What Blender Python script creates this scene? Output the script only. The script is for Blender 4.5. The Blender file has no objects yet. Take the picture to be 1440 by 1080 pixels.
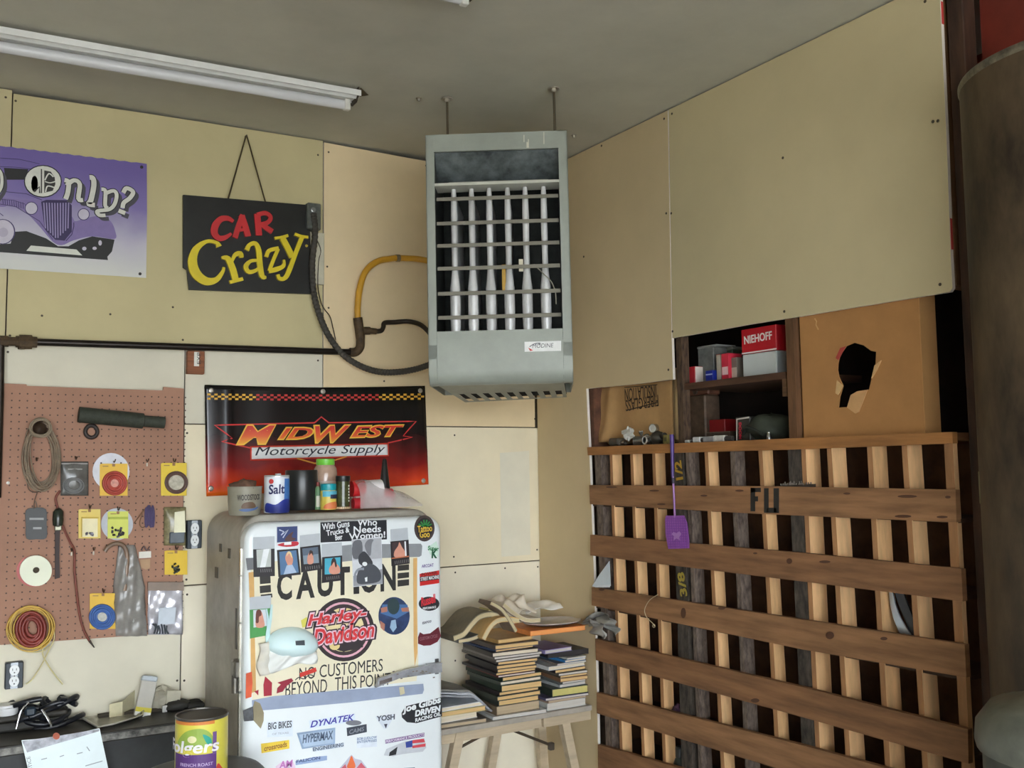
import bpy, bmesh, math, random
from mathutils import Vector, Matrix

# ------------------------------------------------------------------ camera, sky, light
S = bpy.context.scene
COL = S.collection
FPX, YAW, PITCH, ROLL = 1390.0, math.radians(30.91), math.radians(4.76), math.radians(-0.753)
CAMH = 1.70
cam = bpy.data.cameras.new('camera')
cam.sensor_width = 36.0
cam.lens = 36.0 * FPX / 1440.0
cam.clip_start = 0.05
camo = bpy.data.objects.new('camera', cam)
COL.objects.link(camo)
_F = Vector((math.sin(YAW)*math.cos(PITCH), math.cos(YAW)*math.cos(PITCH), math.sin(PITCH)))
_r = Vector((math.cos(YAW), -math.sin(YAW), 0))
_u = _r.cross(_F)
CR = _r*math.cos(ROLL) + _u*math.sin(ROLL)
CU = -_r*math.sin(ROLL) + _u*math.cos(ROLL)
CF = _F
CC = Vector((0, 0, CAMH))
camo.matrix_world = Matrix(((CR.x, CU.x, -CF.x, 0), (CR.y, CU.y, -CF.y, 0), (CR.z, CU.z, -CF.z, CAMH), (0, 0, 0, 1)))
S.camera = camo

SKY_STRENGTH = 5.2
EXPOSURE = 1.62
world = bpy.data.worlds.new('overcast_sky')
S.world = world
world.use_nodes = True
bg = world.node_tree.nodes['Background']
bg.inputs[0].default_value = (0.86, 0.93, 1.0, 1)
bg.inputs[1].default_value = SKY_STRENGTH
S.view_settings.view_transform = 'Standard'
S.view_settings.look = 'None'
S.view_settings.exposure = EXPOSURE
S.view_settings.gamma = 1.0
S.view_settings.use_curve_mapping = False

# door opening in the front wall: daylight comes in here (portal only guides sampling)
YB, XR, ZC = 4.0, 2.53, 3.12          # back wall, right wall, ceiling
XL, YF = -3.6, -3.0                    # left wall, front wall
DOOR = (-3.2, 1.9, 2.45)               # door opening x0, x1, height
pl = bpy.data.lights.new('door_portal', 'AREA')
pl.shape = 'RECTANGLE'
pl.size = DOOR[1]-DOOR[0]
pl.size_y = DOOR[2]
pl.cycles.is_portal = True
plo = bpy.data.objects.new('door_portal', pl)
COL.objects.link(plo)
plo.location = ((DOOR[0]+DOOR[1])/2, YF-0.02, DOOR[2]/2)
plo.rotation_euler = (math.radians(90), 0, math.radians(180))

# ------------------------------------------------------------------ helpers
random.seed(7)
R = random.random
def U(a, b): return a + (b-a)*R()

def lin(c):
    c = c/255.0
    return c/12.92 if c <= 0.04045 else ((c+0.055)/1.055)**2.4

_mc = {}
def mat(rgb, rough=0.6, metal=0.0, var=0.12, sc=9.0, bump=0.0, rgb2=None, stretch=None, alpha=None, trans=0.0, spec=0.5, coat=0.0):
    key = (tuple(rgb), rough, metal, var, sc, bump, rgb2 and tuple(rgb2), stretch, alpha, trans, spec, coat)
    if key in _mc: return _mc[key]
    m = bpy.data.materials.new('surface_%d' % len(_mc))
    m.use_nodes = True
    nt = m.node_tree
    b = nt.nodes['Principled BSDF']
    c1 = [lin(c) for c in rgb] + [1]
    b.inputs['Base Color'].default_value = c1
    b.inputs['Roughness'].default_value = rough
    b.inputs['Metallic'].default_value = metal
    b.inputs['Specular IOR Level'].default_value = spec
    if trans: b.inputs['Transmission Weight'].default_value = trans
    if alpha is not None: b.inputs['Alpha'].default_value = alpha
    if coat: b.inputs['Coat Weight'].default_value = coat
    if var > 0 or bump > 0:
        tc = nt.nodes.new('ShaderNodeTexCoord')
        mp = nt.nodes.new('ShaderNodeMapping')
        if stretch: mp.inputs['Scale'].default_value = stretch
        nz = nt.nodes.new('ShaderNodeTexNoise')
        nz.inputs['Scale'].default_value = sc
        nz.inputs['Detail'].default_value = 5
        nz.inputs['Roughness'].default_value = 0.62
        nt.links.new(tc.outputs['Object'], mp.inputs[0])
        nt.links.new(mp.outputs[0], nz.inputs['Vector'])
        rp = nt.nodes.new('ShaderNodeValToRGB')
        rp.color_ramp.elements[0].position = 0.32
        rp.color_ramp.elements[1].position = 0.68
        if rgb2 is None:
            rp.color_ramp.elements[0].color = [max(0, c*(1-1.6*var)) for c in c1[:3]] + [1]
            rp.color_ramp.elements[1].color = [min(1, c*(1+0.9*var)) for c in c1[:3]] + [1]
        else:
            rp.color_ramp.elements[0].color = c1
            rp.color_ramp.elements[1].color = [lin(c) for c in rgb2] + [1]
        nt.links.new(nz.outputs['Fac'], rp.inputs[0])
        nt.links.new(rp.outputs[0], b.inputs['Base Color'])
        if bump > 0:
            bp = nt.nodes.new('ShaderNodeBump')
            bp.inputs['Strength'].default_value = bump
            bp.inputs['Distance'].default_value = 0.01
            nt.links.new(nz.outputs['Fac'], bp.inputs['Height'])
            nt.links.new(bp.outputs[0], b.inputs['Normal'])
    _mc[key] = m
    return m

def P(r, g, b, rough=0.55): return mat((r, g, b), rough, var=0.05, sc=30)

def grad_mat(stops, axis, lo, hi, rough=0.4, noise=0.0, sc=5.0):
    """print whose ink changes along one local axis"""
    m = bpy.data.materials.new('printed_sheet')
    m.use_nodes = True
    nt = m.node_tree
    b = nt.nodes['Principled BSDF']
    b.inputs['Roughness'].default_value = rough
    tc = nt.nodes.new('ShaderNodeTexCoord')
    sp = nt.nodes.new('ShaderNodeSeparateXYZ')
    nt.links.new(tc.outputs['Object'], sp.inputs[0])
    mr = nt.nodes.new('ShaderNodeMapRange')
    mr.inputs['From Min'].default_value = lo
    mr.inputs['From Max'].default_value = hi
    nt.links.new(sp.outputs[axis], mr.inputs['Value'])
    src = mr.outputs[0]
    if noise:
        nz = nt.nodes.new('ShaderNodeTexNoise')
        nz.inputs['Scale'].default_value = sc
        nz.inputs['Detail'].default_value = 4
        nt.links.new(tc.outputs['Object'], nz.inputs['Vector'])
        ma = nt.nodes.new('ShaderNodeMath'); ma.operation = 'MULTIPLY_ADD'
        nt.links.new(nz.outputs['Fac'], ma.inputs[0])
        ma.inputs[1].default_value = noise
        mb = nt.nodes.new('ShaderNodeMath'); mb.operation = 'ADD'
        mb.inputs[1].default_value = -noise*0.5
        nt.links.new(src, mb.inputs[0])
        nt.links.new(mb.outputs[0], ma.inputs[2])
        src = ma.outputs[0]
    rp = nt.nodes.new('ShaderNodeValToRGB')
    while len(rp.color_ramp.elements) < len(stops): rp.color_ramp.elements.new(0.5)
    for e, (p, c) in zip(rp.color_ramp.elements, stops):
        e.position = p
        e.color = [lin(v) for v in c] + [1]
    nt.links.new(src, rp.inputs[0])
    nt.links.new(rp.outputs[0], b.inputs['Base Color'])
    return m

def cr(pts, n=6, closed=False):
    """Catmull-Rom through points of any dimension"""
    out = []
    N = len(pts)
    rng = range(N) if closed else range(N-1)
    for i in rng:
        g = (lambda k: pts[k % N]) if closed else (lambda k: pts[max(0, min(N-1, k))])
        p0, p1, p2, p3 = g(i-1), g(i), g(i+1), g(i+2)
        for j in range(n):
            t = j/n
            out.append(tuple(0.5*((2*b) + (-a+c)*t + (2*a-5*b+4*c-d)*t*t + (-a+3*b-3*c+d)*t**3) for a, b, c, d in zip(p0, p1, p2, p3)))
    if not closed: out.append(tuple(pts[-1]))
    return out

def ell(cx, cy, rx, ry, n=24, a0=0, a1=360, rot=0):
    o = []
    full = (a1-a0) >= 360
    for i in range(n if full else n+1):
        a = math.radians(a0 + (a1-a0)*i/n)
        x, y = rx*math.cos(a), ry*math.sin(a)
        c, s = math.cos(rot), math.sin(rot)
        o.append((cx + x*c - y*s, cy + x*s + y*c))
    return o

class MB:
    def __init__(s): s.v = []; s.f = []; s.m = []
    def add(s, vs, fs, mi=0):
        k = len(s.v)
        s.v += [tuple(v) for v in vs]
        s.f += [tuple(i+k for i in f) for f in fs]
        s.m += [mi]*len(fs)
        return s
    def box(s, x0, x1, y0, y1, z0, z1, mi=0, bev=0.0, seg=1):
        if bev <= 0:
            v = [(x0,y0,z0),(x1,y0,z0),(x1,y1,z0),(x0,y1,z0),(x0,y0,z1),(x1,y0,z1),(x1,y1,z1),(x0,y1,z1)]
            return s.add(v, [(0,3,2,1),(4,5,6,7),(0,1,5,4),(1,2,6,5),(2,3,7,6),(3,0,4,7)], mi)
        bm = bmesh.new()
        bmesh.ops.create_cube(bm, size=1.0)
        for v in bm.verts:
            v.co = Vector(((x0+x1)/2+v.co.x*(x1-x0), (y0+y1)/2+v.co.y*(y1-y0), (z0+z1)/2+v.co.z*(z1-z0)))
        bmesh.ops.bevel(bm, geom=list(bm.edges), offset=bev, segments=seg, profile=0.5, affect='EDGES')
        bm.verts.index_update()
        s.add([v.co[:] for v in bm.verts], [[v.index for v in f.verts] for f in bm.faces], mi)
        bm.free()
        return s
    def prism(s, pts, z0, z1, mi=0, ms=None, mb=None):
        n = len(pts)
        a = sum(pts[i][0]*pts[(i+1) % n][1]-pts[(i+1) % n][0]*pts[i][1] for i in range(n))
        if a < 0: pts = pts[::-1]
        k = len(s.v)
        s.v += [(x, y, z1) for x, y in pts] + [(x, y, z0) for x, y in pts]
        s.f.append(tuple(range(k, k+n))); s.m.append(mi)
        s.f.append(tuple(range(k+2*n-1, k+n-1, -1))); s.m.append(mi if mb is None else mb)
        for i in range(n):
            j = (i+1) % n
            s.f.append((k+i, k+n+i, k+n+j, k+j)); s.m.append(mi if ms is None else ms)
        return s
    def tube(s, pts, r, n=8, mi=0, closed=False, cap=True):
        pts = [Vector(p) for p in pts]
        N = len(pts)
        rs = r if isinstance(r, (list, tuple)) else [r]*N
        up = None
        k = len(s.v)
        for i, p in enumerate(pts):
            if closed: t = pts[(i+1) % N]-pts[i-1]
            else: t = pts[min(N-1, i+1)]-pts[max(0, i-1)]
            if t.length < 1e-9: t = Vector((0, 0, 1))
            t.normalize()
            if up is None:
                up = Vector((0, 0, 1)) if abs(t.z) < 0.9 else Vector((1, 0, 0))
            a = t.cross(up)
            if a.length < 1e-6: a = t.orthogonal()
            a.normalize(); b = a.cross(t); up = b
            for q in range(n):
                w = 2*math.pi*q/n
                s.v.append(tuple(p + a*math.cos(w)*rs[i] + b*math.sin(w)*rs[i]))
        for i in range(N if closed else N-1):
            j = (i+1) % N
            for q in range(n):
                q2 = (q+1) % n
                s.f.append((k+i*n+q, k+i*n+q2, k+j*n+q2, k+j*n+q)); s.m.append(mi)
        if cap and not closed:
            s.f.append(tuple(k+q for q in range(n))[::-1]); s.m.append(mi)
            s.f.append(tuple(k+(N-1)*n+q for q in range(n))); s.m.append(mi)
        return s
    def lathe(s, prof, n=20, mi=0, c=(0, 0, 0), axis='z', mis=None, sq=1.0):
        """prof: (radius, height) list; axis z or y(up in wall frames)"""
        k = len(s.v)
        for (r, h) in prof:
            for q in range(n):
                w = 2*math.pi*q/n
                x, y = r*math.cos(w), r*math.sin(w)*sq
                if axis == 'z': s.v.append((c[0]+x, c[1]+y, c[2]+h))
                elif axis == 'y': s.v.append((c[0]+x, c[1]+h, c[2]-y))
                else: s.v.append((c[0]+h, c[1]+x, c[2]+y))
        for i in range(len(prof)-1):
            for q in range(n):
                q2 = (q+1) % n
                s.f.append((k+i*n+q, k+i*n+q2, k+(i+1)*n+q2, k+(i+1)*n+q))
                s.m.append(mis[i] if mis else mi)
        if prof[0][0] > 1e-5:
            s.f.append(tuple(k+q for q in range(n))[::-1]); s.m.append(mis[0] if mis else mi)
        if prof[-1][0] > 1e-5:
            s.f.append(tuple(k+(len(prof)-1)*n+q for q in range(n))); s.m.append(mis[-1] if mis else mi)
        return s
    def rib(s, pts, w, z0, z1, mi=0):
        """flat brush stroke with width(s) w, extruded z0..z1"""
        N = len(pts)
        ws = w if isinstance(w, (list, tuple)) else [w]*N
        L, Rr = [], []
        for i in range(N):
            a = pts[max(0, i-1)]; b = pts[min(N-1, i+1)]
            dx, dy = b[0]-a[0], b[1]-a[1]
            l = math.hypot(dx, dy) or 1
            nx, ny = -dy/l*ws[i]/2, dx/l*ws[i]/2
            L.append((pts[i][0]+nx, pts[i][1]+ny)); Rr.append((pts[i][0]-nx, pts[i][1]-ny))
        for i in range(N-1):
            q = [L[i], Rr[i], Rr[i+1], L[i+1]]
            k = len(s.v)
            s.v += [(x, y, z1) for x, y in q] + [(x, y, z0) for x, y in q]
            s.f += [(k, k+1, k+2, k+3), (k+1, k+5, k+6, k+2), (k+3, k+7, k+4, k), (k+7, k+6, k+5, k+4)]
            s.m += [mi]*4
            if i == 0: s.f.append((k, k+4, k+5, k+1)); s.m.append(mi)
            if i == N-2: s.f.append((k+2, k+6, k+7, k+3)); s.m.append(mi)
        return s
    def grid(s, fn, nu, nv, mi=0, thick=0.0):
        k = len(s.v)
        for j in range(nv+1):
            for i in range(nu+1): s.v.append(tuple(fn(i/nu, j/nv)))
        for j in range(nv):
            for i in range(nu):
                a = k+j*(nu+1)+i
                s.f.append((a, a+1, a+nu+2, a+nu+1)); s.m.append(mi)
        return s
    def xf(s, M, k=0):
        for i in range(k, len(s.v)): s.v[i] = tuple(M @ Vector(s.v[i]))
        return s
    def fn(s, f, k=0):
        for i in range(k, len(s.v)): s.v[i] = tuple(f(*s.v[i]))
        return s
    def build(s, name, mats, parent=None, smooth=None, solid=0.0):
        me = bpy.data.meshes.new(name)
        me.from_pydata(s.v, [], s.f)
        if not isinstance(mats, (list, tuple)): mats = [mats]
        for m in mats: me.materials.append(m)
        if len(mats) > 1: me.polygons.foreach_set('material_index', s.m)
        if smooth:
            me.polygons.foreach_set('use_smooth', [True]*len(me.polygons))
            me.set_sharp_from_angle(angle=math.radians(smooth))
        me.update()
        o = bpy.data.objects.new(name, me)
        COL.objects.link(o)
        if parent is not None: o.parent = parent
        if solid:
            md = o.modifiers.new('thickness', 'SOLIDIFY'); md.thickness = solid; md.offset = 0
        return o

def tag(o, label=None, cat=None, group=None, kind=None):
    if label: o['label'] = label
    if cat: o['category'] = cat
    if group: o['group'] = group
    if kind: o['kind'] = kind
    return o

class Plane:
    """vertical measuring plane: point, horizontal right vector, normal towards the room"""
    def __init__(s, p, r):
        s.p = Vector(p); s.r = Vector(r).normalized(); s.n = s.r.cross(Vector((0, 0, 1)))
    def hit(s, x, y, off=0.0):
        d = CF + CR*((x-720)/FPX) - CU*((y-540)/FPX)
        t = ((s.p + s.n*off) - CC).dot(s.n)/d.dot(s.n)
        return CC + d*t
def zhit(x, y, z):
    d = CF + CR*((x-720)/FPX) - CU*((y-540)/FPX)
    return CC + d*((z-CAMH)/d.z)

BACK = Plane((0, YB, 0), (1, 0, 0))
RIGHT = Plane((XR, 0, 0), (0, -1, 0))

class Th:
    """a thing: Empty at its base, local x right, y up, z out of the plane it hangs on"""
    def __init__(s, name, label, cat, plane, px, py, off=0.0, group=None, kind=None, at=None):
        s.pl = plane
        o = bpy.data.objects.new(name, None)
        o.empty_display_size = 0.05
        COL.objects.link(o)
        s.o = o
        s.P = Vector(at) if at is not None else plane.hit(px, py, off)
        r, n = plane.r, plane.n
        o.matrix_world = Matrix(((r.x, 0, n.x, s.P.x), (r.y, 0, n.y, s.P.y), (0, 1, 0, s.P.z), (0, 0, 0, 1)))
        tag(o, label, cat, group, kind)
        s.p0 = plane.p
    def L(s, x, y, z=0.0):
        q = Plane(s.P, s.pl.r).hit(x, y, z) - s.P
        return (q.dot(s.pl.r), q.z)
    def Ls(s, pts, z=0.0): return [s.L(x, y, z) for x, y in pts]
    def sc(s, x, y): # metres per pixel near a pixel
        a = s.L(x, y); b = s.L(x+4, y)
        return math.hypot(a[0]-b[0], a[1]-b[1])/4
    def part(s, name, mb, mats, parent=None, smooth=None, label=None, kind=None, solid=0.0):
        o = mb.build(name, mats, parent or s.o, smooth, solid)
        if label: o['label'] = label
        if kind: o['kind'] = kind
        return o

_tc = {}
def text_raw(body, bold=0.0, shear=0.0, ext=0.02):
    key = (body, bold, shear, ext)
    if key not in _tc:
        cu = bpy.data.curves.new('lettering', 'FONT')
        cu.body = body; cu.offset = bold; cu.shear = shear; cu.extrude = ext
        cu.resolution_u = 3; cu.fill_mode = 'FRONT' if ext == 0 else 'BOTH'
        ob = bpy.data.objects.new('lettering', cu)
        COL.objects.link(ob)
        me = bpy.data.meshes.new_from_object(ob.evaluated_get(bpy.context.evaluated_depsgraph_get()))
        vs = [v.co[:] for v in me.vertices]; fs = [tuple(p.vertices) for p in me.polygons]
        bpy.data.objects.remove(ob); bpy.data.curves.remove(cu); bpy.data.meshes.remove(me)
        _tc[key] = (vs, fs)
    return _tc[key]

def put_text(mb, body, a, b, h, z=0.001, bold=0.0, shear=0.0, t=0.0006, mi=0, flip=False):
    """lettering between local baseline points a and b with height h"""
    vs, fs = text_raw(body, bold, shear, 0.02 if t > 0 else 0)
    x0 = min(v[0] for v in vs); x1 = max(v[0] for v in vs)
    y0 = min(v[1] for v in vs); y1 = max(v[1] for v in vs)
    zs = max(v[2] for v in vs) or 1
    dx, dy = b[0]-a[0], b[1]-a[1]
    w = math.hypot(dx, dy)
    ux, uy = dx/w, dy/w
    out = []
    for v in vs:
        p = (v[0]-x0)/(x1-x0)*w; q = (v[1]-y0)/(y1-y0)*h
        out.append((a[0]+ux*p-uy*q, a[1]+uy*p+ux*q, z + (v[2]/zs*t*0.5 if t > 0 else 0)))
    mb.add(out, fs, mi)
    return mb

def T(th, name, body, a, b, hpx, m, z=0.001, bold=0.02, shear=0.0, t=0.0005, parent=None, label=None):
    A, B = th.L(*a), th.L(*b)
    h = hpx*th.sc((a[0]+b[0])/2, (a[1]+b[1])/2)
    return th.part(name, put_text(MB(), body, A, B, h, z, bold, shear, t), m, parent, label=label)

def sheet(th, name, pts, m, z=0.0005, t=0.0006, parent=None, label=None):
    return th.part(name, MB().prism(th.Ls(pts), z-t, z), m, parent, label=label)

def struct(name, mb, mats, parent=None, smooth=None):
    o = mb.build(name, mats, parent, smooth)
    o['kind'] = 'structure'
    return o

def wood(r, g, b, st=(1, 12, 1), rough=0.75, var=0.28, sc=4.0, bump=0.15):
    return mat((r, g, b), rough, var=var, sc=sc, stretch=st, bump=bump)

# ------------------------------------------------------------------ the room shell
m_floor = mat((160, 156, 148), 0.8, var=0.2, sc=3)
m_ceil = mat((186, 183, 168), 0.9, var=0.07, sc=2.5, bump=0.05)
m_stud = wood(120, 84, 52, (3, 3, 1))
m_old = wood(74, 60, 50, (8, 1, 8), var=0.4, sc=6)
m_gyp_edge = mat((236, 226, 214), 0.9, var=0.06)
m_back = mat((120, 105, 84), 0.9, var=0.25, sc=4)
m_nail = mat((70, 60, 46), 0.6, var=0)

struct('floor', MB().box(XL-0.2, 3.5, YF-0.2, YB+0.3, -0.12, 0), m_floor)
struct('ground', MB().box(-30, 30, YF-40, YF-0.2, -0.16, -0.02), mat((190, 187, 180), 0.9, var=0.1, sc=1))
ceil = struct('ceiling', MB().box(XL-0.2, 3.5, YF-0.2, YB+0.3, ZC, ZC+0.12), m_ceil)
wl = struct('wall_left', MB().box(XL-0.15, XL, YF, YB+0.3, 0, ZC), mat((120, 108, 88), 0.9, var=0.1))
fw = MB()
fw.box(XL-0.15, DOOR[0], YF-0.15, YF, 0, ZC).box(DOOR[1], 3.5, YF-0.15, YF, 0, ZC).box(DOOR[0], DOOR[1], YF-0.15, YF, DOOR[2], ZC)
struct('wall_front', fw, mat((176, 160, 130), 0.9, var=0.1))

# back wall: framing behind, plasterboard sheets in front of it
wb = struct('wall_back', MB().box(XL-0.15, 3.5, YB+0.05, YB+0.2, 0, ZC), m_back)
def bx(px, py=500): return BACK.hit(px, py).x
xs1, xs2, xs3 = bx(13, 300), bx(454.5, 350), bx(254.5, 900)
zp = BACK.hit(250, 488).z
z1, z2 = 1.883, 1.254
g = 0.0025
def gyp(rgb, v=0.06): return mat(rgb, 0.85, var=v, sc=2.2, bump=0.04)
mA = gyp((198, 186, 146)); mB_ = gyp((196, 184, 142)); mC = gyp((228, 206, 166)); mD = gyp((216, 210, 190)); mE = gyp((236, 224, 194)); mF = gyp((240, 231, 208))
CX = XR + 0.02
def dsheet(poly, m, parent=wb):
    mb = MB()
    mb.prism(poly, 0, 0.0125, 0, ms=1)
    mb.xf(Matrix(((1, 0, 0, 0), (0, 0, -1, YB+0.0125), (0, 1, 0, 0), (0, 0, 0, 1))))
    o = mb.build('drywall_sheet', [m, m_gyp_edge], parent)
    return o
def rect(x0, x1, y0, y1): return [(x0, y0), (x1, y0), (x1, y1), (x0, y1)]
top = ZC-0.006
dsheet(rect(XL, xs1-g, zp+g, top), mA)
dsheet([(xs1+g, zp+g), (xs2-g, zp+g), (xs2-g, top+0.002), (xs1+0.5, top-0.004), (xs1+g, top-0.012)], mB_)
dsheet([(xs2+g, z1+g), (CX-0.03, z1+g), (CX-0.03, top-0.025), (xs2+g, top-0.004)], mC)
dsheet(rect(xs3+g, xs2-g, z1+g, zp-g), mD)
dsheet(rect(XL, xs3-g, 0.0, zp-g), mD)
dsheet(rect(xs3+g, CX, z2+g, z1-g), mE)
dsheet(rect(xs3+g, CX, 0.0, z2-g), mF)
# paler rectangle left where something used to hang
pp = [BACK.hit(x, y) for x, y in ((703, 637), (744, 634), (746, 780), (705, 783))]
MB().prism([(p.x, p.z) for p in pp], 0, 0.0006).xf(Matrix(((1, 0, 0, 0), (0, 0, -1, YB-0.0002), (0, 1, 0, 0), (0, 0, 0, 1)))).build('paper_patch', mat((226, 220, 200), 0.8, var=0.03), wb)
nb = MB()
for x, y in ((8, 137), (22, 142), (447, 218), (462, 214), (599, 233), (11, 495), (14, 472), (447, 507), (460, 375), (462, 433), (257, 478), (263, 609), (639, 612), (638, 783), (640, 805), (710, 799), (755, 773), (756, 797), (752, 589), (155, 442), (243, 432), (59, 444), (249, 957), (259, 957), (262, 815), (263, 836), (540, 536), (1, 577), (640, 929)):
    p = BACK.hit(x, y)
    nb.lathe([(0.0045, -0.001), (0.0045, 0.0008), (0.002, 0.0014)], 8, c=(p.x, YB, p.z), axis='y')
    k = len(nb.v)-24
    for i in range(k, len(nb.v)):
        v = nb.v[i]; nb.v[i] = (v[0], YB-(v[1]-YB), p.z-(v[2]-p.z)) if False else (p.x+(v[0]-p.x), YB-0.0005-abs(v[1]-YB), p.z+(v[2]-p.z))
o = nb.build('nail_head', m_nail, wb); o['kind'] = 'stuff'

# right wall: red boarded back, studs, plasterboard in front
XBK = 3.15
wr = struct('wall_right', MB().box(XBK, XBK+0.12, YF-0.2, YB+0.3, 0, ZC), mat((116, 40, 26), 0.75, var=0.2, sc=5))
m_gr = mat((204, 189, 150), 0.9, var=0.05, sc=2.0, bump=0.04)
def rsheet(pts, m=m_gr):
    poly = []
    for q in pts:
        if len(q) == 3: p = RIGHT.hit(q[0], q[1]); poly.append((-p.y, q[2]))
        else: p = RIGHT.hit(*q); poly.append((-p.y, p.z))
    mb = MB().prism(poly, -0.0125, 0.0, 0, ms=1)
    mb.xf(Matrix(((0, 0, -1, XR), (-1, 0, 0, 0), (0, 1, 0, 0), (0, 0, 0, 1))))
    return mb.build('drywall_sheet', [m, m_gyp_edge], wr)
rsheet([(756, 600, ZC-0.006), (939, 157, ZC-0.006), (944.5, 475), (946.5, 533.5), (925, 536), (890, 540.5), (824.5, 546.5), (829, 640), (835, 800), (840, 1000), (840, 1000, 0.0), (756, 600, 0.0)], mat((209, 188, 149), 0.9, var=0.05, sc=2.0, bump=0.04))
rsheet([(940.5, 157, ZC-0.006), (1322, 0, ZC-0.006), (1322, 0), (1331, 194), (1337, 360), (1339.5, 405), (1336, 410.5), (1280, 419.5), (1190, 434), (1119, 446), (1060, 455), (1000, 466), (945.5, 475.5)])
nb = MB()
for x, y in ((945, 160), (934, 167), (846, 205), (821, 361), (937, 300), (944, 300), (1101, 222), (1312, 171), (1319, 170), (1322, 400), (1103, 438), (1301, 2), (946, 466), (940, 520)):
    p = RIGHT.hit(x, y)
    nb.tube([(XR+0.001, p.y, p.z), (XR-0.0012, p.y, p.z)], 0.005, 8)
o = nb.build('nail_head', m_nail, wr); o['kind'] = 'stuff'
# red-marked torn paper left on the sheet edge
rb = MB()
for ya, yb in ((0, 32), (116, 148), (199, 222), (306, 350)):
    a = RIGHT.hit(1325+ya*0.041, ya); b = RIGHT.hit(1325+yb*0.041, yb)
    e = RIGHT.hit(1321.7+(ya+yb)*0.021, (ya+yb)/2).y
    rb.box(XR+0.003, XR+0.0125, e-0.0016, e-0.0002, b.z, a.z)
rb.build('edge_paper', mat((196, 60, 56), 0.8), wr)
# studs behind the sheets and the old jamb at the end of the wall
def stud(y0, y1, x0, x1, z0, z1, m=m_stud, name='stud'):
    return MB().box(x0, x1, y0, y1, z0, z1, bev=0.003).build(name, m, wr)
for yy in (3.6, 3.2): stud(yy+0.02, yy+0.058, XR+0.014, XR+0.10, 2.25, ZC)
stud(1.755, 1.80, XR+0.014, XR+0.10, 2.2, ZC)
stud(1.690, 1.742, XR+0.016, XR+0.075, 0, ZC, wood(66, 42, 29, (6, 6, 1), var=0.45), 'door_jamb')
struct('trim_1', MB().box(XR+0.09, XR+0.13, 0.4, 1.685, 2.79, ZC-0.002), mat((116, 40, 26), 0.75, var=0.2, sc=5))

# ------------------------------------------------------------------ strip lights on the ceiling
m_white = mat((222, 222, 218), 0.45, var=0.06, sc=12)
def strip_light(x1, y, label):
    o = bpy.data.objects.new('fluorescent_light', None)
    COL.objects.link(o)
    o.location = (x1, y, ZC); o.rotation_euler = (0, 0, math.radians(-2.5))
    tag(o, label, 'light', 'strip lights on the ceiling')
    Ln = 2.42
    MB().box(-Ln, -0.01, -0.024, 0.024, -0.034, 0, bev=0.003).build('channel', m_white, o)
    rf = MB()
    for s in (-1, 1):
        rf.add([(-Ln, s*0.024, -0.034), (0, s*0.024, -0.034), (0, s*0.052, -0.014), (-Ln, s*0.052, -0.014), (-Ln, s*0.024, -0.037), (0, s*0.024, -0.037), (0, s*0.054, -0.016), (-Ln, s*0.054, -0.016)],
               [(0, 1, 2, 3), (4, 7, 6, 5), (0, 4, 5, 1), (1, 5, 6, 2), (2, 6, 7, 3), (3, 7, 4, 0)])
        rf.box(-Ln, 0, min(s*0.052, s*0.055), max(s*0.052, s*0.055), -0.034, -0.012)
    rf.build('reflector', m_white, o)
    MB().tube([(-Ln+0.05, 0, -0.058), (-0.05, 0, -0.058)], 0.0185, 16).build('tube', mat((206, 206, 208), 0.2, var=0.02), o, 60)
    MB().box(-0.05, -0.026, -0.012, 0.012, -0.078, -0.036, bev=0.003).build('lamp_holder', mat((206, 204, 196), 0.5), o)
    MB().prism([(-0.052, -0.03), (-0.024, -0.05), (0.024, -0.05), (0.052, -0.03), (0.052, 0), (-0.052, 0)], 0, 0.004).xf(Matrix(((0, 0, 1, -0.01), (1, 0, 0, 0), (0, 1, 0, 0), (0, 0, 0, 1)))).build('end_cap', mat((66, 58, 44), 0.7, var=0.2), o)
    MB().add([(0.0, -0.05, -0.003), (0.05, 0.005, -0.003), (0, 0.06, -0.003), (0, -0.05, -0.001), (0.05, 0.005, -0.001), (0, 0.06, -0.001)], [(0, 2, 1), (3, 4, 5), (0, 1, 4, 3), (1, 2, 5, 4), (2, 0, 3, 5)]).build('bare_patch', mat((96, 84, 62), 0.9), o)
    return o
strip_light(1.375, 3.415, 'long unlit white strip light on the ceiling above the poster and sign')
strip_light(1.36, 2.45, 'strip light with only one white corner showing at the top edge')
# screw eyes and old holes on the ceiling
for x, y, lb in ((589, 138, 'small screw in the ceiling left of the heater rods'), (807, 190, 'small screw in the ceiling at the right of the heater')):
    p = zhit(x, y, ZC)
    o = MB().lathe([(0.012, 0), (0.012, -0.002), (0.006, -0.003), (0.005, -0.012), (0.0, -0.013)], 10).build('ceiling_screw', mat((170, 165, 150), 0.4, metal=0.6), None, 40)
    o.location = p; tag(o, lb, 'screw')

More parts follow.
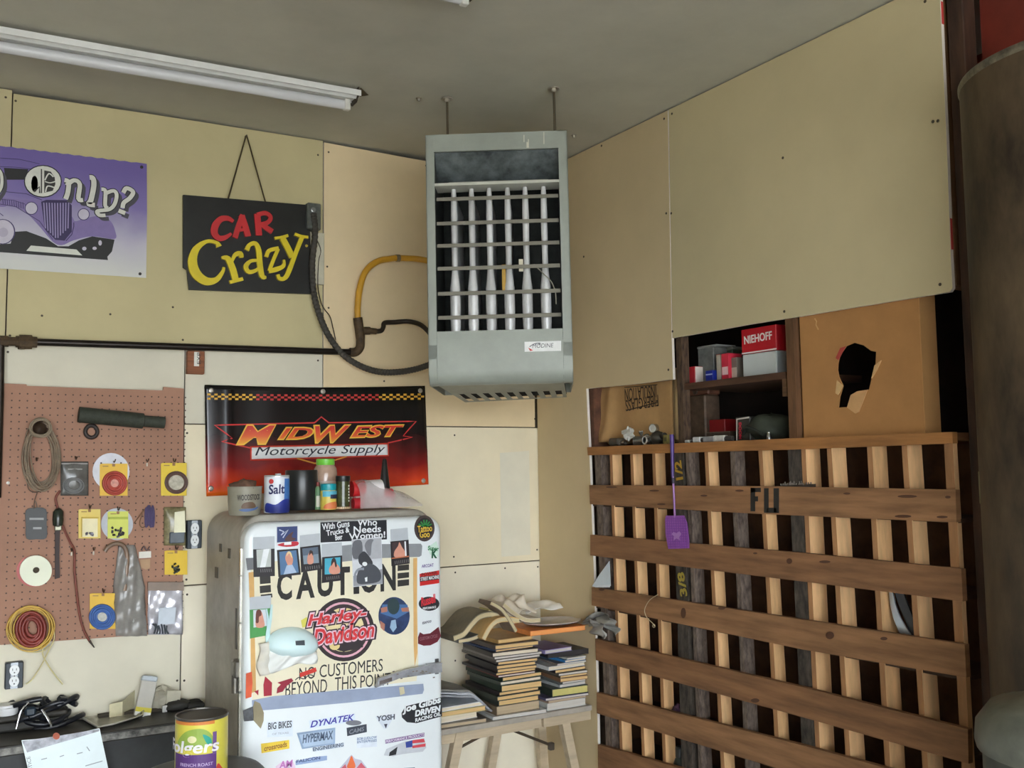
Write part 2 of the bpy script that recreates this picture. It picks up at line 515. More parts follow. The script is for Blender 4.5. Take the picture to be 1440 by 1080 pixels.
# ------------------------------------------------------------------ purple car poster
def K(ox, oy, s): return lambda x, y: (ox + x/s, oy + y/s)
WHT = (226, 228, 214)
t = Th('car_poster', 'purple hot rod poster with white gothic lettering nailed high on the wall', 'poster', BACK, 100, 300, 0.004)
k = K(0, 200, 5.4)
def kp(pts): return t.Ls([k(*p) for p in pts])
edge = [(-150, 187), (0, 205)] + [(i*8, 205+i*8*0.124+(0.5 if i % 2 else -0.6)) for i in range(1, 25)] + [(206.5, 230.5), (206.8, 300), (205.5, 390.7), (100, 384), (0, 377.5), (-150, 367)]
lo = t.L(100, 384)[1]; hi = t.L(100, 217)[1]
t.part('print', MB().prism(t.Ls(edge), -0.0015, 0), grad_mat([(0.05, (205, 205, 200)), (0.3, (188, 184, 198)), (0.62, (124, 110, 168)), (0.9, (108, 92, 158))], 1, lo, hi, 0.5, 0.25, 6))
PB = P(30, 30, 30); PP = P(128, 112, 164); PD = P(60, 48, 96); PW = P(214, 214, 204); PG = P(176, 168, 188)
def lay(name, z, items, m):
    for i, it in enumerate(items):
        mb = MB(); zi = z + i*0.00005
        if isinstance(it, tuple): mb.rib(kp(it[0]), it[1]/5.4*SC, 0, zi)
        else: mb.prism(kp(it), 0, zi)
        t.part(name, mb, m)
SC = t.sc(100, 300)
lay('car_underside', 0.0006, [[(-400, 800), (0, 835), (820, 895), (815, 870), (850, 830), (870, 740), (700, 715), (600, 745), (520, 790), (440, 790), (350, 730), (200, 675), (110, 680), (80, 770), (0, 775), (-400, 740)], [(30, 195), (215, 205), (190, 285), (40, 285)], [(-300, 170), (-20, 190), (0, 285), (-300, 265)]], PB)
lay('car_body', 0.0009, [cr([(-400, 450), (0, 490), (60, 482), (180, 520), (300, 640), (400, 755), (470, 782), (560, 745), (700, 715), (868, 735), (876, 680), (840, 600), (760, 560), (640, 580), (570, 600), (540, 560), (400, 470), (320, 440), (200, 440), (0, 420), (-400, 390)], 4)], PP)
lay('car_lines', 0.0011, [([(-300, 330), (0, 372), (200, 392), (320, 440)], 5), ([(0, 435), (100, 440), (190, 470), (200, 520)], 4), ([(0, 470), (120, 490), (300, 600), (400, 740)], 5), ([(0, 120), (150, 130), (300, 165)], 4), ([(0, 185), (120, 190), (250, 205)], 4), ([(560, 610), (560, 640), (545, 700), (500, 750)], 7), ([(25, 560), (0, 540), (-60, 530)], 5)] + [([(20+i*17, 430+i*3), (24+i*17, 470+i*4)], 5) for i in range(10)], PD)
lay('bumper', 0.0011, [[(235, 785), (580, 815), (625, 860), (200, 825)]], PW)
lay('grille', 0.0012, [[(312, 452), (350, 438), (510, 440), (545, 480), (545, 680), (490, 748), (420, 742), (340, 660)]], P(52, 40, 84))
lay('grille_bar', 0.0014, [([(332+i*21, 462-abs(i-5)*0.6), (345+i*19, 655+min(i, 9-i)*18)], 9) for i in range(10)], P(150, 138, 182))
lay('lamp_rim', 0.0013, [ell(238, 502, 50, 50), ell(635, 548, 46, 46), ell(20, 680, 96, 96)], PD)
lay('lamp_glass', 0.0015, [ell(238, 502, 44, 44), ell(635, 548, 40, 40), ell(20, 680, 86, 90), ell(640, 808, 16, 14), ell(718, 806, 16, 12), ell(760, 765, 13, 20)], P(196, 190, 204))
lay('hub', 0.0017, [ell(25, 685, 36, 36)], PG)
strokes = [(cr([(490, 288), (520, 305), (515, 380), (498, 432)], 4), 36), (cr([(505, 330), (560, 290), (605, 320), (595, 430), (630, 440)], 4), 34), (cr([(680, 268), (705, 275), (712, 330), (690, 440), (672, 470), (720, 478)], 4), 40), (cr([(770, 358), (800, 372), (798, 480), (820, 500)], 4), 30), (cr([(800, 390), (860, 370), (885, 400), (870, 470), (830, 510), (760, 520), (735, 530), (755, 555), (800, 556)], 5), 30), (cr([(935, 385), (960, 350), (1010, 378), (985, 425), (940, 460), (930, 500)], 5), 34), ([(900, 520), (950, 540)], 36), (cr([(-30, 190), (8, 240), (10, 340), (-40, 420)], 4), 22)]
sh = [([(x+26, y+26) for x, y in p], w+4) for p, w in strokes]
lay('letter_shadow', 0.0018, sh, P(70, 68, 78))
lay('letter_outline', 0.0022, [(p, w+14) for p, w in strokes] + [ell(325, 298, 144, 124)], PB)
lay('lettering', 0.0026, [(p, w) for p, w in strokes] + [ell(325, 298, 136, 116)], PW)
lay('letter_counter', 0.003, [ell(262, 318, 26, 62, 16), [(335, 215), (385, 225), (415, 270), (420, 320), (400, 370), (335, 385)], ([(314, 205), (314, 388)], 9), ([(262, 372), (300, 340), (300, 388)], 12)], P(48, 46, 44))
lay('letter_stroke', 0.0034, [(cr([(340, 290), (370, 240), (405, 265)], 4), 10), (cr([(340, 300), (380, 310), (418, 300)], 4), 8), (cr([(345, 380), (360, 335), (410, 345)], 4), 10)], PW)
gm = MB()
for q in ((1063, 1000), (1075, 190)): x, y = kp([q])[0]; gm.lathe([(0.006, 0), (0.006, 0.0035), (0.003, 0.005)], 8, c=(x, y, 0))
t.part('nail', gm, mat((40, 38, 36), 0.5))

# ------------------------------------------------------------------ CAR Crazy sign on a cord
t = Th('hanging_sign', 'black board with raised red and yellow lettering, hung on a cord', 'sign', BACK, 346, 192, 0.012)
k = K(0, 180, 3.0)
board = [(770, 285), (1300, 328), (1310, 702), (795, 684), (785, 600), (770, 590)]
t.part('board', MB().prism(kp(board), 0.0, 0.014), mat((24, 24, 22), 0.45, var=0.3, sc=14))
a = t.L(320, 280); b = t.L(372, 285)
t.part('cord', MB().tube([(a[0], a[1], 0.012), (-0.002, 0, 0.006), (0.002, 0, 0.006), (b[0], b[1], 0.012)], 0.0032, 6), mat((70, 58, 34), 0.8))
t.part('nail', MB().tube([(0, 0.002, -0.012), (0, 0.002, 0.012)], 0.003, 8), m_nail)
SC3 = t.sc(346, 350)/3
def letters(name, items, z0, z1, m, dw=0):
    for grp in items:
      mb = MB()
      for si, (p, w) in enumerate(grp):
        ws = [(v+dw)*SC3 for v in w] if isinstance(w, list) else (w+dw)*SC3
        if isinstance(ws, list):
            n = len(p); P2 = cr(p, 4); ws = [ws[min(n-1, int(i/4))]*(1-(i % 4)/4) + ws[min(n-1, int(i/4)+1)]*((i % 4)/4) for i in range(len(P2))]
        else: P2 = cr(p, 4)
        mb.rib(kp(P2), ws, z0, z1+0.0005*si)
      t.part(name, mb, m)
red = [([(978, 400), (955, 386), (925, 390), (902, 418), (899, 450), (918, 470), (945, 466), (970, 450)], [14, 20, 24, 28, 28, 24, 18, 10]),
       ([(985, 468), (1000, 420), (1018, 372)], 22), ([(1012, 374), (1028, 420), (1040, 462)], 26), ([(1000, 436), (1034, 432)], 12),
       ([(1078, 368), (1082, 410), (1086, 458)], 26), ([(1078, 372), (1112, 364), (1134, 380), (1124, 402), (1088, 414)], 18), ([(1098, 412), (1120, 428), (1142, 442)], 22)]
yel = [([(918, 505), (905, 488), (865, 484), (822, 515), (806, 568), (822, 620), (862, 650), (905, 645), (932, 612), (938, 592)], [24, 14, 14, 26, 36, 40, 34, 22, 14, 10]),
       ([(928, 552), (955, 556), (975, 600), (988, 648)], [10, 24, 28, 26]), ([(968, 575), (985, 540), (1006, 536), (1012, 552)], [10, 16, 24, 16]), ([(962, 655), (990, 648), (1018, 640)], 14),
       ([(1034, 520), (1046, 498), (1070, 492), (1084, 520), (1088, 570), (1098, 628), (1116, 634)], [20, 16, 18, 22, 24, 22, 10]), ([(1086, 562), (1050, 566), (1030, 590), (1044, 612), (1074, 604), (1090, 588)], [10, 14, 20, 18, 14, 10]),
       ([(1116, 548), (1128, 522), (1168, 512)], 16), ([(1166, 514), (1146, 560), (1128, 608)], 15), ([(1126, 608), (1160, 600), (1188, 586), (1190, 560)], [18, 20, 16, 8]),
       ([(1152, 470), (1180, 466), (1208, 458)], 12), ([(1184, 470), (1206, 510), (1226, 550)], 26), ([(1236, 452), (1262, 462), (1292, 466)], 12), ([(1266, 466), (1240, 530), (1214, 600), (1196, 636), (1172, 640), (1164, 622)], [18, 18, 20, 18, 16, 14])]
letters('letter', [red[0:1], red[1:4], red[4:7]], 0.013, 0.024, mat((196, 44, 48), 0.4, var=0.1))
letters('letter', [yel[0:1], yel[1:4], yel[4:6], yel[6:9], yel[9:13]], 0.013, 0.026, mat((222, 200, 40), 0.4, var=0.1))
x, y = kp([(1288, 500)])[0]
t.part('rivet', MB().lathe([(0.006, 0.013), (0.006, 0.018), (0.002, 0.021)], 10, c=(x, y, 0)), mat((190, 170, 50), 0.4), None, 40)

# ------------------------------------------------------------------ pipes, conduit, box
def path3(th, pts, z, n=6): return cr([th.L(x, y, z if len(q) == 0 else q[0]) + ((z if len(q) == 0 else q[0]),) for x, y, *q in pts], n)
m_iron = mat((52, 44, 36), 0.45, metal=0.5, var=0.3, sc=20)
m_rust = mat((84, 66, 44), 0.7, metal=0.2, var=0.35, sc=40)
t = Th('gas_pipe', 'black iron gas pipe running level along the back wall with union and elbow', 'pipe', BACK, 250, 488, 0)
t.part('pipe', MB().tube([t.L(-120, 475.5, 0.035)+(0.035,), t.L(500, 495.5, 0.035)+(0.035,)], 0.0135, 14), mat((44, 38, 34), 0.3, metal=0.6, var=0.15, sc=20), None, 60)
un = MB()
for a, b, r in ((0, 12, 0.02), (12, 22, 0.016), (22, 27, 0.021), (27, 45, 0.026), (45, 52, 0.02)):
    un.tube([t.L(a, 479.7+a*0.031, 0.035)+(0.035,), t.L(b, 479.7+b*0.031, 0.035)+(0.035,)], r, 8)
un.tube([t.L(37, 481, 0.035)+(0.035,), t.L(38, 472, 0.035)+(0.035,)], 0.014, 8)
un.tube([t.L(30, 481, 0.035)+(0.035,), t.L(30, 491, 0.035)+(0.035,)], 0.012, 8)
t.part('union', un, m_rust, None, 40)
t.part('drop_pipe', MB().tube([t.L(1, 480, 0.035)+(0.035,), t.L(0, 555, 0.035)+(0.035,), t.L(-4, 700, 0.035)+(0.035,)], 0.013, 10), m_iron, None, 60)
t.part('elbow', MB().tube(path3(t, [(492, 495.2), (500, 495), (506, 489), (507, 478), (507, 470)], 0.035), 0.019, 12), m_rust, None, 60)
t.part('tee', MB().tube([t.L(507, 476, 0.035)+(0.035,), t.L(503, 447, 0.035)+(0.035,)], 0.02, 12).tube([t.L(506, 465, 0.035)+(0.035,), t.L(520, 465, 0.035)+(0.035,)], 0.017, 12).tube([t.L(519, 465, 0.035)+(0.035,), t.L(529, 466, 0.035)+(0.035,)], 0.0135, 8), m_rust, None, 60)
t.part('branch_pipe', MB().tube(path3(t, [(528, 466), (536, 465), (539, 460), (541, 454), (556, 453, 0.04), (574, 452, 0.06), (590, 456, 0.1), (602, 466, 0.16), (612, 480, 0.25)], 0.035), 0.0105, 10), m_iron, None, 60)
tf = Th('yellow_gas_hose', 'yellow coated flexible gas line curving from the pipe into the heater', 'hose', BACK, 503, 446, 0)
tf.part('hose', MB().tube(path3(tf, [(503, 448), (503, 430), (506, 405), (514, 382), (530, 368), (548, 364), (560, 363), (585, 364, 0.05), (604, 367, 0.08), (640, 372, 0.16)], 0.035), 0.0135, 12), mat((204, 150, 40), 0.45, var=0.1), None, 60)
tf.part('ferrule', MB().tube([tf.L(557, 363, 0.035)+(0.035,), tf.L(562, 363, 0.035)+(0.035,)], 0.016, 10), mat((120, 104, 80), 0.5), None, 50)
t = Th('pipe_block', 'small brown wooden block with a white tag under the black pipe', 'block', BACK, 273, 525, 0)
a = t.L(261.5, 494); b = t.L(285, 527)
t.part('block', MB().box(a[0], b[0], b[1], a[1], 0, 0.03, bev=0.002), wood(140, 86, 56))
t.part('tag', MB().box(t.L(273, 500, 0.03)[0], t.L(280, 500, 0.03)[0], t.L(277, 515, 0.03)[1], t.L(277, 495, 0.03)[1], 0.0302, 0.031), P(222, 220, 210))
T(t, 'tag_lettering', 'EXP', (279.5, 513), (279.5, 497), 5, P(40, 40, 40), 0.0312, 0.0)

t = Th('junction_box', 'grey metal electrical box behind the right edge of the black sign', 'electrical box', BACK, 437, 305, 0)
a = t.L(427, 288); b = t.L(446, 327)
t.part('box', MB().box(a[0], b[0], b[1], a[1], 0, 0.05, bev=0.004), mat((120, 124, 120), 0.35, metal=0.7, var=0.2, sc=30))
t.part('knockout', MB().lathe([(0.011, 0.05), (0.011, 0.052), (0.007, 0.053)], 12, c=(a[0]+0.026, a[1]-0.03, 0)), mat((150, 152, 150), 0.3, metal=0.7))
t.part('cover_strip', MB().box(t.L(435, 330)[0], t.L(455, 330)[0], t.L(440, 400)[1], t.L(440, 327)[1], 0, 0.012, bev=0.002), mat((196, 190, 168), 0.6))
t = Th('flexible_conduit', 'black flexible conduit looping from the junction box down to the heater', 'conduit', BACK, 445, 400, 0)
cp = path3(t, [(441, 300, 0.05), (443, 330, 0.045), (439, 370, 0.035), (441, 410, 0.035), (450, 445), (464, 475), (484, 500), (510, 516, 0.06), (535, 523, 0.07), (560, 523, 0.08), (585, 519, 0.11), (606, 512, 0.15), (640, 500, 0.2)], 0.045, 12)
t.part('hose', MB().tube(cp, [0.0145 if i % 2 else 0.0122 for i in range(len(cp))], 10), mat((62, 58, 52), 0.5, var=0.15), None)
t.part('wire', MB().tube(path3(t, [(446, 338, 0.03), (451, 352), (448, 368), (447, 400), (450, 420), (455, 433), (464, 445), (468, 460), (472, 478)], 0.012), 0.0022, 6), mat((56, 46, 34), 0.6), None, 60)

# ------------------------------------------------------------------ motorcycle supply banner
t = Th('vinyl_banner', 'black and red vinyl banner with slanted orange lettering above the fridge', 'banner', BACK, 445, 620, 0.012)
k = K(270, 520, 4.0)
c00, c10, c11, c01 = [t.L(*k(*q)) for q in ((70, 85), (1310, 90), (1330, 645), (80, 712))]
def wave(x, y):
    u = (x-c00[0])/(c10[0]-c00[0])
    return 0.0035*math.sin(u*23+0.6)*max(0, 0.55-u)*1.5 + 0.004*math.sin(u*9) * (0.4 + 0.6*(c00[1]-y)/(c00[1]-c11[1])) + 0.003*math.exp(-((u-0.96)/0.015)**2) + 0.003*math.exp(-((u-0.1)/0.012)**2) + 0.0025*math.exp(-((u-0.88)/0.01)**2)
def bl(u, v):
    v2 = v
    x = (c00[0]*(1-u)+c10[0]*u)*(1-v)+(c01[0]*(1-u)+c11[0]*u)*v
    y = (c00[1]*(1-u)+c10[1]*u)*(1-v)+(c01[1]*(1-u)+c11[1]*u)*v - 0.012*math.sin(math.pi*u)*(1-v)*0.7
    return x, y
def bw(x, y, z): return (x, y, z+wave(x, y))
def quadgrid(pts, z):
    a, b, c, d = kp(pts)
    return MB().grid(lambda u, v: ((a[0]*(1-u)+b[0]*u)*(1-v)+(d[0]*(1-u)+c[0]*u)*v, (a[1]*(1-u)+b[1]*u)*(1-v)+(d[1]*(1-u)+c[1]*u)*v, z), 48, 2).fn(bw)
lo = c01[1]; hi = c00[1]
m_ban = grad_mat([(0.0, (236, 110, 32)), (0.1, (214, 66, 34)), (0.28, (132, 30, 30)), (0.5, (58, 24, 24)), (0.62, (24, 22, 22)), (1.0, (20, 20, 20))], 1, lo-0.01, hi, 0.22, 0.28, 7)
t.part('vinyl', MB().grid(lambda u, v: bl(u, v)+(0,), 72, 24).fn(bw), m_ban, None, 60, solid=0.001)
SC4 = t.sc(445, 610)/4
def blay(name, fn_items, z, m):
    mb = MB()
    for it in fn_items:
        if isinstance(it, tuple): mb.rib(kp(it[0]), it[1]*SC4, z-0.0008, z)
        else: mb.prism(kp(it), z-0.0008, z)
    return t.part(name, mb.fn(bw), m)
ck, ck2 = MB(), MB()
for i in range(62):
    for j in range(3):
        if (i+j) % 2 == 0:
            x = 85 + i*19.7; y = 133 + j*12 + 10*math.sin(math.pi*(x-70)/1240)*0.6
            (ck if abs(i-31) > 17 else ck2).prism(kp([(x, y), (x+18, y), (x+18, y+11), (x, y+11)]), 0.0006, 0.0014)
t.part('checker_yellow', ck.fn(bw), P(226, 172, 54), kind='stuff')
t.part('checker_red', ck2.fn(bw), P(196, 48, 40), kind='stuff')
def dense(pts, d=40):
    o = []
    for a, b in zip(pts, pts[1:]):
        n = max(1, int(math.hypot(b[0]-a[0], b[1]-a[1])/d))
        o += [(a[0]+(b[0]-a[0])*i/n, a[1]+(b[1]-a[1])*i/n) for i in range(n)]
    return o + [pts[-1]]
blay('star_outline', [(dense([(330, 440), (165, 405), (225, 385), (125, 312), (690, 298)]), 7), (dense([(690, 298), (728, 265), (770, 298), (1258, 290), (1185, 372), (1238, 380), (1100, 412)]), 7)], 0.0022, P(206, 44, 42))
blay('star_point', [(dense([(590, 498), (690, 526), (760, 522), (870, 488)]), 7)], 0.0024, P(222, 150, 44))
t.part('strip_border', quadgrid([(326, 430), (1104, 412), (1106, 486), (326, 512)], 0.0016), P(214, 60, 40), None, 60, solid=0.0008)
t.part('strip_field', quadgrid([(334, 438), (1097, 420), (1099, 479), (334, 503)], 0.0026), P(236, 236, 234), None, 60, solid=0.0008)
mo, mi_ = MB(), MB()
for body, a, b, h in (('M', (250, 420), (468, 416), 98), ('ID', (482, 391), (682, 388), 60), ('W', (690, 411), (892, 406), 92), ('EST', (890, 382), (1190, 372), 62)):
    A, B = kp([a, b])
    put_text(mo, body, (A[0]-6*SC4, A[1]-5*SC4), (B[0]+6*SC4, B[1]-5*SC4), (h+10)*SC4, 0.0036, 0.05, 0.35, 0.0008)
    put_text(mi_, body, (A[0]+3*SC4, A[1]+2*SC4), (B[0]-3*SC4, B[1]+2*SC4), (h-4)*SC4, 0.0046, 0.02, 0.35, 0.0008)
t.part('lettering_outline', mo.fn(bw), P(240, 190, 60))
yA = kp([(700, 420)])[0][1]; yB = kp([(700, 320)])[0][1]
t.part('lettering', mi_.fn(bw), grad_mat([(0, (240, 170, 50)), (0.45, (226, 96, 40)), (0.9, (206, 40, 34))], 1, yA, yB))
for wd, a, b in (('Motorcycle', (352, 499), (808, 487)), ('Supply', (838, 486), (1084, 480))):
    A, B = kp([a, b])
    for li, ch in enumerate([wd]):
        t.part('strip_lettering', put_text(MB(), ch, A, B, 60*SC4, 0.0052, 0.0, 0.3, 0.0006).fn(lambda x, y, z: (x, y, z+max(wave(x-0.02, y), wave(x, y), wave(x+0.02, y)))), P(24, 24, 40))
for q in ((107, 117), (737, 122), (1282, 118), (105, 668), (1300, 624)):
    x, y = kp([q])[0]
    mb = MB()
    prof = [(0.004, 0.0005), (0.0048, 0.004), (0.008, 0.0042), (0.0105, 0.0025), (0.0108, 0.0008)]
    mb.lathe([(r, h+wave(x, y)) for r, h in prof], 14, c=(x, y, 0))
    t.part('grommet', mb, mat((196, 190, 180), 0.3, metal=0.8), None, 50)

# ------------------------------------------------------------------ outlets
def outlet(px, py, w, h, label):
    t = Th('outlet', label, 'outlet', BACK, px, py, 0, group='wall outlets')
    s = t.sc(px, py); W, H = w*s/2, h*s/2
    t.part('box', MB().box(-W-0.004, W+0.004, -H, H, 0, 0.03, bev=0.003), mat((50, 56, 62), 0.4, metal=0.4, var=0.2))
    t.part('yoke', MB().box(-W*0.45, W*0.45, -H*0.98, H*0.98, 0.03, 0.032), mat((150, 155, 160), 0.35, metal=0.6))
    for sg in (-1, 1):
        r = t.part('receptacle', MB().prism(ell(0, sg*H*0.42, W*0.62, H*0.40, 20), 0.032, 0.037), mat((226, 228, 228), 0.35, var=0.03), None, 40)
        sl = MB()
        for dx in (-0.006, 0.006): sl.box(dx-0.001, dx+0.001, sg*H*0.42-0.001, sg*H*0.42+0.007, 0.037, 0.0374)
        sl.lathe([(0.0025, 0.037), (0.0025, 0.0374)], 8, c=(0, sg*H*0.42-0.008, 0))
        t.part('slot', sl, P(30, 30, 30), r)
    t.part('screw', MB().lathe([(0.003, 0.032), (0.003, 0.0385)], 8), mat((120, 120, 118), 0.4, metal=0.6))
outlet(271, 751, 18, 40, 'black boxed outlet with white sockets at the right edge of the pegboard')
outlet(19, 948, 22, 40, 'black boxed outlet with white sockets low on the wall under the yellow wire')

# ------------------------------------------------------------------ pegboard and what hangs on it
PEG = 0.022
t = Th('pegboard', 'brown perforated hardboard panel screwed to the wall', 'pegboard', BACK, 130, 725, PEG)
pegpts = [(4.5, 539), (37, 540.5), (38, 542.5), (130, 546), (229, 549), (230, 544), (258.5, 546.5), (257.5, 700), (257, 892), (207, 892.5), (130, 898), (0, 907), (-3, 800), (2, 640)]
t.part('panel', MB().prism(t.Ls(pegpts), -0.006, 0), mat((164, 122, 100), 0.75, var=0.1, sc=5))
hol = MB()
for i in range(25):
    for j in range(36):
        x = t.L(12, 720)[0] + i*0.0254; y = t.L(130, 556)[1] - j*0.0254
        hol.lathe([(0.0031, -0.001), (0.0031, 0.0004)], 6, c=(x, y, 0))
t.part('peg_hole', hol, P(72, 48, 38), kind='stuff')
fr = MB()
for x0, x1, y0, y1 in ((6, 36, 545, 905), (231, 256, 550, 890)):
    fr.box(t.L(x0, 700)[0], t.L(x1, 700)[0], t.L(x0, y1)[1], t.L(x0, y0)[1], -0.0215, -0.006)
t.part('batten', fr, m_stud)

def peg(name, label, cat, px, py, off=0.004): return Th(name, label, cat, BACK, px, py, PEG+off, group='things hanging on the pegboard')
m_hook = mat((86, 70, 56), 0.4, metal=0.7)
def hook(th, px, py):
    x, y = th.L(px, py)
    th.part('hook', MB().tube(cr([(x, y+0.012, -0.003), (x, y+0.004, 0.002), (x, y, 0.012), (x, y+0.001, 0.028), (x+0.002, y+0.011, 0.034)], 4), 0.0022, 6), m_hook, None, 60)
YEL = mat((226, 184, 44), 0.5, var=0.06)
def rectp(x0, x1, y0, y1): return [(x0, y1), (x1, y1), (x1, y0), (x0, y0)]

t = peg('wire_coil', 'bundle of grey wire looped in a long oval at the upper left of the pegboard', 'wire', 56, 600)
cw = MB()
for i in range(13):
    c = (57+U(-4, 4), 645+U(-6, 8)); rx, ry = U(15, 25), U(38, 47); z = 0.006+0.0022*i; rot = U(-0.12, 0.12)
    cw.tube([t.L(x, y)+(z+0.003*math.sin(q*0.7),) for q, (x, y) in enumerate(ell(c[0], c[1], rx, ry, 26, rot=rot))], 0.0024, 6, closed=True)
t.part('loops', cw, mat((142, 124, 104), 0.7, var=0.2, sc=30), None, 60)
cw = MB()
for i in range(6):
    cw.tube([t.L(x, y)+(0.03+0.003*i,) for x, y in ell(55+U(-2, 2), 602+U(-2, 2), 14, 12, 18)], 0.0024, 6, closed=True)
t.part('tie', cw, mat((150, 134, 112), 0.7), None, 60)
t.part('bulb', MB().lathe([(0.0, 0.05), (0.016, 0.045), (0.026, 0.03), (0.028, 0.0)], 16, c=t.L(55, 603)+(0,)), mat((58, 44, 34), 0.3), None, 60)
t.part('lead', MB().tube(cr([t.L(*q)+(0.012,) for q in ((38, 672), (40, 688), (52, 692), (66, 682), (70, 672))], 5), 0.0018, 6).tube(cr([t.L(*q)+(0.012,) for q in ((52, 692), (48, 705), (48, 716))], 5), 0.0016, 6), mat((90, 70, 56), 0.6))
hook(t, 51, 648)
t = peg('black_packet', 'small black plastic packet hanging below the grey wire bundle', 'packet', 50, 718)
t.part('pouch', MB().prism(t.Ls(cr([(36, 718), (48, 714), (64, 716), (65, 735), (65, 756), (50, 758), (37, 757), (36, 738)], 3, True)), 0, 0.012), mat((36, 36, 36), 0.45, var=0.2))
t.part('card', MB().prism(t.Ls(rectp(41, 61, 728, 731)), 0.012, 0.0128).prism(t.Ls(rectp(46, 58, 741, 744)), 0.012, 0.0128), P(150, 150, 150))
t.part('loop', MB().tube(cr([t.L(*q)+(0.008,) for q in ((47, 716), (49, 704), (53, 716))], 5), 0.0018, 6), P(120, 104, 90))

t = peg('ribbed_grip', 'thick black ribbed grip lying slantwise at the top of the pegboard', 'tool', 155, 590)
p = [t.L(109, 583.5)+(0.03,), t.L(199, 592.5)+(0.03,), t.L(200, 592.6)+(0.03,), t.L(229, 595)+(0.03,)]
t.part('grip', MB().tube([p[0], p[1]], 0.029, 18), mat((52, 56, 46), 0.75, var=0.2, sc=60, bump=0.3), None, 50)
t.part('nose', MB().tube([p[2], p[3]], 0.022, 16), mat((56, 60, 50), 0.75, var=0.2, sc=60), None, 50)
t = peg('rubber_ring', 'small black rubber ring under the black ribbed grip', 'ring', 128, 607)
t.part('ring', MB().tube([t.L(x, y)+(0.008,) for x, y in ell(128, 607, 8.5, 8.5, 20)], 0.0075, 8, closed=True), mat((48, 38, 34), 0.6), None, 60)

t = peg('zip_bag', 'clear dark zip bag of grey wire beside the white disc', 'bag', 104, 650)
t.part('bag', MB().grid(lambda u, v: t.L(85+39*u, 649+48*v)+(0.004+0.012*math.sin(math.pi*u)*math.sin(math.pi*v)**0.6,), 10, 12), mat((98, 96, 92), 0.18, var=0.2, sc=30), None, 60, solid=0.001)
t.part('seal', MB().prism(t.Ls(rectp(86, 123, 651, 653)), 0.004, 0.0085).prism(t.Ls(rectp(95, 115, 659, 660.5)), 0.008, 0.0135), P(150, 148, 144))
cw = MB()
for i in range(5): cw.tube([t.L(x, y)+(0.018,) for x, y in ell(103+U(-1, 1), 683+U(-1, 1), 9+2*i*0.7, 7+i, 18)], 0.002, 5, closed=True)
t.part('contents', cw, mat((120, 120, 120), 0.4), None, 60)
hook(t, 106, 646)

def carded(px0, px1, py0, py1, label, colour, coil=None, inner=None, extra=None, name='carded_coil', disc=None):
    t = peg(name, label, 'hardware pack', (px0+px1)/2, py0)
    if disc:
        cx, cy, r, c = disc
        t.part('disc', MB().prism(t.Ls(ell(cx, cy, r, r, 28)), 0.0, 0.003), mat(c, 0.4, var=0.08, sc=20))
        d = MB()
        for a in (40, 140, 250): d.prism(t.Ls(ell(cx+r*0.7*math.cos(math.radians(a)), cy-r*0.7*math.sin(math.radians(a)), 1.4, 1.4, 8)), 0.003, 0.0035)
        t.part('disc_hole', d, P(60, 56, 56))
    t.part('card', MB().prism(t.Ls([(px0, py0+1), (px0+3, py0), (px1, py0), (px1, py1), (px0, py1)]), 0.004, 0.006), mat(colour, 0.5, var=0.05))
    t.part('card_print', MB().prism(t.Ls(rectp(px0+4, px0+12, py0+3, py0+4.2)), 0.006, 0.0065).prism(t.Ls(rectp((px0+px1)/2-2, (px0+px1)/2+2, py0, py0+4)), 0.006, 0.0066), P(150, 110, 60))
    if coil:
        cx, cy, r1, r2, c = coil
        mb = MB()
        n = 4
        for i in range(n):
            rr = r2+(r1-r2)*(i+0.5)/n
            mb.tube([t.L(x, y)+(0.013+0.002*math.sin(i*2),) for x, y in ell(cx, cy, rr, rr*0.97, 26)], (r1-r2)/n*0.62*t.sc(cx, cy), 8, closed=True)
        t.part('coil', mb, mat(c, 0.4, var=0.12, sc=40), None, 60)
    if inner:
        cx, cy, r, c = inner
        t.part('core', MB().prism(t.Ls(ell(cx, cy, r, r, 18)), 0.006, 0.012), mat(c, 0.4, var=0.2, sc=60), None, 40)
    if extra: extra(t)
    hook(t, (px0+px1)/2, py0-2)
    return t
carded(140, 179, 652, 697, 'yellow card with a dark red coil in front of a white disc', (226, 180, 48), (160.5, 679.5, 17.5, 6, (170, 62, 46)), (160, 680, 6.5, (200, 130, 110)), disc=(156, 663, 26, (206, 206, 214)))
carded(226, 262, 651, 697, 'yellow card with a brown coil at the right edge of the pegboard', (226, 194, 44), (247, 678.5, 16.5, 11, (94, 66, 56)), (247, 679, 11, (178, 170, 150)))
def dark_bits(x0, x1, y0, y1, n=10, c=(60, 58, 60)):
    def f(t):
        mb = MB()
        for _ in range(n):
            x, y = U(x0, x1), U(y0, y1); a = U(0, 6.28); l = U(2, 4.5)
            p = t.L(x, y); q = t.L(x+l*math.cos(a), y+l*math.sin(a))
            mb.tube([p+(U(0.008, 0.016),), q+(U(0.008, 0.016),)], 0.004, 6)
        t.part('contents', mb, mat(c, 0.4, metal=0.3, var=0.2), None, 50)
    return f
def blister(x0, x1, y0, y1, c):
    def f(t):
        t.part('blister', MB().prism(t.Ls(rectp(x0, x1, y0, y1)), 0.006, 0.0068), P(*c))
        t.part('rim', MB().prism(t.Ls(rectp(x0-1, x1+1, y0-2, y0)), 0.006, 0.016).prism(t.Ls(rectp(x0-1.4, x0, y0, y1)), 0.006, 0.013), P(200, 170, 60))
        dark_bits(x0+4, x1-5, y1-6, y1-1, 7, (120, 116, 130))(t)
    return f
carded(110, 141, 716, 757, 'cream and yellow blister card with tiny grey bits, above the pegboard centre', (222, 196, 96), extra=blister(115, 137, 729, 755, (232, 222, 180)), name='blister_card')
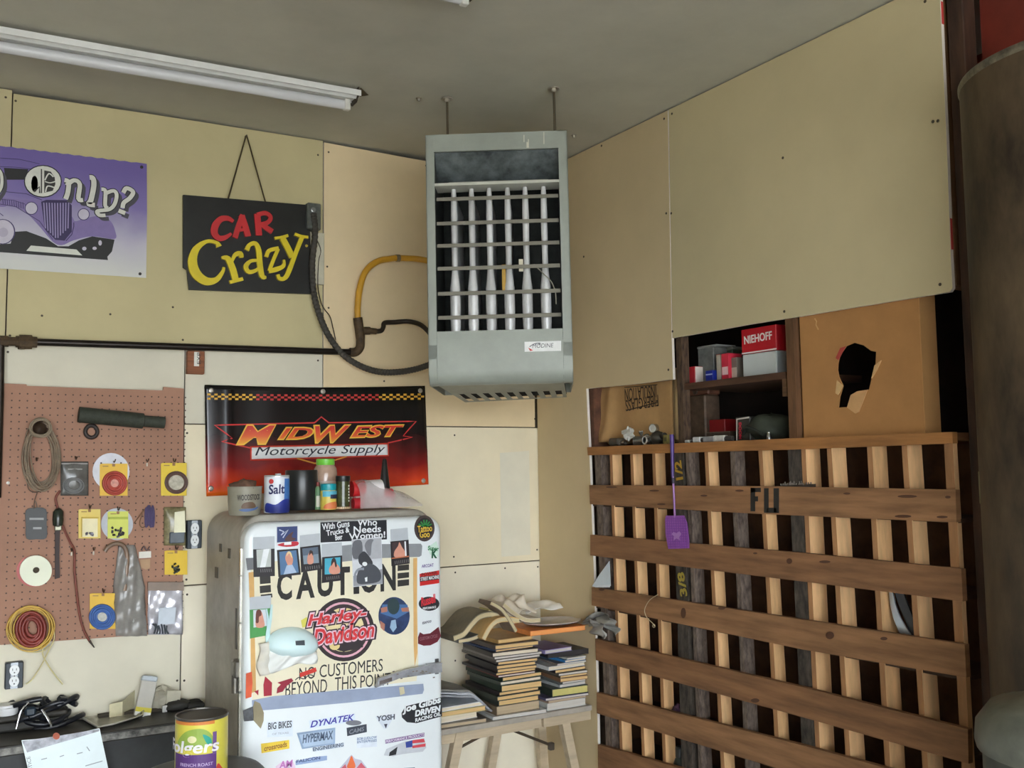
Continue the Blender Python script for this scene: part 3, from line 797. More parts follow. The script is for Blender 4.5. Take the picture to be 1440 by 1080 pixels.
def green_x(t):
    t.part('rim', MB().prism(t.Ls(rectp(152, 179, 727, 730)), 0.006, 0.016), P(170, 180, 60))
    dark_bits(156, 172, 741, 754, 14, (62, 58, 66))(t)
carded(151, 180, 719, 757, 'lime green blister card of dark fittings in front of a grey disc', (206, 210, 92), extra=green_x, name='blister_card', disc=(164.5, 737, 22.5, (176, 178, 186)))
t = peg('cord_bundle', 'small tied bundle of purple cord hanging right of centre', 'cord', 207, 712)
cw = MB()
for i in range(9):
    cw.tube([t.L(x, y)+(0.006+0.003*(i % 4),) for x, y in ell(205+i*1.25, 726+U(-2, 2), 1.6, 14, 16)], 0.0022, 6, closed=True)
t.part('bundle', cw, mat((72, 58, 104), 0.5, var=0.2), None, 60)
t.part('tail', MB().tube(cr([t.L(*q)+(0.006,) for q in ((203, 716), (194, 728), (188, 736))], 5), 0.002, 6).tube(cr([t.L(*q)+(0.006,) for q in ((200, 722), (196, 736), (200, 742), (206, 738))], 5), 0.0018, 6), mat((120, 88, 60), 0.6), None, 60)
t = peg('parts_bag', 'greenish clear bag with a white card and grey fitting inside, beside the upper outlet', 'bag', 246, 716)
t.part('bag', MB().grid(lambda u, v: t.L(230+31*u, 713+54*v)+(0.004+0.016*math.sin(math.pi*u)*math.sin(math.pi*v)**0.5,), 8, 10), mat((140, 132, 98), 0.2, var=0.3, sc=40), None, 60, solid=0.001)
t.part('card', MB().prism(t.Ls([(244, 720), (258, 718), (259, 748), (243, 750)]), 0.02, 0.0215), mat((226, 222, 190), 0.4, var=0.1))
t.part('fitting', MB().box(t.L(237, 750)[0], t.L(258, 750)[0], t.L(240, 764)[1], t.L(240, 748)[1], 0.012, 0.022, bev=0.003), mat((84, 92, 100), 0.4, var=0.2))
t = peg('clip_lamp', 'dark pocket tool with a long black strap hanging down', 'tool', 81, 718)
t.part('body', MB().lathe([(0.004, -0.035), (0.017, -0.03), (0.019, -0.01), (0.018, 0.02), (0.01, 0.03), (0.003, 0.034)], 14, c=t.L(81, 727)+(0.018,), axis='y'), mat((44, 50, 40), 0.25, var=0.3, sc=30), None, 50)
t.part('strap', MB().prism(t.Ls([(77, 742), (84, 742), (83, 780), (84, 812), (77, 814), (77, 790)]), 0.002, 0.010), mat((52, 34, 30), 0.6))
t.part('clasp', MB().box(t.L(76, 740)[0], t.L(86, 740)[0], t.L(80, 746)[1], t.L(80, 736)[1], 0.004, 0.02, bev=0.003), mat((130, 128, 110), 0.35, metal=0.6))
t = peg('brown_cable', 'long reddish brown cord hanging down to the wall below the pegboard', 'cord', 88, 740)
t.part('cord', MB().tube(cr([t.L(*q)+(0.012,) for q in ((84, 690), (78, 700), (80, 712), (88, 740), (97, 760), (104, 775), (104, 800), (107, 830), (111, 862), (117, 885), (126, 902))], 5), 0.004, 8), mat((118, 58, 44), 0.5), None, 60)
t.part('tip', MB().tube([t.L(125, 900)+(0.012,), t.L(132, 910)+(0.012,)], [0.0048, 0.002], 8), mat((60, 52, 46), 0.4), None, 60)
t = peg('tape_reel', 'cream round reel with a dark centre at the left of the pegboard', 'reel', 49, 802)
t.part('flange', MB().prism(t.Ls(ell(47, 803, 24, 22, 30)), 0.0, 0.004), mat((186, 92, 90), 0.5))
t.part('face', MB().prism(t.Ls(ell(49.5, 802, 22.5, 21.5, 32)), 0.004, 0.022), mat((228, 230, 206), 0.5, var=0.03), None, 40)
t.part('hub', MB().lathe([(0.011, 0.022), (0.010, 0.026), (0.004, 0.03)], 10, c=t.L(50, 801)+(0,)), mat((70, 60, 44), 0.6), None, 40)
t = peg('hang_tag', 'white tag above a tan tag on a hook right of centre', 'tag', 204, 770)
t.part('white_tag', MB().prism(t.Ls([(195, 776), (212, 775), (212, 784), (195, 785)]), 0.002, 0.006), P(220, 214, 204))
t.part('tan_tag', MB().prism(t.Ls([(197, 787), (211, 786), (211, 798), (205, 801), (198, 798)]), 0.002, 0.0035), P(178, 142, 106))
t.part('staple', MB().tube(cr([t.L(*q)+(0.006,) for q in ((198, 774), (202, 768), (206, 774), (210, 768))], 4), 0.0025, 6), mat((80, 60, 60), 0.4, metal=0.5))
carded(231, 263, 774, 808, 'yellow pack of black clips under the upper outlet', (222, 184, 36), extra=dark_bits(240, 252, 792, 805, 12, (44, 50, 36)), name='blister_card')
carded(126, 163, 834, 884, 'yellow card with a blue coil near the bottom of the pegboard', (222, 178, 44), (143, 867, 18.5, 7, (52, 92, 158)), (143, 867, 7, (180, 180, 170)), name='carded_coil')
t = peg('hose_loop', 'curved clear brown hose above the grey plastic bag', 'hose', 165, 765)
t.part('hose', MB().tube(cr([t.L(*q)+(0.018,) for q in ((146, 775), (152, 768), (162, 764), (172, 767), (177, 778), (177, 800), (174, 830))], 6), 0.008, 10), mat((128, 104, 86), 0.25, var=0.2), None, 60)
t = peg('plastic_bag', 'crumpled grey clear plastic bag at the bottom of the pegboard', 'bag', 187, 790)
def bagf(u, v):
    w = 14+12*min(1, v*2.2)
    return t.L(178+8*v*0.8+(u-0.5)*2*w*0.85, 766+128*v)+(0.006+0.022*math.sin(math.pi*u)**0.7*(0.4+0.6*math.sin(math.pi*min(1, v*1.05))) + 0.004*math.sin(u*17+v*9)+0.003*math.sin(v*31+u*6),)
t.part('film', MB().grid(bagf, 14, 24), mat((160, 156, 150), 0.15, var=0.12, sc=25, alpha=0.62), None, 60, solid=0.0008)
t.part('contents', MB().grid(lambda u, v: t.L(170+34*u, 835+52*v)+(0.004+0.012*math.sin(math.pi*u)*math.sin(math.pi*v)+0.003*math.sin(9*u+14*v),), 10, 12), mat((150, 150, 146), 0.4, var=0.2, sc=30), None, 60)
t = peg('foil_bag', 'shiny silver antistatic bag with black leads in the lower right corner', 'bag', 232, 828)
def foil(u, v): return t.L(207.5+49*u, 826+66*v)+(0.006+0.01*math.sin(math.pi*u)*math.sin(math.pi*v)+0.0035*math.sin(u*15+v*8)+0.003*math.sin(u*7-v*13),)
t.part('film', MB().grid(foil, 18, 20), mat((206, 204, 212), 0.28, metal=0.35, var=0.2, sc=22), None, 60, solid=0.001)
t.part('header', MB().prism(t.Ls(rectp(207, 257, 818, 830)), 0.004, 0.018), mat((136, 116, 100), 0.4, var=0.15))
t.part('label_card', MB().prism(t.Ls([(222, 854), (246, 853), (244, 876), (220, 878)]), 0.018, 0.022), P(196, 204, 214))
lw = MB()
for i in range(6): lw.tube(cr([t.L(213+i*4, 876+U(0, 3))+(0.023,), t.L(217+i*3, 882+U(-3, 3))+(0.026,), t.L(215+i*4, 890)+(0.022,)], 4), 0.0032, 6)
t.part('leads', lw, P(60, 66, 72), None, 60)
t = peg('yellow_wire_coil', 'coil of yellow wire round a dark red spool at the lower left', 'wire', 42, 880)
cw = MB()
for i in range(8):
    cw.tube([t.L(x, y)+(0.006+0.0025*i,) for x, y in ell(44+U(-3, 3), 882+U(-2, 3), U(27, 34), U(25, 30), 30)], 0.0026, 6, closed=True)
t.part('loops', cw, mat((206, 164, 50), 0.45, var=0.12), None, 60)
cw = MB()
for i in range(6): cw.tube([t.L(x, y)+(0.02+0.002*(i % 3),) for x, y in ell(44+U(-2, 2), 882+U(-1, 2), 9+i*2.2, 12+i*2.4, 26)], 0.0055, 8, closed=True)
t.part('spool', cw, mat((128, 48, 38), 0.45, var=0.15), None, 60)
t.part('card', MB().prism(t.Ls([(24, 897), (64, 899), (62, 908), (23, 911)]), 0.0, 0.003), P(226, 196, 130))
t.part('tail', MB().tube(cr([t.L(*q)+(0.005,) for q in ((75, 880), (76, 898), (68, 915), (58, 935), (45, 955), (36, 962))], 5), 0.0022, 6).tube(cr([t.L(*q)+(0.005,) for q in ((62, 905), (60, 920), (72, 942), (88, 962))], 5), 0.0022, 6).tube(cr([t.L(*q)+(0.005,) for q in ((14, 890), (18, 906), (36, 916), (58, 916), (70, 908))], 5), 0.002, 6), mat((214, 200, 140), 0.5), None, 60)
for x, y, lb in ((206, 649, 'bare steel peg hook between the two yellow coil cards'), (100, 774, 'bare peg hook beside the brown cord'), (131, 773, 'bare peg hook above the blue coil card')):
    t = peg('peg_hook', lb, 'hook', x, y, 0)
    hook(t, x, y)
    t.part('tip', MB().tube([(0.0, -0.006, 0.012), (0.0, -0.018, 0.01)], 0.003, 8), P(214, 206, 190))
t = Th('push_pin', 'white push pin at the left edge of the pegboard', 'pin', BACK, 11, 679, PEG)
t.part('head', MB().lathe([(0.005, 0), (0.003, 0.004), (0.006, 0.01), (0.004, 0.012)], 10), P(230, 226, 220), None, 50)

# ------------------------------------------------------------------ unit heater hanging from the ceiling
_ha = math.radians(33.2)
HR = Vector((math.cos(_ha), -math.sin(_ha), 0))
HP = Plane(Vector((1.86, 3.15, 0)) + Vector((-math.sin(_ha), -math.cos(_ha), 0))*0.10, HR)
t = Th('unit_heater', 'grey green unit heater with open louvred front, hung from the ceiling on rods', 'heater', HP, 703, 540)
m_hg = mat((152, 157, 147), 0.42, var=0.08, sc=6)
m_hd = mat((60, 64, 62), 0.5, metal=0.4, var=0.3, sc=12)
m_hl = mat((150, 148, 138), 0.45, metal=0.3, var=0.15, sc=20)
xl, xr = t.L(602, 370)[0], t.L(803.5, 370)[0]
yt = (t.L(602, 193)[1]+t.L(800, 180)[1])/2
yb = (t.L(602, 545)[1]+t.L(805, 534)[1])/2
ox0, ox1 = t.L(614, 370)[0], t.L(790.5, 370)[0]
oy1 = (t.L(614, 214)[1]+t.L(789, 207)[1])/2
oy0 = (t.L(614, 465.4)[1]+t.L(792, 462.6)[1])/2
DP = 0.50
# left and right side panels (stiles in front), top, lower panel with rounded foot
for nm, a, b in (('side_panel', xl, ox0), ('side_panel', ox1, xr)):
    rr = 0.05
    prof = [(0, yt), (-DP, yt), (-DP, yb)] + [(-rr+rr*math.sin(w), yb+rr-rr*math.cos(w)) for w in [math.radians(q) for q in (0, 18, 36, 54, 72, 90)]]
    inner = a+0.004 if a == xl else b-0.004
    mb = MB().prism(prof, 0, 1)
    k0, k1 = (a, a+0.004) if a == xl else (b-0.004, b)
    mb.fn(lambda x, y, z: (k0+(k1-k0)*z, y, x))
    mb.box(a, b, oy0-0.1, yt, -0.02, 0.0)
    pr2 = [(-0.02, oy0-0.05), (0, oy0-0.05)] + [(-rr+rr*math.sin(w), yb+rr-rr*math.cos(w)) for w in [math.radians(q) for q in (90, 72, 54, 36, 18, 0)]] + [(-0.06, yb+0.004), (-0.02, yb+0.03)]
    n0 = len(mb.v)
    mb.prism(pr2, 0, 1)
    mb.fn(lambda x, y, z: (a+(b-a)*z, y, x), n0)
    t.part(nm, mb, m_hg, None, 35)
t.part('top_panel', MB().box(xl, xr, yt-0.004, yt, -DP, 0).box(ox0, ox1, oy1, yt, -0.012, -0.001), m_hg)
rr = 0.05
pr = [(0-0.001, oy0)] + [(-rr-0.001+rr*math.sin(w), yb+rr-rr*math.cos(w)) for w in [math.radians(q) for q in (90, 72, 54, 36, 18, 0)]] + [(-0.12, yb), (-0.12, yb+0.006), (-0.055, yb+0.006), (-0.012, yb+0.05), (-0.012, oy0)]
mb = MB().prism(pr, 0, 1).fn(lambda x, y, z: (ox0+0.0008+(ox1-ox0-0.0016)*z, y, x))
t.part('lower_panel', mb, m_hg, None, 35)
# underside scoop with a row of slots along its back edge, flat bottom behind it
qa = (ox0, yb+0.001, -0.045); qb = (ox1, yb+0.001, -0.045)
qc = t.L(797, 559, -0.25)+(-0.25,); qd = t.L(654, 565, -0.25)+(-0.25,)
def sc3(u, v): return tuple((a*(1-u)+b*u)*(1-v)+(d*(1-u)+c*u)*v for a, b, c, d in zip(qa, qb, qc, qd))
mb = MB()
mb.grid(lambda u, v: sc3(u, v*0.5), 4, 2)
for i in range(9):
    u0, u1 = (i+0.15)/9.3+0.03, (i+0.15)/9.3+0.03+0.058
    n0 = len(mb.v); mb.add([sc3(u1, 0.5), sc3((i+1.15)/9.3+0.03 if i < 8 else 1, 0.5), sc3((i+1.15)/9.3+0.03 if i < 8 else 1, 0.96), sc3(u1, 0.96)], [(0, 1, 2, 3)])
mb.add([sc3(0, 0.5), sc3(0.15/9.3+0.03, 0.5), sc3(0.15/9.3+0.03, 0.96), sc3(0, 0.96)], [(0, 1, 2, 3)])
mb.add([sc3(0, 0.96), sc3(1, 0.96), sc3(1, 1), sc3(0, 1)], [(0, 1, 2, 3)])
t.part('scoop', mb, mat((150, 148, 130), 0.5, var=0.1), None, None, solid=0.002)
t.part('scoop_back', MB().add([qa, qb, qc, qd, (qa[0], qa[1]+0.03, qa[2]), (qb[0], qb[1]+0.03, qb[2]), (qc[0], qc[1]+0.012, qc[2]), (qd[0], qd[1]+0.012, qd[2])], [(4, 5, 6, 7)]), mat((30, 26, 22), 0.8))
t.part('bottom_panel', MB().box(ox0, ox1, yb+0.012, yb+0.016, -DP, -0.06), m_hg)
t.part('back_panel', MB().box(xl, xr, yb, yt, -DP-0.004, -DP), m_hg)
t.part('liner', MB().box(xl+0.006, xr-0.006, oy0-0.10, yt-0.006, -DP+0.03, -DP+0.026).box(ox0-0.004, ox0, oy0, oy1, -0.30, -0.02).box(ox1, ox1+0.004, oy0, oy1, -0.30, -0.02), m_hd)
# slanting baffle at the top of the opening
yl = (t.L(614, 259)[1]+t.L(788, 253)[1])/2
mb = MB()
mb.add([(ox0, yl+0.035, -0.10), (ox1, yl+0.035, -0.10), (ox1, oy1-0.002, -0.02), (ox0, oy1-0.002, -0.02), (ox0, yl+0.035, -0.104), (ox1, yl+0.035, -0.104), (ox1, oy1+0.002, -0.02), (ox0, oy1+0.002, -0.02)], [(0, 1, 2, 3), (7, 6, 5, 4), (0, 4, 5, 1), (1, 5, 6, 2), (2, 6, 7, 3), (3, 7, 4, 0)])
t.part('baffle', mb, mat((120, 128, 130), 0.3, metal=0.5, var=0.5, sc=10))
t.part('ledge_strip', MB().box(ox0, ox1, yl-0.006, yl+0.004, -0.10, -0.004), mat((196, 196, 184), 0.4, var=0.06))
t.part('ledge_lip', MB().box(ox0+0.045, ox1-0.04, yl+0.004, yl+0.026, -0.075, -0.07), mat((150, 150, 138), 0.45, var=0.1))
# six exchanger tubes
ytop, ybot = yl-0.006, oy0+0.004
for i, px in enumerate((641, 666, 691, 717, 742, 768)):
    x = t.L(px, 370, -0.06)[0]
    H = ytop-ybot
    prof = []
    for q, r in ((-0.05, 0.017), (0.06, 0.019), (0.2, 0.0195), (0.30, 0.019), (0.36, 0.015), (0.42, 0.0118), (0.52, 0.011), (0.65, 0.012), (0.8, 0.0125), (0.92, 0.011), (0.97, 0.009), (1.0, 0.008)):
        prof.append((r, q*H))
    mb = MB()
    mb.lathe(prof, 14, c=(x, ybot, -0.06), axis='y')
    # flat body running back into the case
    mb.box(x-0.006, x+0.006, ybot-0.02, ytop-0.02, -0.40, -0.06)
    t.part('exchanger_tube', mb, mat((226, 226, 226), 0.35, metal=0.2, var=0.2, sc=9, stretch=(1, 0.35, 1)), None, 50)
# horizontal louvre bars
for a, b in ((278, 273), (313, 307), (344, 339), (376, 372), (412, 407), (446, 441)):
    y = (t.L(616, a)[1]+t.L(788, b)[1])/2
    mb = MB().box(ox0+0.004, ox1-0.004, -0.0075, 0.0075, -0.002, 0.002, bev=0.001)
    mb.xf(Matrix.Translation((0, y, -0.022)) @ Matrix.Rotation(math.radians(-18), 4, 'X'))
    t.part('louvre_bar', mb, mat((138, 134, 122), 0.5, var=0.1))
# wiring and tag behind the tubes
t.part('valve_tag', MB().box(t.L(731, 370, -0.05)[0], t.L(737, 370, -0.05)[0], t.L(733, 382, -0.05)[1], t.L(733, 365, -0.05)[1], -0.05, -0.046), P(222, 214, 190))
t.part('igniter', MB().box(t.L(707, 370, -0.05)[0], t.L(712, 370, -0.05)[0], t.L(709, 408, -0.05)[1], t.L(709, 372, -0.05)[1], -0.06, -0.05), P(190, 150, 60))
t.part('wire', MB().tube(cr([t.L(*q, -0.03)+(-0.03,) for q in ((752, 372), (764, 384), (776, 396), (782, 412), (783, 428))], 5), 0.002, 6), mat((150, 146, 130), 0.5))
# badge
bq = t.Ls([(738, 481), (789.5, 480), (789.5, 494), (738, 495)])
bd = t.part('badge', MB().prism(bq, 0, 0.0015), P(232, 232, 230))
T(t, 'badge_lettering', 'MODINE', (749, 490), (779, 489), 6, P(90, 92, 96), 0.002, 0.0, 0.2, parent=bd)
t.part('badge_mark', MB().prism(t.Ls([(743, 489), (750, 493), (746, 494)]), 0.0015, 0.002), P(200, 60, 60), bd)
t.part('badge_arc', MB().rib(t.Ls(cr([(745, 488), (752, 484), (760, 483), (758, 486)], 4)), 0.003, 0.0015, 0.002), P(110, 112, 118), bd)
dr = MB()
for x, y0, y1, w in ((739, 190, 200, 1.2), (743, 200, 208, 2), (745, 196, 208, 1.4), (767, 186, 203, 1.2)):
    dr.prism(t.Ls(rectp(x, x+w, y0, y1)), 0, 0.0008)
t.part('paint_drip', dr, P(206, 204, 186), kind='stuff')
# hanging rods
for px, py in ((632, 136), (782, 123)):
    p = zhit(px, py, ZC)-t.P
    x = p.dot(HP.r); z = p.dot(HP.n)
    yc = ZC-t.P.z
    mb = MB().tube([(x, yt-0.02, z), (x, yc-0.004, z)], 0.0048, 8)
    rod = t.part('hanger_rod', mb, mat((110, 100, 84), 0.4, metal=0.7), None, 50)
    mb = MB().tube([(x, yc-0.009, z), (x, yc-0.005, z)], 0.022, 12).tube([(x, yc-0.020, z), (x, yc-0.009, z)], 0.011, 6)
    t.part('washer', mb, mat((176, 170, 156), 0.35, metal=0.6), rod, 40)
    t.part('nut', MB().tube([(x, yt, z), (x, yt+0.012, z)], 0.012, 6), mat((176, 170, 156), 0.35, metal=0.6), rod, 40)
fl = MB().tube([(xr-0.12, yt-0.1, -DP-0.12), (xr-0.12, yt-0.1, -DP)], 0.06, 18)
t.part('flue_collar', fl, m_hl, None, 50)

t.o.matrix_world = t.o.matrix_world @ Matrix.Rotation(math.radians(0.45), 4, 'Z')

# ------------------------------------------------------------------ parts bins in the right wall
LW = wood(240, 192, 138, (6, 1, 6), var=0.12, sc=5, bump=0.05)
LW2 = wood(230, 182, 128, (6, 1, 6), var=0.15, sc=5, bump=0.05)
DW = mat((70, 58, 52), 0.8, var=0.5, sc=26, stretch=(3, 1, 3), rgb2=(128, 112, 100))
BRD = wood(152, 110, 74, (1, 9, 1), var=0.25, sc=3.2, bump=0.08)
BRD2 = wood(144, 102, 68, (1, 9, 1), var=0.25, sc=3.0, bump=0.08)
t = Th('parts_bin_rack', 'wooden rack of parts bins with long front boards set into the right wall', 'shelf', RIGHT, 1090, 1000, at=(XR, 2.68, 0.0))
bins = t
ZFR = 0.02
def bd(name, q, z0, z1, m, parent=None, label=None, bev=True):
    return t.part(name, MB().prism(t.Ls(q, z1), z0, z1), m, parent, label=label)
boards = [[(828.5, 682.2), (1090, 684), (1343.7, 688.7), (1345, 734.6), (1064, 722.5), (829.5, 709)],
          [(830, 752), (1129, 777.8), (1351.7, 800), (1354, 845.7), (1129, 817.8), (830, 781)],
          [(832, 826), (1130, 871.7), (1356.5, 906.4), (1358.8, 952.7), (1129, 913.4), (832, 851.3)],
          [(836.8, 898.2), (1130, 966.8), (1361, 1025.6), (1362, 1074), (1130, 1009), (838, 928.3)],
          [(839, 974), (1130, 1048.6), (1364, 1112), (1366, 1160), (1130, 1092), (839, 1003)],
          [(840.5, 1047), (1130, 1130), (1367, 1200), (1369, 1248), (1130, 1172), (841, 1080)],
          [(842, 1120), (1130, 1212), (1370, 1290), (1372, 1338), (1130, 1256), (842, 1156)]]
bo = []
for i, q in enumerate(boards):
    bo.append(bd('front_board', q, 0.0, ZFR, BRD if i % 2 == 0 else BRD2))
# stencilled letters on the first board
fu = MB()
for pts in ([(1055.5, 686), (1062, 686), (1062, 719), (1055.5, 719)], [(1055.5, 686), (1070, 686), (1070, 692), (1055.5, 692)], [(1060, 698), (1066, 698), (1066, 705), (1060, 705)],
            [(1074.5, 686.5), (1081, 686.5), (1081, 721), (1074.5, 721)], [(1088, 686.5), (1095.5, 686.5), (1095.5, 721.5), (1088, 721.5)], [(1078, 714), (1092, 714), (1092, 721.3), (1078, 721.3)]):
    fu.prism(t.Ls(pts, ZFR), ZFR, ZFR+0.0006)
t.part('stencil_lettering', fu, P(36, 34, 32), bo[0])
kn = MB()
for x, y, rx, ry in ((961, 862, 3.6, 7.5), (1167, 893.5, 6, 5.5), (1243, 898, 5, 2.5), (1062, 778, 3, 1.5), (1160, 790, 8, 2), (1110, 789, 4, 4), (1191, 694, 5, 1.6), (1276, 698, 14, 2.2), (1333, 699, 4, 2), (1270, 726, 12, 2.2), (1325, 727, 8, 1.8), (1062, 985, 6, 3), (846, 829, 4, 2), (1015, 855, 5, 2.5), (860, 685, 8, 1.4), (920, 690, 7, 1.4), (990, 697, 5, 1.5), (1040, 690, 6, 1.6), (930, 709, 6, 1.4)):
    kn.prism(t.Ls(ell(x, y, rx, ry, 12), ZFR), ZFR, ZFR+0.0004)
t.part('knot', kn, P(84, 50, 30), kind='stuff')
# ledge on top of the bins
lq = [(825.5, 629), (1120, 616), (1339, 607.4), (1340, 623.5), (1120, 632), (826.5, 640.3)]
zt = t.L(1090, 617, 0.02)[1]; zbt = t.L(1090, 633, 0.02)[1]
bd('ledge_front', lq, 0.0, 0.022, wood(164, 112, 62, (1, 9, 1), var=0.2, sc=4))
xa, xb = t.L(826, 634)[0], t.L(1339, 612)[0]
bd_top = MB().box(xa+0.005, xb-0.004, zt-0.024, zt-0.002, -0.40, 0.0)
t.part('ledge_top', bd_top, wood(132, 92, 60, (1, 9, 1)))
# vertical dividers: pixel at y=660 and at y=890, tone, thickness
cols = [(837, 846, 0, 0.045), (858, 866, 1, 0.019), (887, 896, 1, 0.019), (918, 926, 1, 0.019), (946, 953, 2, 0.062), (965, 974.5, 0, 0.020), (992, 1004, 1, 0.019), (1028, 1039, 0, 0.022), (1068, 1081, 1, 0.019), (1109, 1120, 2, 0.055), (1128, 1139, 1, 0.019), (1164.5, 1178.5, 1, 0.019), (1221, 1234, 1, 0.019), (1270, 1285, 1, 0.019), (1329.5, 1342, 1, 0.028)]
posts = {}
m_edge_shade = wood(176, 128, 86, (6, 1, 6), var=0.15, sc=5, bump=0.05)   # shade painted in: divider front edges darker than their lit sides
for a, b, tone, th_ in cols:
    z = -0.003
    p, q = t.L(a, 660, z), t.L(b, 890, z)
    sl = (q[0]-p[0])/(q[1]-p[1])
    y1, y0 = zt-0.025, 0.0
    x1 = p[0]+(y1-p[1])*sl; x0 = p[0]+(y0-p[1])*sl
    dep = (0.05 if a < 1100 else 0.068) if tone < 2 else 0.05
    if a > 1320: dep = 0.02
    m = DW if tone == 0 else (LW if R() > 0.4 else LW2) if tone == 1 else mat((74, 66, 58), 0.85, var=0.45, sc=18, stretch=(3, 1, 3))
    o = t.part('divider' if tone < 2 else 'post', MB().prism([(x0, y0), (x0+th_, y0), (x1+th_, y1), (x1, y1)], z-dep, z, 0, 1, 1), [m_edge_shade if tone == 1 else m, m])
    posts[a] = o
# bin floors and back
for q in boards:
    y = t.L(q[4][0], q[4][1], 0.0)[1]
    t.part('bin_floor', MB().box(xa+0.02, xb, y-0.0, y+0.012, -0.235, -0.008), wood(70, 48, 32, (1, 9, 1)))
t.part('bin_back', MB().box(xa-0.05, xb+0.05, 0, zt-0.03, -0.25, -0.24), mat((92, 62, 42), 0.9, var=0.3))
# chalk numbers on the posts
def ptext(s, a, b, hpx, m, z, par): 
    A, B = t.L(*a, z), t.L(*b, z); h = hpx*t.sc(*a)
    t.part('post_lettering', put_text(MB(), s, A, B, h, z+0.001, 0.03, 0, 0.0006), m, par)
YC = P(190, 150, 50)
ptext('1/2', (961, 674), (958, 647), 10, YC, 0.0, posts[946])
ptext('3/8', (967, 838), (962, 804), 10, P(170, 150, 60), 0.0, posts[946])
# uprights and shelf above the ledge
up = MB()
A, B = t.L(952, 478, -0.004), t.L(954, 612, -0.004)
t.part('post', MB().prism([(A[0]-0.006, B[1]-0.03), (A[0]+0.026, B[1]-0.03), (A[0]+0.026, 2.24), (A[0]-0.006, 2.24)], -0.04, -0.004), mat((46, 31, 24), 0.85, var=0.6, sc=22, stretch=(4, 1, 4), rgb2=(100, 78, 58)))
A = t.L(1107, 530, -0.004)[0]; B = t.L(1122, 530, -0.004)[0]
t.part('post', MB().box(A, B-0.012, zt-0.002, 2.24, -0.09, -0.004), wood(112, 78, 50, (6, 1, 6)))
ys = t.L(1030, 541, -0.02)[1]
xs0 = t.L(958, 541, -0.02)[0]; xs1 = t.L(1107, 525, -0.02)[0]
t.part('shelf_board', MB().box(xs0, xs1, ys-0.0, ys+0.024, -0.40, -0.012), wood(84, 56, 38, (1, 9, 1)))
yshelf = ys+0.024
t.part('cleat', MB().box(xs1-0.02, xs1, ys-0.06, ys, -0.12, -0.015), wood(104, 74, 48))
t.part('stud', MB().box(t.L(830, 580, -0.02)[0]-0.02, t.L(836, 580, -0.02)[0], zt, 2.24, -0.10, -0.016), mat((96, 62, 44), 0.85, var=0.4, sc=14))
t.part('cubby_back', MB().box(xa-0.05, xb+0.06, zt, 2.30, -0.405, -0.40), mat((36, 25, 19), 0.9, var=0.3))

# ------------------------------------------------------------------ things on the ledge and shelf
def rt(name, label, cat, px, py, off, group=None):
    """a thing standing at a pixel on a plane off metres in front of the right wall"""
    return Th(name, label, cat, RIGHT, px, py, off, group)
def stand(name, label, cat, px, py, off, y, group=None):
    p = RIGHT.hit(px, py, off)
    return Th(name, label, cat, RIGHT, 0, 0, 0, group, at=(p.x, p.y, bins.P.z+y))
def boxthing(name, label, x0, x1, ytop_px, base, off, dep, m, cat='box', bev=0.002, group=None, nm='body'):
    t = stand(name, label, cat, (x0+x1)/2, ytop_px, off, base, group)
    a, b = t.L(x0, ytop_px)[0], t.L(x1, ytop_px)[0]
    h = t.L((x0+x1)/2, ytop_px)[1]
    t.part(nm, MB().box(a, b, 0.0005, h, -dep, 0, bev=bev), m)
    t.dim = (a, b, h)
    return t
led = zt-0.002
nb_ = boxthing('carton', 'white carton under the red box on the upper shelf', 1044, 1091, 496, yshelf, -0.06, 0.12, mat((206, 212, 210), 0.5, var=0.04), group='cartons on the bin shelves')
nb_.part('end_flap', MB().box(nb_.dim[1]-0.001, nb_.dim[1]+0.002, 0.002, nb_.dim[2]-0.002, -0.11, -0.005), mat((170, 176, 176), 0.5))
h1 = nb_.dim[2]
n2 = boxthing('carton', 'red box with white capital lettering on top of the white carton', 1042, 1091, 460, yshelf+h1+0.001, -0.055, 0.12, mat((196, 26, 40), 0.45, var=0.06), group='cartons on the bin shelves')
A = n2.L(1047, 484.5); B = n2.L(1086, 477)
n2.part('lettering', put_text(MB(), 'NIEHOFF', A, B, 8.5*n2.sc(1066, 480), 0.001, 0.02, 0, 0.0006), P(240, 232, 226))
n2.part('white_edge', MB().box(n2.dim[0], n2.dim[1], 0.001, 0.006, 0.0, 0.0006), P(230, 224, 220))
t2 = boxthing('carton', 'small red carton with a white side at the left end of the upper shelf', 961, 977, 516, yshelf, -0.05, 0.06, mat((190, 44, 54), 0.5), group='cartons on the bin shelves')
t2.part('white_side', MB().box(t2.dim[1]-0.0005, t2.dim[1]+0.0012, 0.002, t2.dim[2]-0.002, -0.058, -0.002), P(226, 214, 206))
t2 = boxthing('plastic_case', 'grey see-through plastic case on the upper shelf', 981, 1003, 489, yshelf, -0.09, 0.1, mat((120, 122, 118), 0.25, var=0.2, sc=20), 'case', group='cartons on the bin shelves')
t2.part('lid', MB().box(t2.dim[0]-0.002, t2.dim[1]+0.02, t2.dim[2], t2.dim[2]+0.008, -0.1, 0.002, bev=0.002), mat((150, 152, 148), 0.3))
t2 = boxthing('carton', 'small blue box in front of the grey plastic case', 992, 1002, 521, yshelf, -0.045, 0.03, mat((26, 44, 150), 0.45), bev=0.001, group='cartons on the bin shelves')
t2.part('stripe', MB().box(t2.dim[0]+0.002, t2.dim[1]-0.002, t2.dim[2]*0.6, t2.dim[2]*0.7, 0.0, 0.0006), P(190, 200, 230))
t2 = boxthing('carton', 'bright red upright carton beside the grey carton', 1014, 1024, 497, yshelf, -0.055, 0.07, mat((214, 50, 74), 0.45), bev=0.001, group='cartons on the bin shelves')
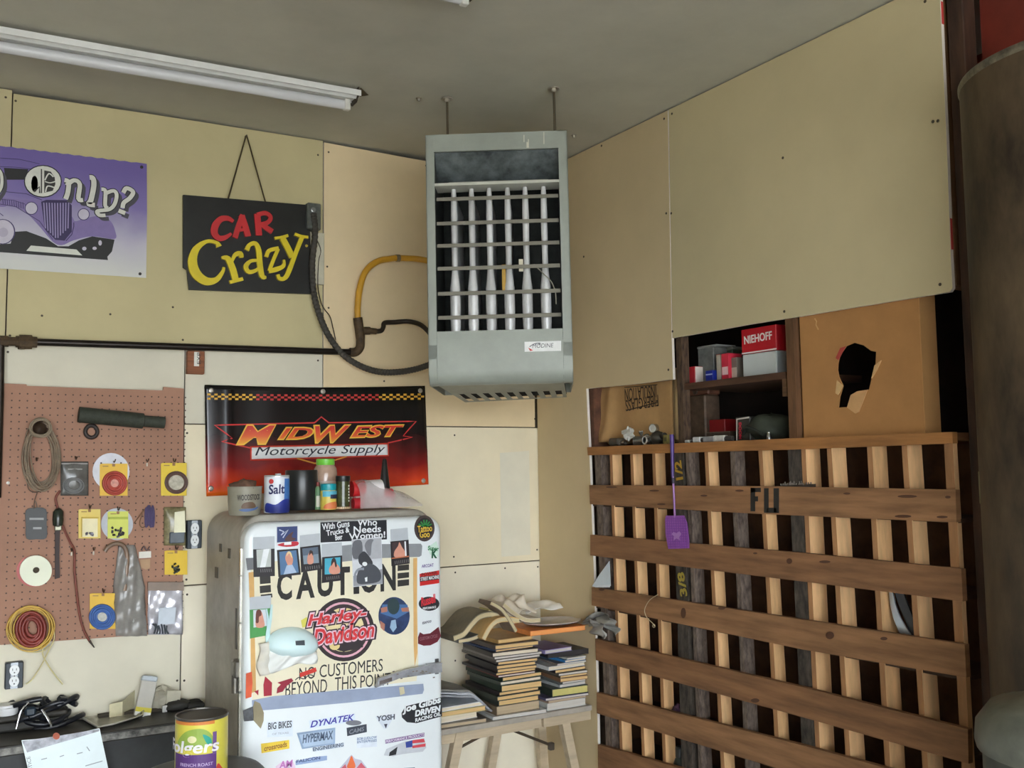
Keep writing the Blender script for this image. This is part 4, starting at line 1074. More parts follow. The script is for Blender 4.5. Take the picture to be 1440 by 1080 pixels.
t2.part('label', MB().box(t2.dim[0]+0.004, t2.dim[1]-0.004, t2.dim[2]*0.2, t2.dim[2]*0.5, 0.0, 0.0006), P(240, 200, 200))
t2 = boxthing('carton', 'narrow cream carton just left of the bright red one', 1007, 1013, 499, yshelf, -0.06, 0.07, mat((186, 176, 160), 0.5), bev=0.001, group='cartons on the bin shelves')
t2.part('red_top', MB().box(t2.dim[0], t2.dim[1], t2.dim[2], t2.dim[2]+0.002, -0.07, 0), P(150, 40, 40))
t2 = boxthing('carton', 'grey carton with a pale label right of the bright red one', 1025, 1036, 503, yshelf, -0.07, 0.06, mat((120, 110, 100), 0.5), bev=0.001, group='cartons on the bin shelves')
t2.part('label', MB().box(t2.dim[0]+0.002, t2.dim[1]-0.002, t2.dim[2]*0.1, t2.dim[2]*0.55, 0.0, 0.0006), P(196, 184, 168))
t2 = boxthing('jar', 'dark green lidded tin behind the red carton on the upper shelf', 1020, 1030, 492, yshelf, -0.16, 0.06, mat((50, 70, 50), 0.4), 'tin', group='cartons on the bin shelves')
t2.part('lid', MB().box(t2.dim[0]-0.002, t2.dim[1]+0.002, t2.dim[2], t2.dim[2]+0.012, -0.062, 0.002, bev=0.003), mat((130, 130, 120), 0.4))
# lower cubby
t2 = boxthing('metal_bracket', 'dull brown metal casting standing at the left of the lower cubby', 962, 991, 556, led, -0.10, 0.08, mat((92, 74, 60), 0.6, metal=0.3, var=0.35, sc=18), 'bracket', 0.006)
t2.part('cap', MB().box(t2.dim[0], t2.dim[1]+0.01, t2.dim[2], t2.dim[2]+0.03, -0.075, -0.01, bev=0.005), mat((110, 70, 52), 0.6, var=0.3))
t2.part('bolt', MB().lathe([(0.012, 0), (0.012, 0.008), (0.004, 0.01)], 8, c=((t2.dim[0]+t2.dim[1])/2, t2.dim[2]+0.015, -0.01)), mat((60, 46, 38), 0.5))
t2 = boxthing('carton', 'dark red carton lying in the lower cubby', 997, 1019, 590, led+0.028, -0.12, 0.08, mat((140, 20, 26), 0.5), group='cartons on the bin shelves')
t2.part('flap', MB().box(t2.dim[1], t2.dim[1]+0.03, 0, t2.dim[2]*0.9, -0.08, -0.076), P(100, 70, 60))
t2 = boxthing('tray', 'dull tray under the dark red carton in the lower cubby', 993, 1026, 607, led, -0.10, 0.12, mat((80, 66, 56), 0.6), 'tray')
t2.part('rim', MB().box(t2.dim[0]-0.003, t2.dim[1]+0.003, t2.dim[2]-0.004, t2.dim[2], 0.0, 0.003), P(110, 96, 84))
t2 = boxthing('carton', 'black box edged white with red lettering in the lower cubby', 1034, 1054, 586, led, -0.05, 0.06, mat((52, 50, 46), 0.5), group='cartons on the bin shelves')
e = t2.dim
t2.part('white_edge', MB().rib([(e[0]+0.004, 0.004), (e[0]+0.008, e[2]-0.008), (e[1]-0.003, e[2]-0.004)], 0.006, 0, 0.0006), P(206, 200, 192))
t2.part('lettering', put_text(MB(), 'MOOG', (e[0]+0.03, 0.008), (e[0]+0.032, e[2]-0.02), 0.014, 0.001, 0.04, 0, 0.0006), P(206, 50, 66))
t2 = stand('canvas_bag', 'dark green canvas bundle slumped at the right of the lower cubby', 'bag', 1084, 590, -0.12, led)
def blob(mb, c, r, n=10, m=14, f=0.1, seed=0, flat=None):
    rnd = random.Random(seed); ph = [rnd.uniform(0, 6.28) for _ in range(6)]
    pts = []
    for j in range(n+1):
        th = math.pi*j/n
        for i in range(m):
            w = 2*math.pi*i/m
            d = 1 + f*math.sin(3*w+ph[0]+2*th) + f*0.7*math.sin(5*th+ph[1]+w) + f*0.5*math.sin(7*w+4*th+ph[2])
            x = r[0]*d*math.sin(th)*math.cos(w); y = r[1]*d*math.cos(th); z = r[2]*d*math.sin(th)*math.sin(w)
            if flat is not None and c[1]+y < flat: y = flat-c[1]
            pts.append((c[0]+x, c[1]+y, c[2]+z))
    fs = []
    for j in range(n):
        for i in range(m):
            fs.append((j*m+i, j*m+(i+1) % m, (j+1)*m+(i+1) % m, (j+1)*m+i))
    return mb.add(pts, fs)
t2.part('cloth', blob(MB(), (0.0, 0.045, 0), (0.10, 0.05, 0.09), 14, 22, 0.08, 3, 0.001), mat((64, 70, 58), 0.8, var=0.2, sc=14), None, 70)
t2.part('strap', MB().tube(cr([(-0.08, 0.02, 0.06), (-0.02, 0.05, 0.1), (0.05, 0.02, 0.09)], 5), 0.006, 6), mat((44, 48, 40), 0.8), None, 60)
def ringthing(name, label, px, py, off, r, ln, m, m2, cat, base=None, group=None, tilt=0.0, yaw=0.0):
    t = stand(name, label, cat, px, py, off, led+r if base is None else base, group)
    mb = MB()
    mb.lathe([(r*0.55, 0), (r*0.55, 0), (r*0.62, 0.002), (r, 0.002), (r, -ln), (r*0.55, -ln), (r*0.55, 0)], 18)
    M = Matrix.Rotation(yaw, 4, 'Y') @ Matrix.Rotation(tilt, 4, 'X')
    t.part('shell', mb.xf(M), m, None, 40)
    t.part('bore', MB().lathe([(r*0.54, -ln*0.6), (r*0.54, -ln*0.55)], 14).xf(M), m2)
    t.part('race', MB().lathe([(r*0.62, 0.002), (r*0.62, 0.0035), (r*0.8, 0.0035), (r*0.8, 0.002)], 18).xf(M), mat((224, 222, 216), 0.3, metal=0.3), None, 40)
chrome = mat((176, 174, 168), 0.25, metal=0.85, var=0.15, sc=20)
GB = 'bearings and fittings on the left ledge'
ringthing('bearing', 'white faced ring standing at the front of the left ledge', 907, 619, 0.0, 0.019, 0.03, chrome, P(30, 28, 26), 'bearing', group=GB)
ringthing('bearing', 'ring bearing balanced on top of the pile on the left ledge', 918, 602, -0.03, 0.019, 0.035, chrome, P(30, 28, 26), 'bearing', base=led+0.066, group=GB, yaw=0.3)
ringthing('bearing', 'grey ring lying on the left ledge beside the knobbly casting', 892, 617, -0.03, 0.02, 0.05, chrome, P(30, 28, 26), 'bearing', group=GB, yaw=-0.9)
ringthing('bearing', 'dark bearing under the topmost ring on the left ledge', 910, 610, -0.05, 0.022, 0.04, mat((86, 84, 80), 0.35, metal=0.7), P(20, 20, 20), 'bearing', base=led+0.025, group=GB, yaw=0.5)
ringthing('bearing', 'small bright ring at the back of the pile on the left ledge', 903, 606, -0.06, 0.016, 0.03, chrome, P(20, 20, 20), 'bearing', base=led+0.06, group=GB, tilt=-1.1)
t2 = stand('casting', 'dark round casting at the right of the left ledge', 'casting', 925, 612, -0.03, led, GB)
t2.part('body', blob(MB(), (0, 0.026, 0), (0.034, 0.027, 0.03), 10, 14, 0.05, 8, 0.001), mat((74, 70, 62), 0.5, metal=0.4, var=0.3, sc=24), None, 60)
t2.part('neck', MB().tube([(0.02, 0.03, 0), (0.05, 0.034, 0.005)], 0.013, 12), mat((64, 60, 54), 0.5, metal=0.4), None, 50)
t2 = stand('fitting', 'dark stone-like block at the left of the ledge', 'block', 867, 616, -0.03, led, GB)
t2.part('block', MB().box(-0.034, 0.034, 0.0005, 0.034, -0.03, 0.02, bev=0.006), mat((86, 78, 66), 0.7, var=0.3, sc=30))
t2.part('stud', MB().tube([(0.03, 0.014, 0), (0.06, 0.014, 0)], 0.009, 10), chrome, None, 50)
t2 = stand('crumpled_foil', 'crumpled white paper on the pile of bearings on the left ledge', 'paper', 884, 608, -0.02, led+0.03, GB)
t2.part('paper', blob(MB(), (0, 0.02, 0), (0.03, 0.024, 0.02), 8, 10, 0.22, 5), mat((206, 204, 196), 0.4, var=0.1))
t2 = stand('spark_plug_box', 'small olive box beside the fly swatter handle', 'box', 938, 617, -0.01, led, GB)
t2.part('carton', MB().box(-0.012, 0.012, 0.0005, 0.036, -0.03, 0.01, bev=0.001), mat((140, 128, 70), 0.6))
t2.part('label', MB().box(-0.008, 0.008, 0.01, 0.026, 0.01, 0.0105), P(90, 86, 50))
GL = 'small fittings along the front of the ledge'
for px, w, h, c, lb in ((967, 0.016, 0.012, (196, 196, 190), 'tiny silver cap on the ledge by the dark post'), (981, 0.026, 0.022, (216, 216, 214), 'white plastic fitting next to the tiny silver cap'), (998, 0.036, 0.022, (150, 150, 150), 'grey and black fuse on the front of the ledge'), (1013, 0.036, 0.024, (206, 202, 196), 'pale round lid right of the fuse on the ledge')):
    t2 = stand('fitting', lb, 'fitting', px, 612, -0.005, led, GL)
    t2.part('body', MB().box(-w, w*0.6, 0.0005, h, -0.02, 0.004, bev=0.003), mat(c, 0.4, var=0.2, sc=40))
    t2.part('cap', MB().lathe([(h*0.42, 0), (h*0.42, w), (h*0.3, w*1.1)], 10, c=(w*0.5, h*0.45, -0.008), axis='x'), mat((70, 66, 64), 0.4), None, 40)
t2 = stand('socket', 'small chrome socket standing on the ledge in front of the green bundle', 'socket', 1081, 611, 0.005, led, GL)
t2.part('body', MB().lathe([(0.008, 0.0005), (0.008, 0.014), (0.006, 0.018), (0.006, 0.026), (0.0042, 0.026), (0.0042, 0.02)], 14, axis='y'), chrome, None, 40)
t2.part('band', MB().lathe([(0.0084, 0.004), (0.0084, 0.008)], 14, axis='y'), mat((120, 118, 114), 0.3, metal=0.8))

# kraft faced insulation behind the left ledge
t2 = stand('insulation_batt', 'brown kraft paper insulation with upside-down printing above the left ledge', 'insulation', 888, 575, -0.055, led)
x0, x1 = t2.L(828, 560)[0], t2.L(946, 560)[0]
def kraft(u, v):
    x = x0+(x1-x0)*u; y = 0.02+0.30*v
    return (x, y, 0.010*math.sin(u*9+v*4)*(1-u)+0.014*math.exp(-((u-0.22-0.1*v)/0.05)**2)+0.006*math.sin(v*11+u*6)*(1-u)**2)
t2.part('kraft_paper', MB().grid(kraft, 30, 20), mat((186, 146, 96), 0.75, var=0.12, sc=7), None, 60, solid=0.002)
t2.part('fibre', MB().box(x0+0.01, x1-0.01, 0.01, 0.31, -0.10, -0.03, bev=0.01), mat((200, 170, 120), 0.95))
PR = P(50, 38, 28)
for s, a, b, h in (('INSULATION', (925, 541), (881, 547), 11), ('FIBERGLASS', (928, 555), (882, 563), 10)):
    A, B = t2.L(*a), t2.L(*b)
    t2.part('printing', put_text(MB(), s, (A[0], A[1]+0.0), B, h*t2.sc(900, 560), 0.010, 0.0, 0, 0.0006), PR)
t2.part('printed_rule', MB().rib(t2.Ls([(884, 577), (927, 566)]), 0.004, 0.006, 0.0095).rib(t2.Ls([(880, 545), (926, 541)]), 0.003, 0.006, 0.0075), PR)

# cardboard box with a torn hole
t2 = stand('cardboard_box', 'brown cardboard box with a large torn hole in its front', 'box', 1210, 612, -0.02, led)
x0 = t2.L(1131, 612)[0]; x1 = t2.L(1300, 612)[0]
H = 0.52; dep = 0.075
hk = K(1090, 400, 3.857)
hole = [hk(*q) for q in ((340, 430), (350, 385), (385, 335), (430, 316), (480, 330), (520, 360), (548, 365), (546, 405), (545, 440), (528, 490), (510, 570), (450, 578), (415, 600), (395, 665), (343, 668), (350, 610), (368, 550), (345, 500), (338, 465))]
hl = t2.Ls(hole)
# ring faces between rectangle and hole: keyhole polygon
na = len(hl)
area = sum(hl[i][0]*hl[(i+1) % na][1]-hl[(i+1) % na][0]*hl[i][1] for i in range(na))
if area > 0: hl = hl[::-1]              # hole clockwise
outer = [(x0, 0.001), (x1, 0.001), (x1, H), (x0, H)]
i0 = min(range(na), key=lambda i: hl[i][0]+hl[i][1])
key = [outer[0]] + [hl[(i0+i) % na] for i in range(na)] + [hl[i0], outer[0]] + outer[1:]
m_cb = mat((178, 128, 76), 0.8, var=0.06, sc=8)
t2.part('front_panel', MB().prism(key, -0.004, 0), m_cb)
t2.part('side_panel', MB().box(x1-0.001, x1+0.003, 0.001, H, -dep, -0.001), mat((190, 142, 88), 0.8, var=0.06, sc=8))
t2.part('side_panel', MB().box(x0-0.003, x0+0.001, 0.001, H, -dep, -0.001), m_cb)
t2.part('bottom_panel', MB().box(x0, x1, 0.0005, 0.004, -dep, -0.004), m_cb)
t2.part('top_flap', MB().box(x0, x1, H, H+0.004, -dep, 0), m_cb)
fl = [hk(*q) for q in ((415, 600), (450, 580), (505, 572), (460, 690), (440, 700), (395, 668))]
t2.part('torn_flap', MB().prism(t2.Ls(fl), 0.001, 0.005), mat((206, 160, 108), 0.85, var=0.1))
fl = [hk(*q) for q in ((545, 440), (580, 412), (560, 460), (528, 510))]
t2.part('torn_flap', MB().prism(t2.Ls(fl), 0.001, 0.006), mat((214, 172, 118), 0.85, var=0.1))
fl = [hk(*q) for q in ((385, 335), (355, 345), (330, 400), (345, 410))]
t2.part('torn_edge', MB().prism(t2.Ls(fl), 0.0002, 0.002), mat((176, 70, 60), 0.85))
fl = [hk(*q) for q in ((338, 520), (370, 550), (345, 600), (330, 590))]
t2.part('torn_edge', MB().prism(t2.Ls(fl), 0.0002, 0.003), mat((216, 178, 124), 0.85))
t2.part('tear_mark', MB().rib(t2.Ls([hk(*q) for q in ((215, 185), (225, 200), (222, 220), (235, 245))]), 0.004, 0, 0.0012), mat((206, 164, 110), 0.85))

# purple fly swatter hanging in front of the boards
t2 = Th('fly_swatter', 'purple fly swatter hanging handle up in front of the bin boards', 'fly swatter', RIGHT, 944, 613, 0.03)
t2.part('grip', MB().tube([t2.L(944.5, 611)+(0.0,), t2.L(945, 620)+(0.0,), t2.L(946, 672)+(0.0,)], [0.009, 0.0085, 0.006], 10), mat((74, 48, 120), 0.35), None, 50)
t2.part('shaft', MB().tube([t2.L(946.5, 670)+(0.0,), t2.L(949, 728)+(0.0,)], 0.0042, 8), mat((160, 108, 176), 0.3), None, 50)
t2.part('collar', MB().tube([t2.L(946.3, 672)+(0.0,), t2.L(947, 680)+(0.0,)], 0.0065, 8), mat((44, 32, 62), 0.4), None, 50)
pd = [(937, 725), (962, 725), (966, 735), (969, 760), (969, 771), (940, 772), (936, 750), (935.5, 730)]
a = t2.L(937, 725); 
pm = mat((156, 92, 178), 0.35, var=0.1, sc=30)
paddle = MB().prism(t2.Ls(pd), -0.0012, 0.0012)
pw = t2.part('paddle', paddle, pm)
ribs = MB()
for i in range(9): ribs.rib(t2.Ls([(938.5+i*3.1, 727), (941+i*3.2, 770)]), 0.0025, 0.0012, 0.0026)
for i in range(12): ribs.rib(t2.Ls([(936.5+i*0.28, 729+i*3.6), (965+i*0.3, 729+i*3.6)]), 0.0022, 0.0012, 0.0024)
t2.part('mesh_rib', ribs, mat((134, 72, 160), 0.35), pw, kind='stuff')
t2.part('emblem', MB().prism(t2.Ls([(948, 748), (952, 750), (956, 747), (959, 751), (956, 755), (957, 760), (952, 757), (948, 760), (949, 754), (945, 751)]), 0.0026, 0.0032), P(180, 130, 196), pw)

# odds and ends caught in the bins
GO = 'odds and ends in the bins'
t2 = Th('paper_scrap', 'white triangular paper scrap in the leftmost bin of the third row', 'paper', RIGHT, 848, 810, 0.012, GO)
t2.part('paper', MB().prism(t2.Ls([(833, 824), (843, 808), (857, 789), (859, 824)]), -0.001, 0.001), mat((212, 222, 228), 0.6, var=0.06))
t2.part('fold', MB().prism(t2.Ls([(833, 824), (859, 822), (858, 826), (838, 826)]), 0.001, 0.002), mat((226, 232, 236), 0.6))
t2 = Th('plastic_rag', 'crumpled grey plastic sheet poking out of the left bin above the fourth board', 'plastic sheet', RIGHT, 846, 882, 0.03, GO)
t2.part('sheet', MB().grid(lambda u, v: t2.L(823+43*u+2*math.sin(9*v), 872-10*math.sin(u*3.1)+26*v*(0.35+0.65*u)+2*math.sin(11*u))+(0.02*math.sin(u*8+v*5)+0.012*math.sin(v*13+u*3),), 14, 10), mat((146, 144, 138), 0.3, var=0.15, sc=16), None, 60, solid=0.001)
t2.part('fold', MB().grid(lambda u, v: t2.L(838+20*u, 868+10*u+20*v)+(0.028+0.012*math.sin(u*6+v*7),), 8, 8), mat((166, 164, 158), 0.3, var=0.15, sc=16), None, 60, solid=0.001)
t2 = Th('bent_wire', 'thin bent pale wire hooked over the third board', 'wire', RIGHT, 910, 855, 0.024, GO)
t2.part('wire', MB().tube(cr([t2.L(*q)+(0.002,) for q in ((926, 836), (914, 844), (907, 857), (910, 868), (918, 876), (921, 880))], 5), 0.0016, 6), P(196, 176, 140), None, 60)
t2.part('end_loop', MB().tube([t2.L(x, y)+(0.002,) for x, y in ell(920, 880, 1.6, 2.4, 10)], 0.0014, 5, closed=True), P(180, 164, 130))
t2 = Th('metal_strip', 'curved bright metal strip standing in the bin below the second board', 'metal strip', RIGHT, 1262, 865, -0.03, GO)
t2.part('strip', MB().rib(t2.Ls(cr([(1253, 832), (1256, 850), (1263, 872), (1276, 896)], 6)), [0.012+0.0012*i for i in range(19)], -0.002, 0.002), mat((190, 196, 204), 0.2, metal=0.7, var=0.1), None)
t2.part('backing', MB().rib(t2.Ls(cr([(1262, 832), (1268, 850), (1278, 875), (1284, 896)], 6)), 0.03, -0.012, -0.006), mat((70, 72, 76), 0.4, metal=0.4))
t2 = Th('spray_bottle', 'dark capped bottle standing in a low bin beside the chalked post', 'bottle', RIGHT, 956, 1066, -0.06, GO)
t2.part('body', MB().lathe([(0.024, -0.12), (0.026, -0.115), (0.026, -0.02), (0.018, 0.0), (0.012, 0.004)], 16, axis='y'), mat((60, 74, 74), 0.3), None, 50)
t2.part('cap', MB().lathe([(0.017, 0.004), (0.017, 0.04), (0.012, 0.045)], 14, axis='y'), mat((40, 44, 46), 0.35), None, 50)
t2 = Th('wire_brush', 'old bristly strip lying on top of the first board', 'brush', RIGHT, 1128, 681, 0.005, GO)
br = MB()
for i in range(26):
    x = 1100+i*1.7; p = t2.L(x, 684); br.tube([p+(0.004,), (p[0]+U(-0.004, 0.004), p[1]+U(0.008, 0.018), 0.004+U(-0.006, 0.006))], 0.002, 5)
t2.part('bristle', br, P(110, 100, 90), kind='stuff')
t2.part('back', MB().prism(t2.Ls([(1099, 683), (1146, 680.5), (1146, 686), (1099, 686.5)]), -0.004, 0.008), P(60, 48, 40))
t2 = Th('purple_rag', 'small dark purple rag in a bin behind the fifth board', 'rag', RIGHT, 953, 1000, -0.04, GO)
t2.part('cloth', blob(MB(), (0, 0.0, 0), (0.024, 0.024, 0.02), 8, 12, 0.2, 11), mat((84, 56, 84), 0.8), None, 60)
t2.part('tuft', blob(MB(), (0.016, 0.02, 0.008), (0.012, 0.012, 0.01), 6, 8, 0.2, 12), mat((104, 70, 100), 0.8), None, 60)

# ------------------------------------------------------------------ old fridge covered in stickers
FX0, FX1, FY, FTOP = 0.962, 1.712, 3.39, 1.527
FCAB = 1.550
FRP = Plane((0, FY, 0), (1, 0, 0))
t = Th('fridge', 'old rounded white fridge with grimy side, its door covered in stickers', 'fridge', FRP, 0, 0, at=((FX0+FX1)/2, FY, 0.0))
fr_ = t
hw = (FX1-FX0)/2
def round_rect(w, y0, y1, rt, rb, n=7, crown=0.0):
    pts = []
    for cx, cy, r, a0 in ((w-rb, y0+rb, rb, -90), (w-rt, y1-rt, rt, 0), (-w+rt, y1-rt, rt, 90), (-w+rb, y0+rb, rb, 180)):
        for i in range(n+1):
            a = math.radians(a0+90*i/n); pts.append((cx+r*math.cos(a), cy+r*math.sin(a)))
    return [(x, y + (crown*(1-(x/w)**2) if y > (y0+y1)/2 else 0)) for x, y in pts]
m_fw = mat((228, 234, 236), 0.3, var=0.03, sc=4, spec=0.5)
m_fs = mat((150, 146, 134), 0.5, var=0.22, sc=4)
def rounded_slab(pts, z0, z1, r, seg=4, shrink=1.0):
    mb = MB(); rings = []
    n = len(pts)
    cx = sum(p[0] for p in pts)/n; cy = sum(p[1] for p in pts)/n
    def ring(d, z):
        out = []
        for i in range(n):
            a, b = pts[i-1], pts[(i+1) % n]
            dx, dy = b[0]-a[0], b[1]-a[1]; l = math.hypot(dx, dy) or 1
            out.append((pts[i][0]-dy/l*d, pts[i][1]+dx/l*d, z))
        return out
    rs = [ring(0, z0)] + [ring(r*(1-math.cos(w)), z1-r+r*math.sin(w)) for w in [math.pi/2*i/seg for i in range(seg+1)]]
    k = 0
    for q in rs: mb.v += q
    for j in range(len(rs)-1):
        for i in range(n):
            mb.f.append((j*n+i, j*n+(i+1) % n, (j+1)*n+(i+1) % n, (j+1)*n+i)); mb.m.append(0)
    mb.f.append(tuple((len(rs)-1)*n+i for i in range(n))); mb.m.append(0)
    mb.f.append(tuple(range(n))[::-1]); mb.m.append(0)
    return mb
body = round_rect(hw, 0.06, FTOP-0.014, 0.058, 0.02, crown=0.014)
cabp = round_rect(hw*0.995, 0.06, FCAB-0.014, 0.075, 0.02, crown=0.014)
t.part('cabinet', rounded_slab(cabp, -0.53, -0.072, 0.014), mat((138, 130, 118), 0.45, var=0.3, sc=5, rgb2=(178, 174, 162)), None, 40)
t.part('gasket', rounded_slab([(x*0.985, y) for x, y in body], -0.078, -0.062, 0.002), P(70, 66, 60), None, 40)
t.part('door', rounded_slab(body, -0.062, 0.0, 0.024, 6), m_fw, None, 40)
t.part('base', MB().box(-hw+0.03, hw-0.03, 0.0, 0.062, -0.5, -0.04), P(60, 60, 58))
# chrome hinge trim down the left edge of the door
tr = MB()
x = -hw-0.002
for a, b in ((1.34, 1.43), (1.18, 1.335), (0.95, 1.175), (0.6, 0.94)): tr.box(x-0.003, x+0.004, a, b, -0.056, -0.040)
t.part('edge_trim', tr, mat((206, 202, 190), 0.25, metal=0.7))
hg = MB().box(-hw-0.02, -hw+0.01, 0.99, 1.05, -0.10, -0.05, bev=0.006).tube([(-hw-0.012, 0.94, -0.07), (-hw-0.012, 1.0, -0.07)], 0.012, 10)
t.part('hinge', hg, mat((130, 126, 118), 0.3, metal=0.7, var=0.3), None, 40)
mk = MB()
for a, b, c, d in ((1.40, 1.43, -0.34, -0.31), (1.385, 1.42, -0.22, -0.19), (1.08, 1.22, -0.115, -0.10), (1.30, 1.34, -0.4, -0.36)): mk.box(-hw-0.0012, -hw+0.003, a, b, c, d, bev=0.0005)
t.part('vent_mark', mk, P(84, 80, 72), kind='stuff')
# lever handle
hA = t.L(528, 962, 0.03); hB = t.L(619, 938, 0.02)
hd = MB()
hd.prism([(hA[0], hA[1]-0.012), (hA[0]+0.09, hA[1]-0.010+0.02), (hB[0], hB[1]-0.016), (hB[0], hB[1]+0.018), (hA[0]+0.12, hA[1]+0.038), (hA[0]+0.01, hA[1]+0.018)], 0.02, 0.036)
hd.box(hB[0]-0.05, hB[0], hB[1]-0.016, hB[1]+0.016, -0.001, 0.022)
hnd = t.part('handle', hd, mat((176, 178, 184), 0.25, metal=0.35, var=0.2, sc=20))
t.part('latch_plate', MB().prism([(hB[0]-0.012, hB[1]-0.028), (hB[0]+0.002, hB[1]-0.028), (hB[0]+0.002, hB[1]+0.028), (hB[0]-0.012, hB[1]+0.028)], -0.02, 0.004), mat((110, 112, 116), 0.35, metal=0.7))
lz = MB().prism([(hA[0]+0.01, hA[1]-0.004), (hA[0]+0.06, hA[1]+0.006), (hA[0]+0.06, hA[1]+0.018), (hA[0]+0.012, hA[1]+0.010)], 0.036, 0.039)
t.part('handle_shine', lz, mat((206, 208, 212), 0.15, metal=0.9), hnd)
hd2 = MB()
for i in range(14):
    p = t.L(545+U(0, 60), 952-U(0, 12)); hd2.box(p[0]-0.004, p[0]+0.004, p[1]-0.002, p[1]+0.002, 0.036, 0.0366)
t.part('handle_grime', hd2, P(110, 100, 92), hnd, kind='stuff')

kf = K(280, 710, 4.0)      # close view used to measure the upper door
kl = K(330, 960, 4.5)      # close view used to measure the lower door
def FP(th, pts, kk=kf): return th.Ls([kk(*p) for p in pts])
def sticker(name, pts, m, z=0.0012, kk=kf, label=None, t_=0.0012, th=None):
    th = th or fr_
    return th.part(name, MB().prism(FP(th, pts, kk), z-t_, z), m, label=label)
def stext(par, body, a, b, h, m, z=0.0018, bold=0.02, shear=0.0, kk=kf, th=None, name='lettering'):
    th = th or fr_
    A, B = FP(th, [a, b], kk)
    s = math.hypot(B[0]-A[0], B[1]-A[1])/math.hypot(b[0]-a[0], b[1]-a[1])
    return th.part(name, put_text(MB(), body, A, B, h*s, z, bold, shear, 0.0005), m, par)
def blot(par, items, m, z=0.0018, kk=kf, th=None, name='picture'):
    th = th or fr_
    out = []
    for it in items:
        mb = MB()
        if isinstance(it, tuple): mb.rib(FP(th, it[0], kk), it[1]*th.sc(480, 880)/(4.0 if kk is kf else 4.5), z-0.0004, z)
        else: mb.prism(FP(th, it, kk), z-0.0004, z)
        th.part(name, mb, m, par)
BK = P(28, 30, 36); WH = P(232, 236, 238); CREAM = P(226, 220, 196); PINK = P(206, 140, 120); RED = P(196, 44, 44)

# bumper sticker
s = sticker('sticker', [(682, 98), (1054, 84), (1056, 194), (683, 212)], mat((22, 26, 34), 0.4, var=0.05), label='black bumper sticker with white lettering')
for b, a, c, h in (('With Guns', (692, 142), (846, 122), 34), ('Trucks &', (716, 175), (846, 154), 30), ('Beer', (766, 200), (806, 194), 30), ('Who', (890, 120), (1000, 115), 34), ('Needs', (868, 160), (1022, 153), 36), ('Women!', (842, 196), (1046, 184), 34)):
    stext(s, b, a, c, h, WH, bold=0.018)
# round dark sticker with a leaf
s = sticker('sticker', ell(*[1267, 132], 57, 74, 28), mat((70, 56, 56), 0.45), label='dark round sticker with green leaves and yellow lettering')
blot(s, [ell(1268, 132, 45, 60, 24)], P(34, 26, 30), 0.0015)
blot(s, [(cr([(1270, 122), (1270+dx, 122-dy*0.6), (1270+dx*1.5, 122-dy)], 3), [6, 10, 9, 7, 6, 4, 2]) for dx, dy in ((-24, 14), (-16, 28), (-6, 38), (6, 38), (16, 28), (24, 14))] if False else [(cr([(1270, 124), (1270+dx, 122-dy*0.6), (1270+dx*1.5, 122-dy)], 3), 8) for dx, dy in ((-24, 14), (-16, 28), (-5, 38), (7, 38), (17, 28), (25, 14))], P(40, 130, 60), 0.0018)
stext(s, 'Tattoo', (1228, 156), (1310, 148), 34, P(224, 186, 60), 0.002, 0.02)
stext(s, 'Goo', (1240, 186), (1296, 182), 34, P(224, 186, 60), 0.002, 0.02)
# right hand column of small stickers
s = sticker('sticker', [(1282, 236), (1300, 228), (1334, 204), (1346, 240), (1346, 292), (1300, 280)], P(204, 228, 214), 0.0008, label='pale green sticker at the door edge')
stext(s, 'Super', (1284, 262), (1344, 268), 30, P(30, 120, 70), 0.0018, 0.03)
stext(s, 'K', (1306, 300), (1338, 300), 44, P(20, 90, 60), 0.0018, 0.05)
s = sticker('sticker', [(1250, 340), (1320, 332), (1320, 350), (1250, 356)], P(222, 226, 232), 0.0008, label='tiny white sticker with purple lettering')
stext(s, 'ARCOAT', (1252, 354), (1318, 346), 16, P(110, 90, 150), 0.0016)
s = sticker('sticker', [(1240, 388), (1350, 368), (1350, 440), (1242, 456)], mat((206, 40, 38), 0.4), label='red rectangular sticker with a black band')
blot(s, [[(1240, 405), (1350, 392), (1350, 418), (1241, 432)]], BK, 0.0016)
stext(s, 'STREET MACHINE', (1246, 428), (1348, 414), 18, WH, 0.002)
stext(s, 'POWER', (1250, 402), (1340, 388), 16, P(120, 20, 22), 0.0018, 0.04)
s = sticker('sticker', ell(1293, 556, 58, 40, 26), BK, label='black oval sticker with red script')
stext(s, 'Russell', (1250, 572), (1334, 548), 46, P(214, 44, 56), 0.0018, 0.03, 0.25)
stext(s, 'PERFORMANCE', (1258, 590), (1332, 580), 12, WH, 0.0018)
s = sticker('sticker', [(1254, 656), (1308, 646), (1308, 664), (1254, 674)], P(220, 224, 230), 0.0008, label='tiny white sticker with grey lettering')
stext(s, 'torco', (1256, 672), (1306, 660), 14, P(80, 80, 90), 0.0016, 0.02, 0.3)
arc = [(1218, 776), (1242, 716), (1262, 728), (1300, 722), (1346, 686), (1360, 738), (1340, 770), (1300, 790), (1262, 792)]
s = sticker('sticker', arc, mat((104, 32, 46), 0.45), label='maroon curved sticker')
stext(s, 'CUSTOM CYCLE', (1240, 764), (1340, 744), 16, P(150, 100, 108), 0.0018)
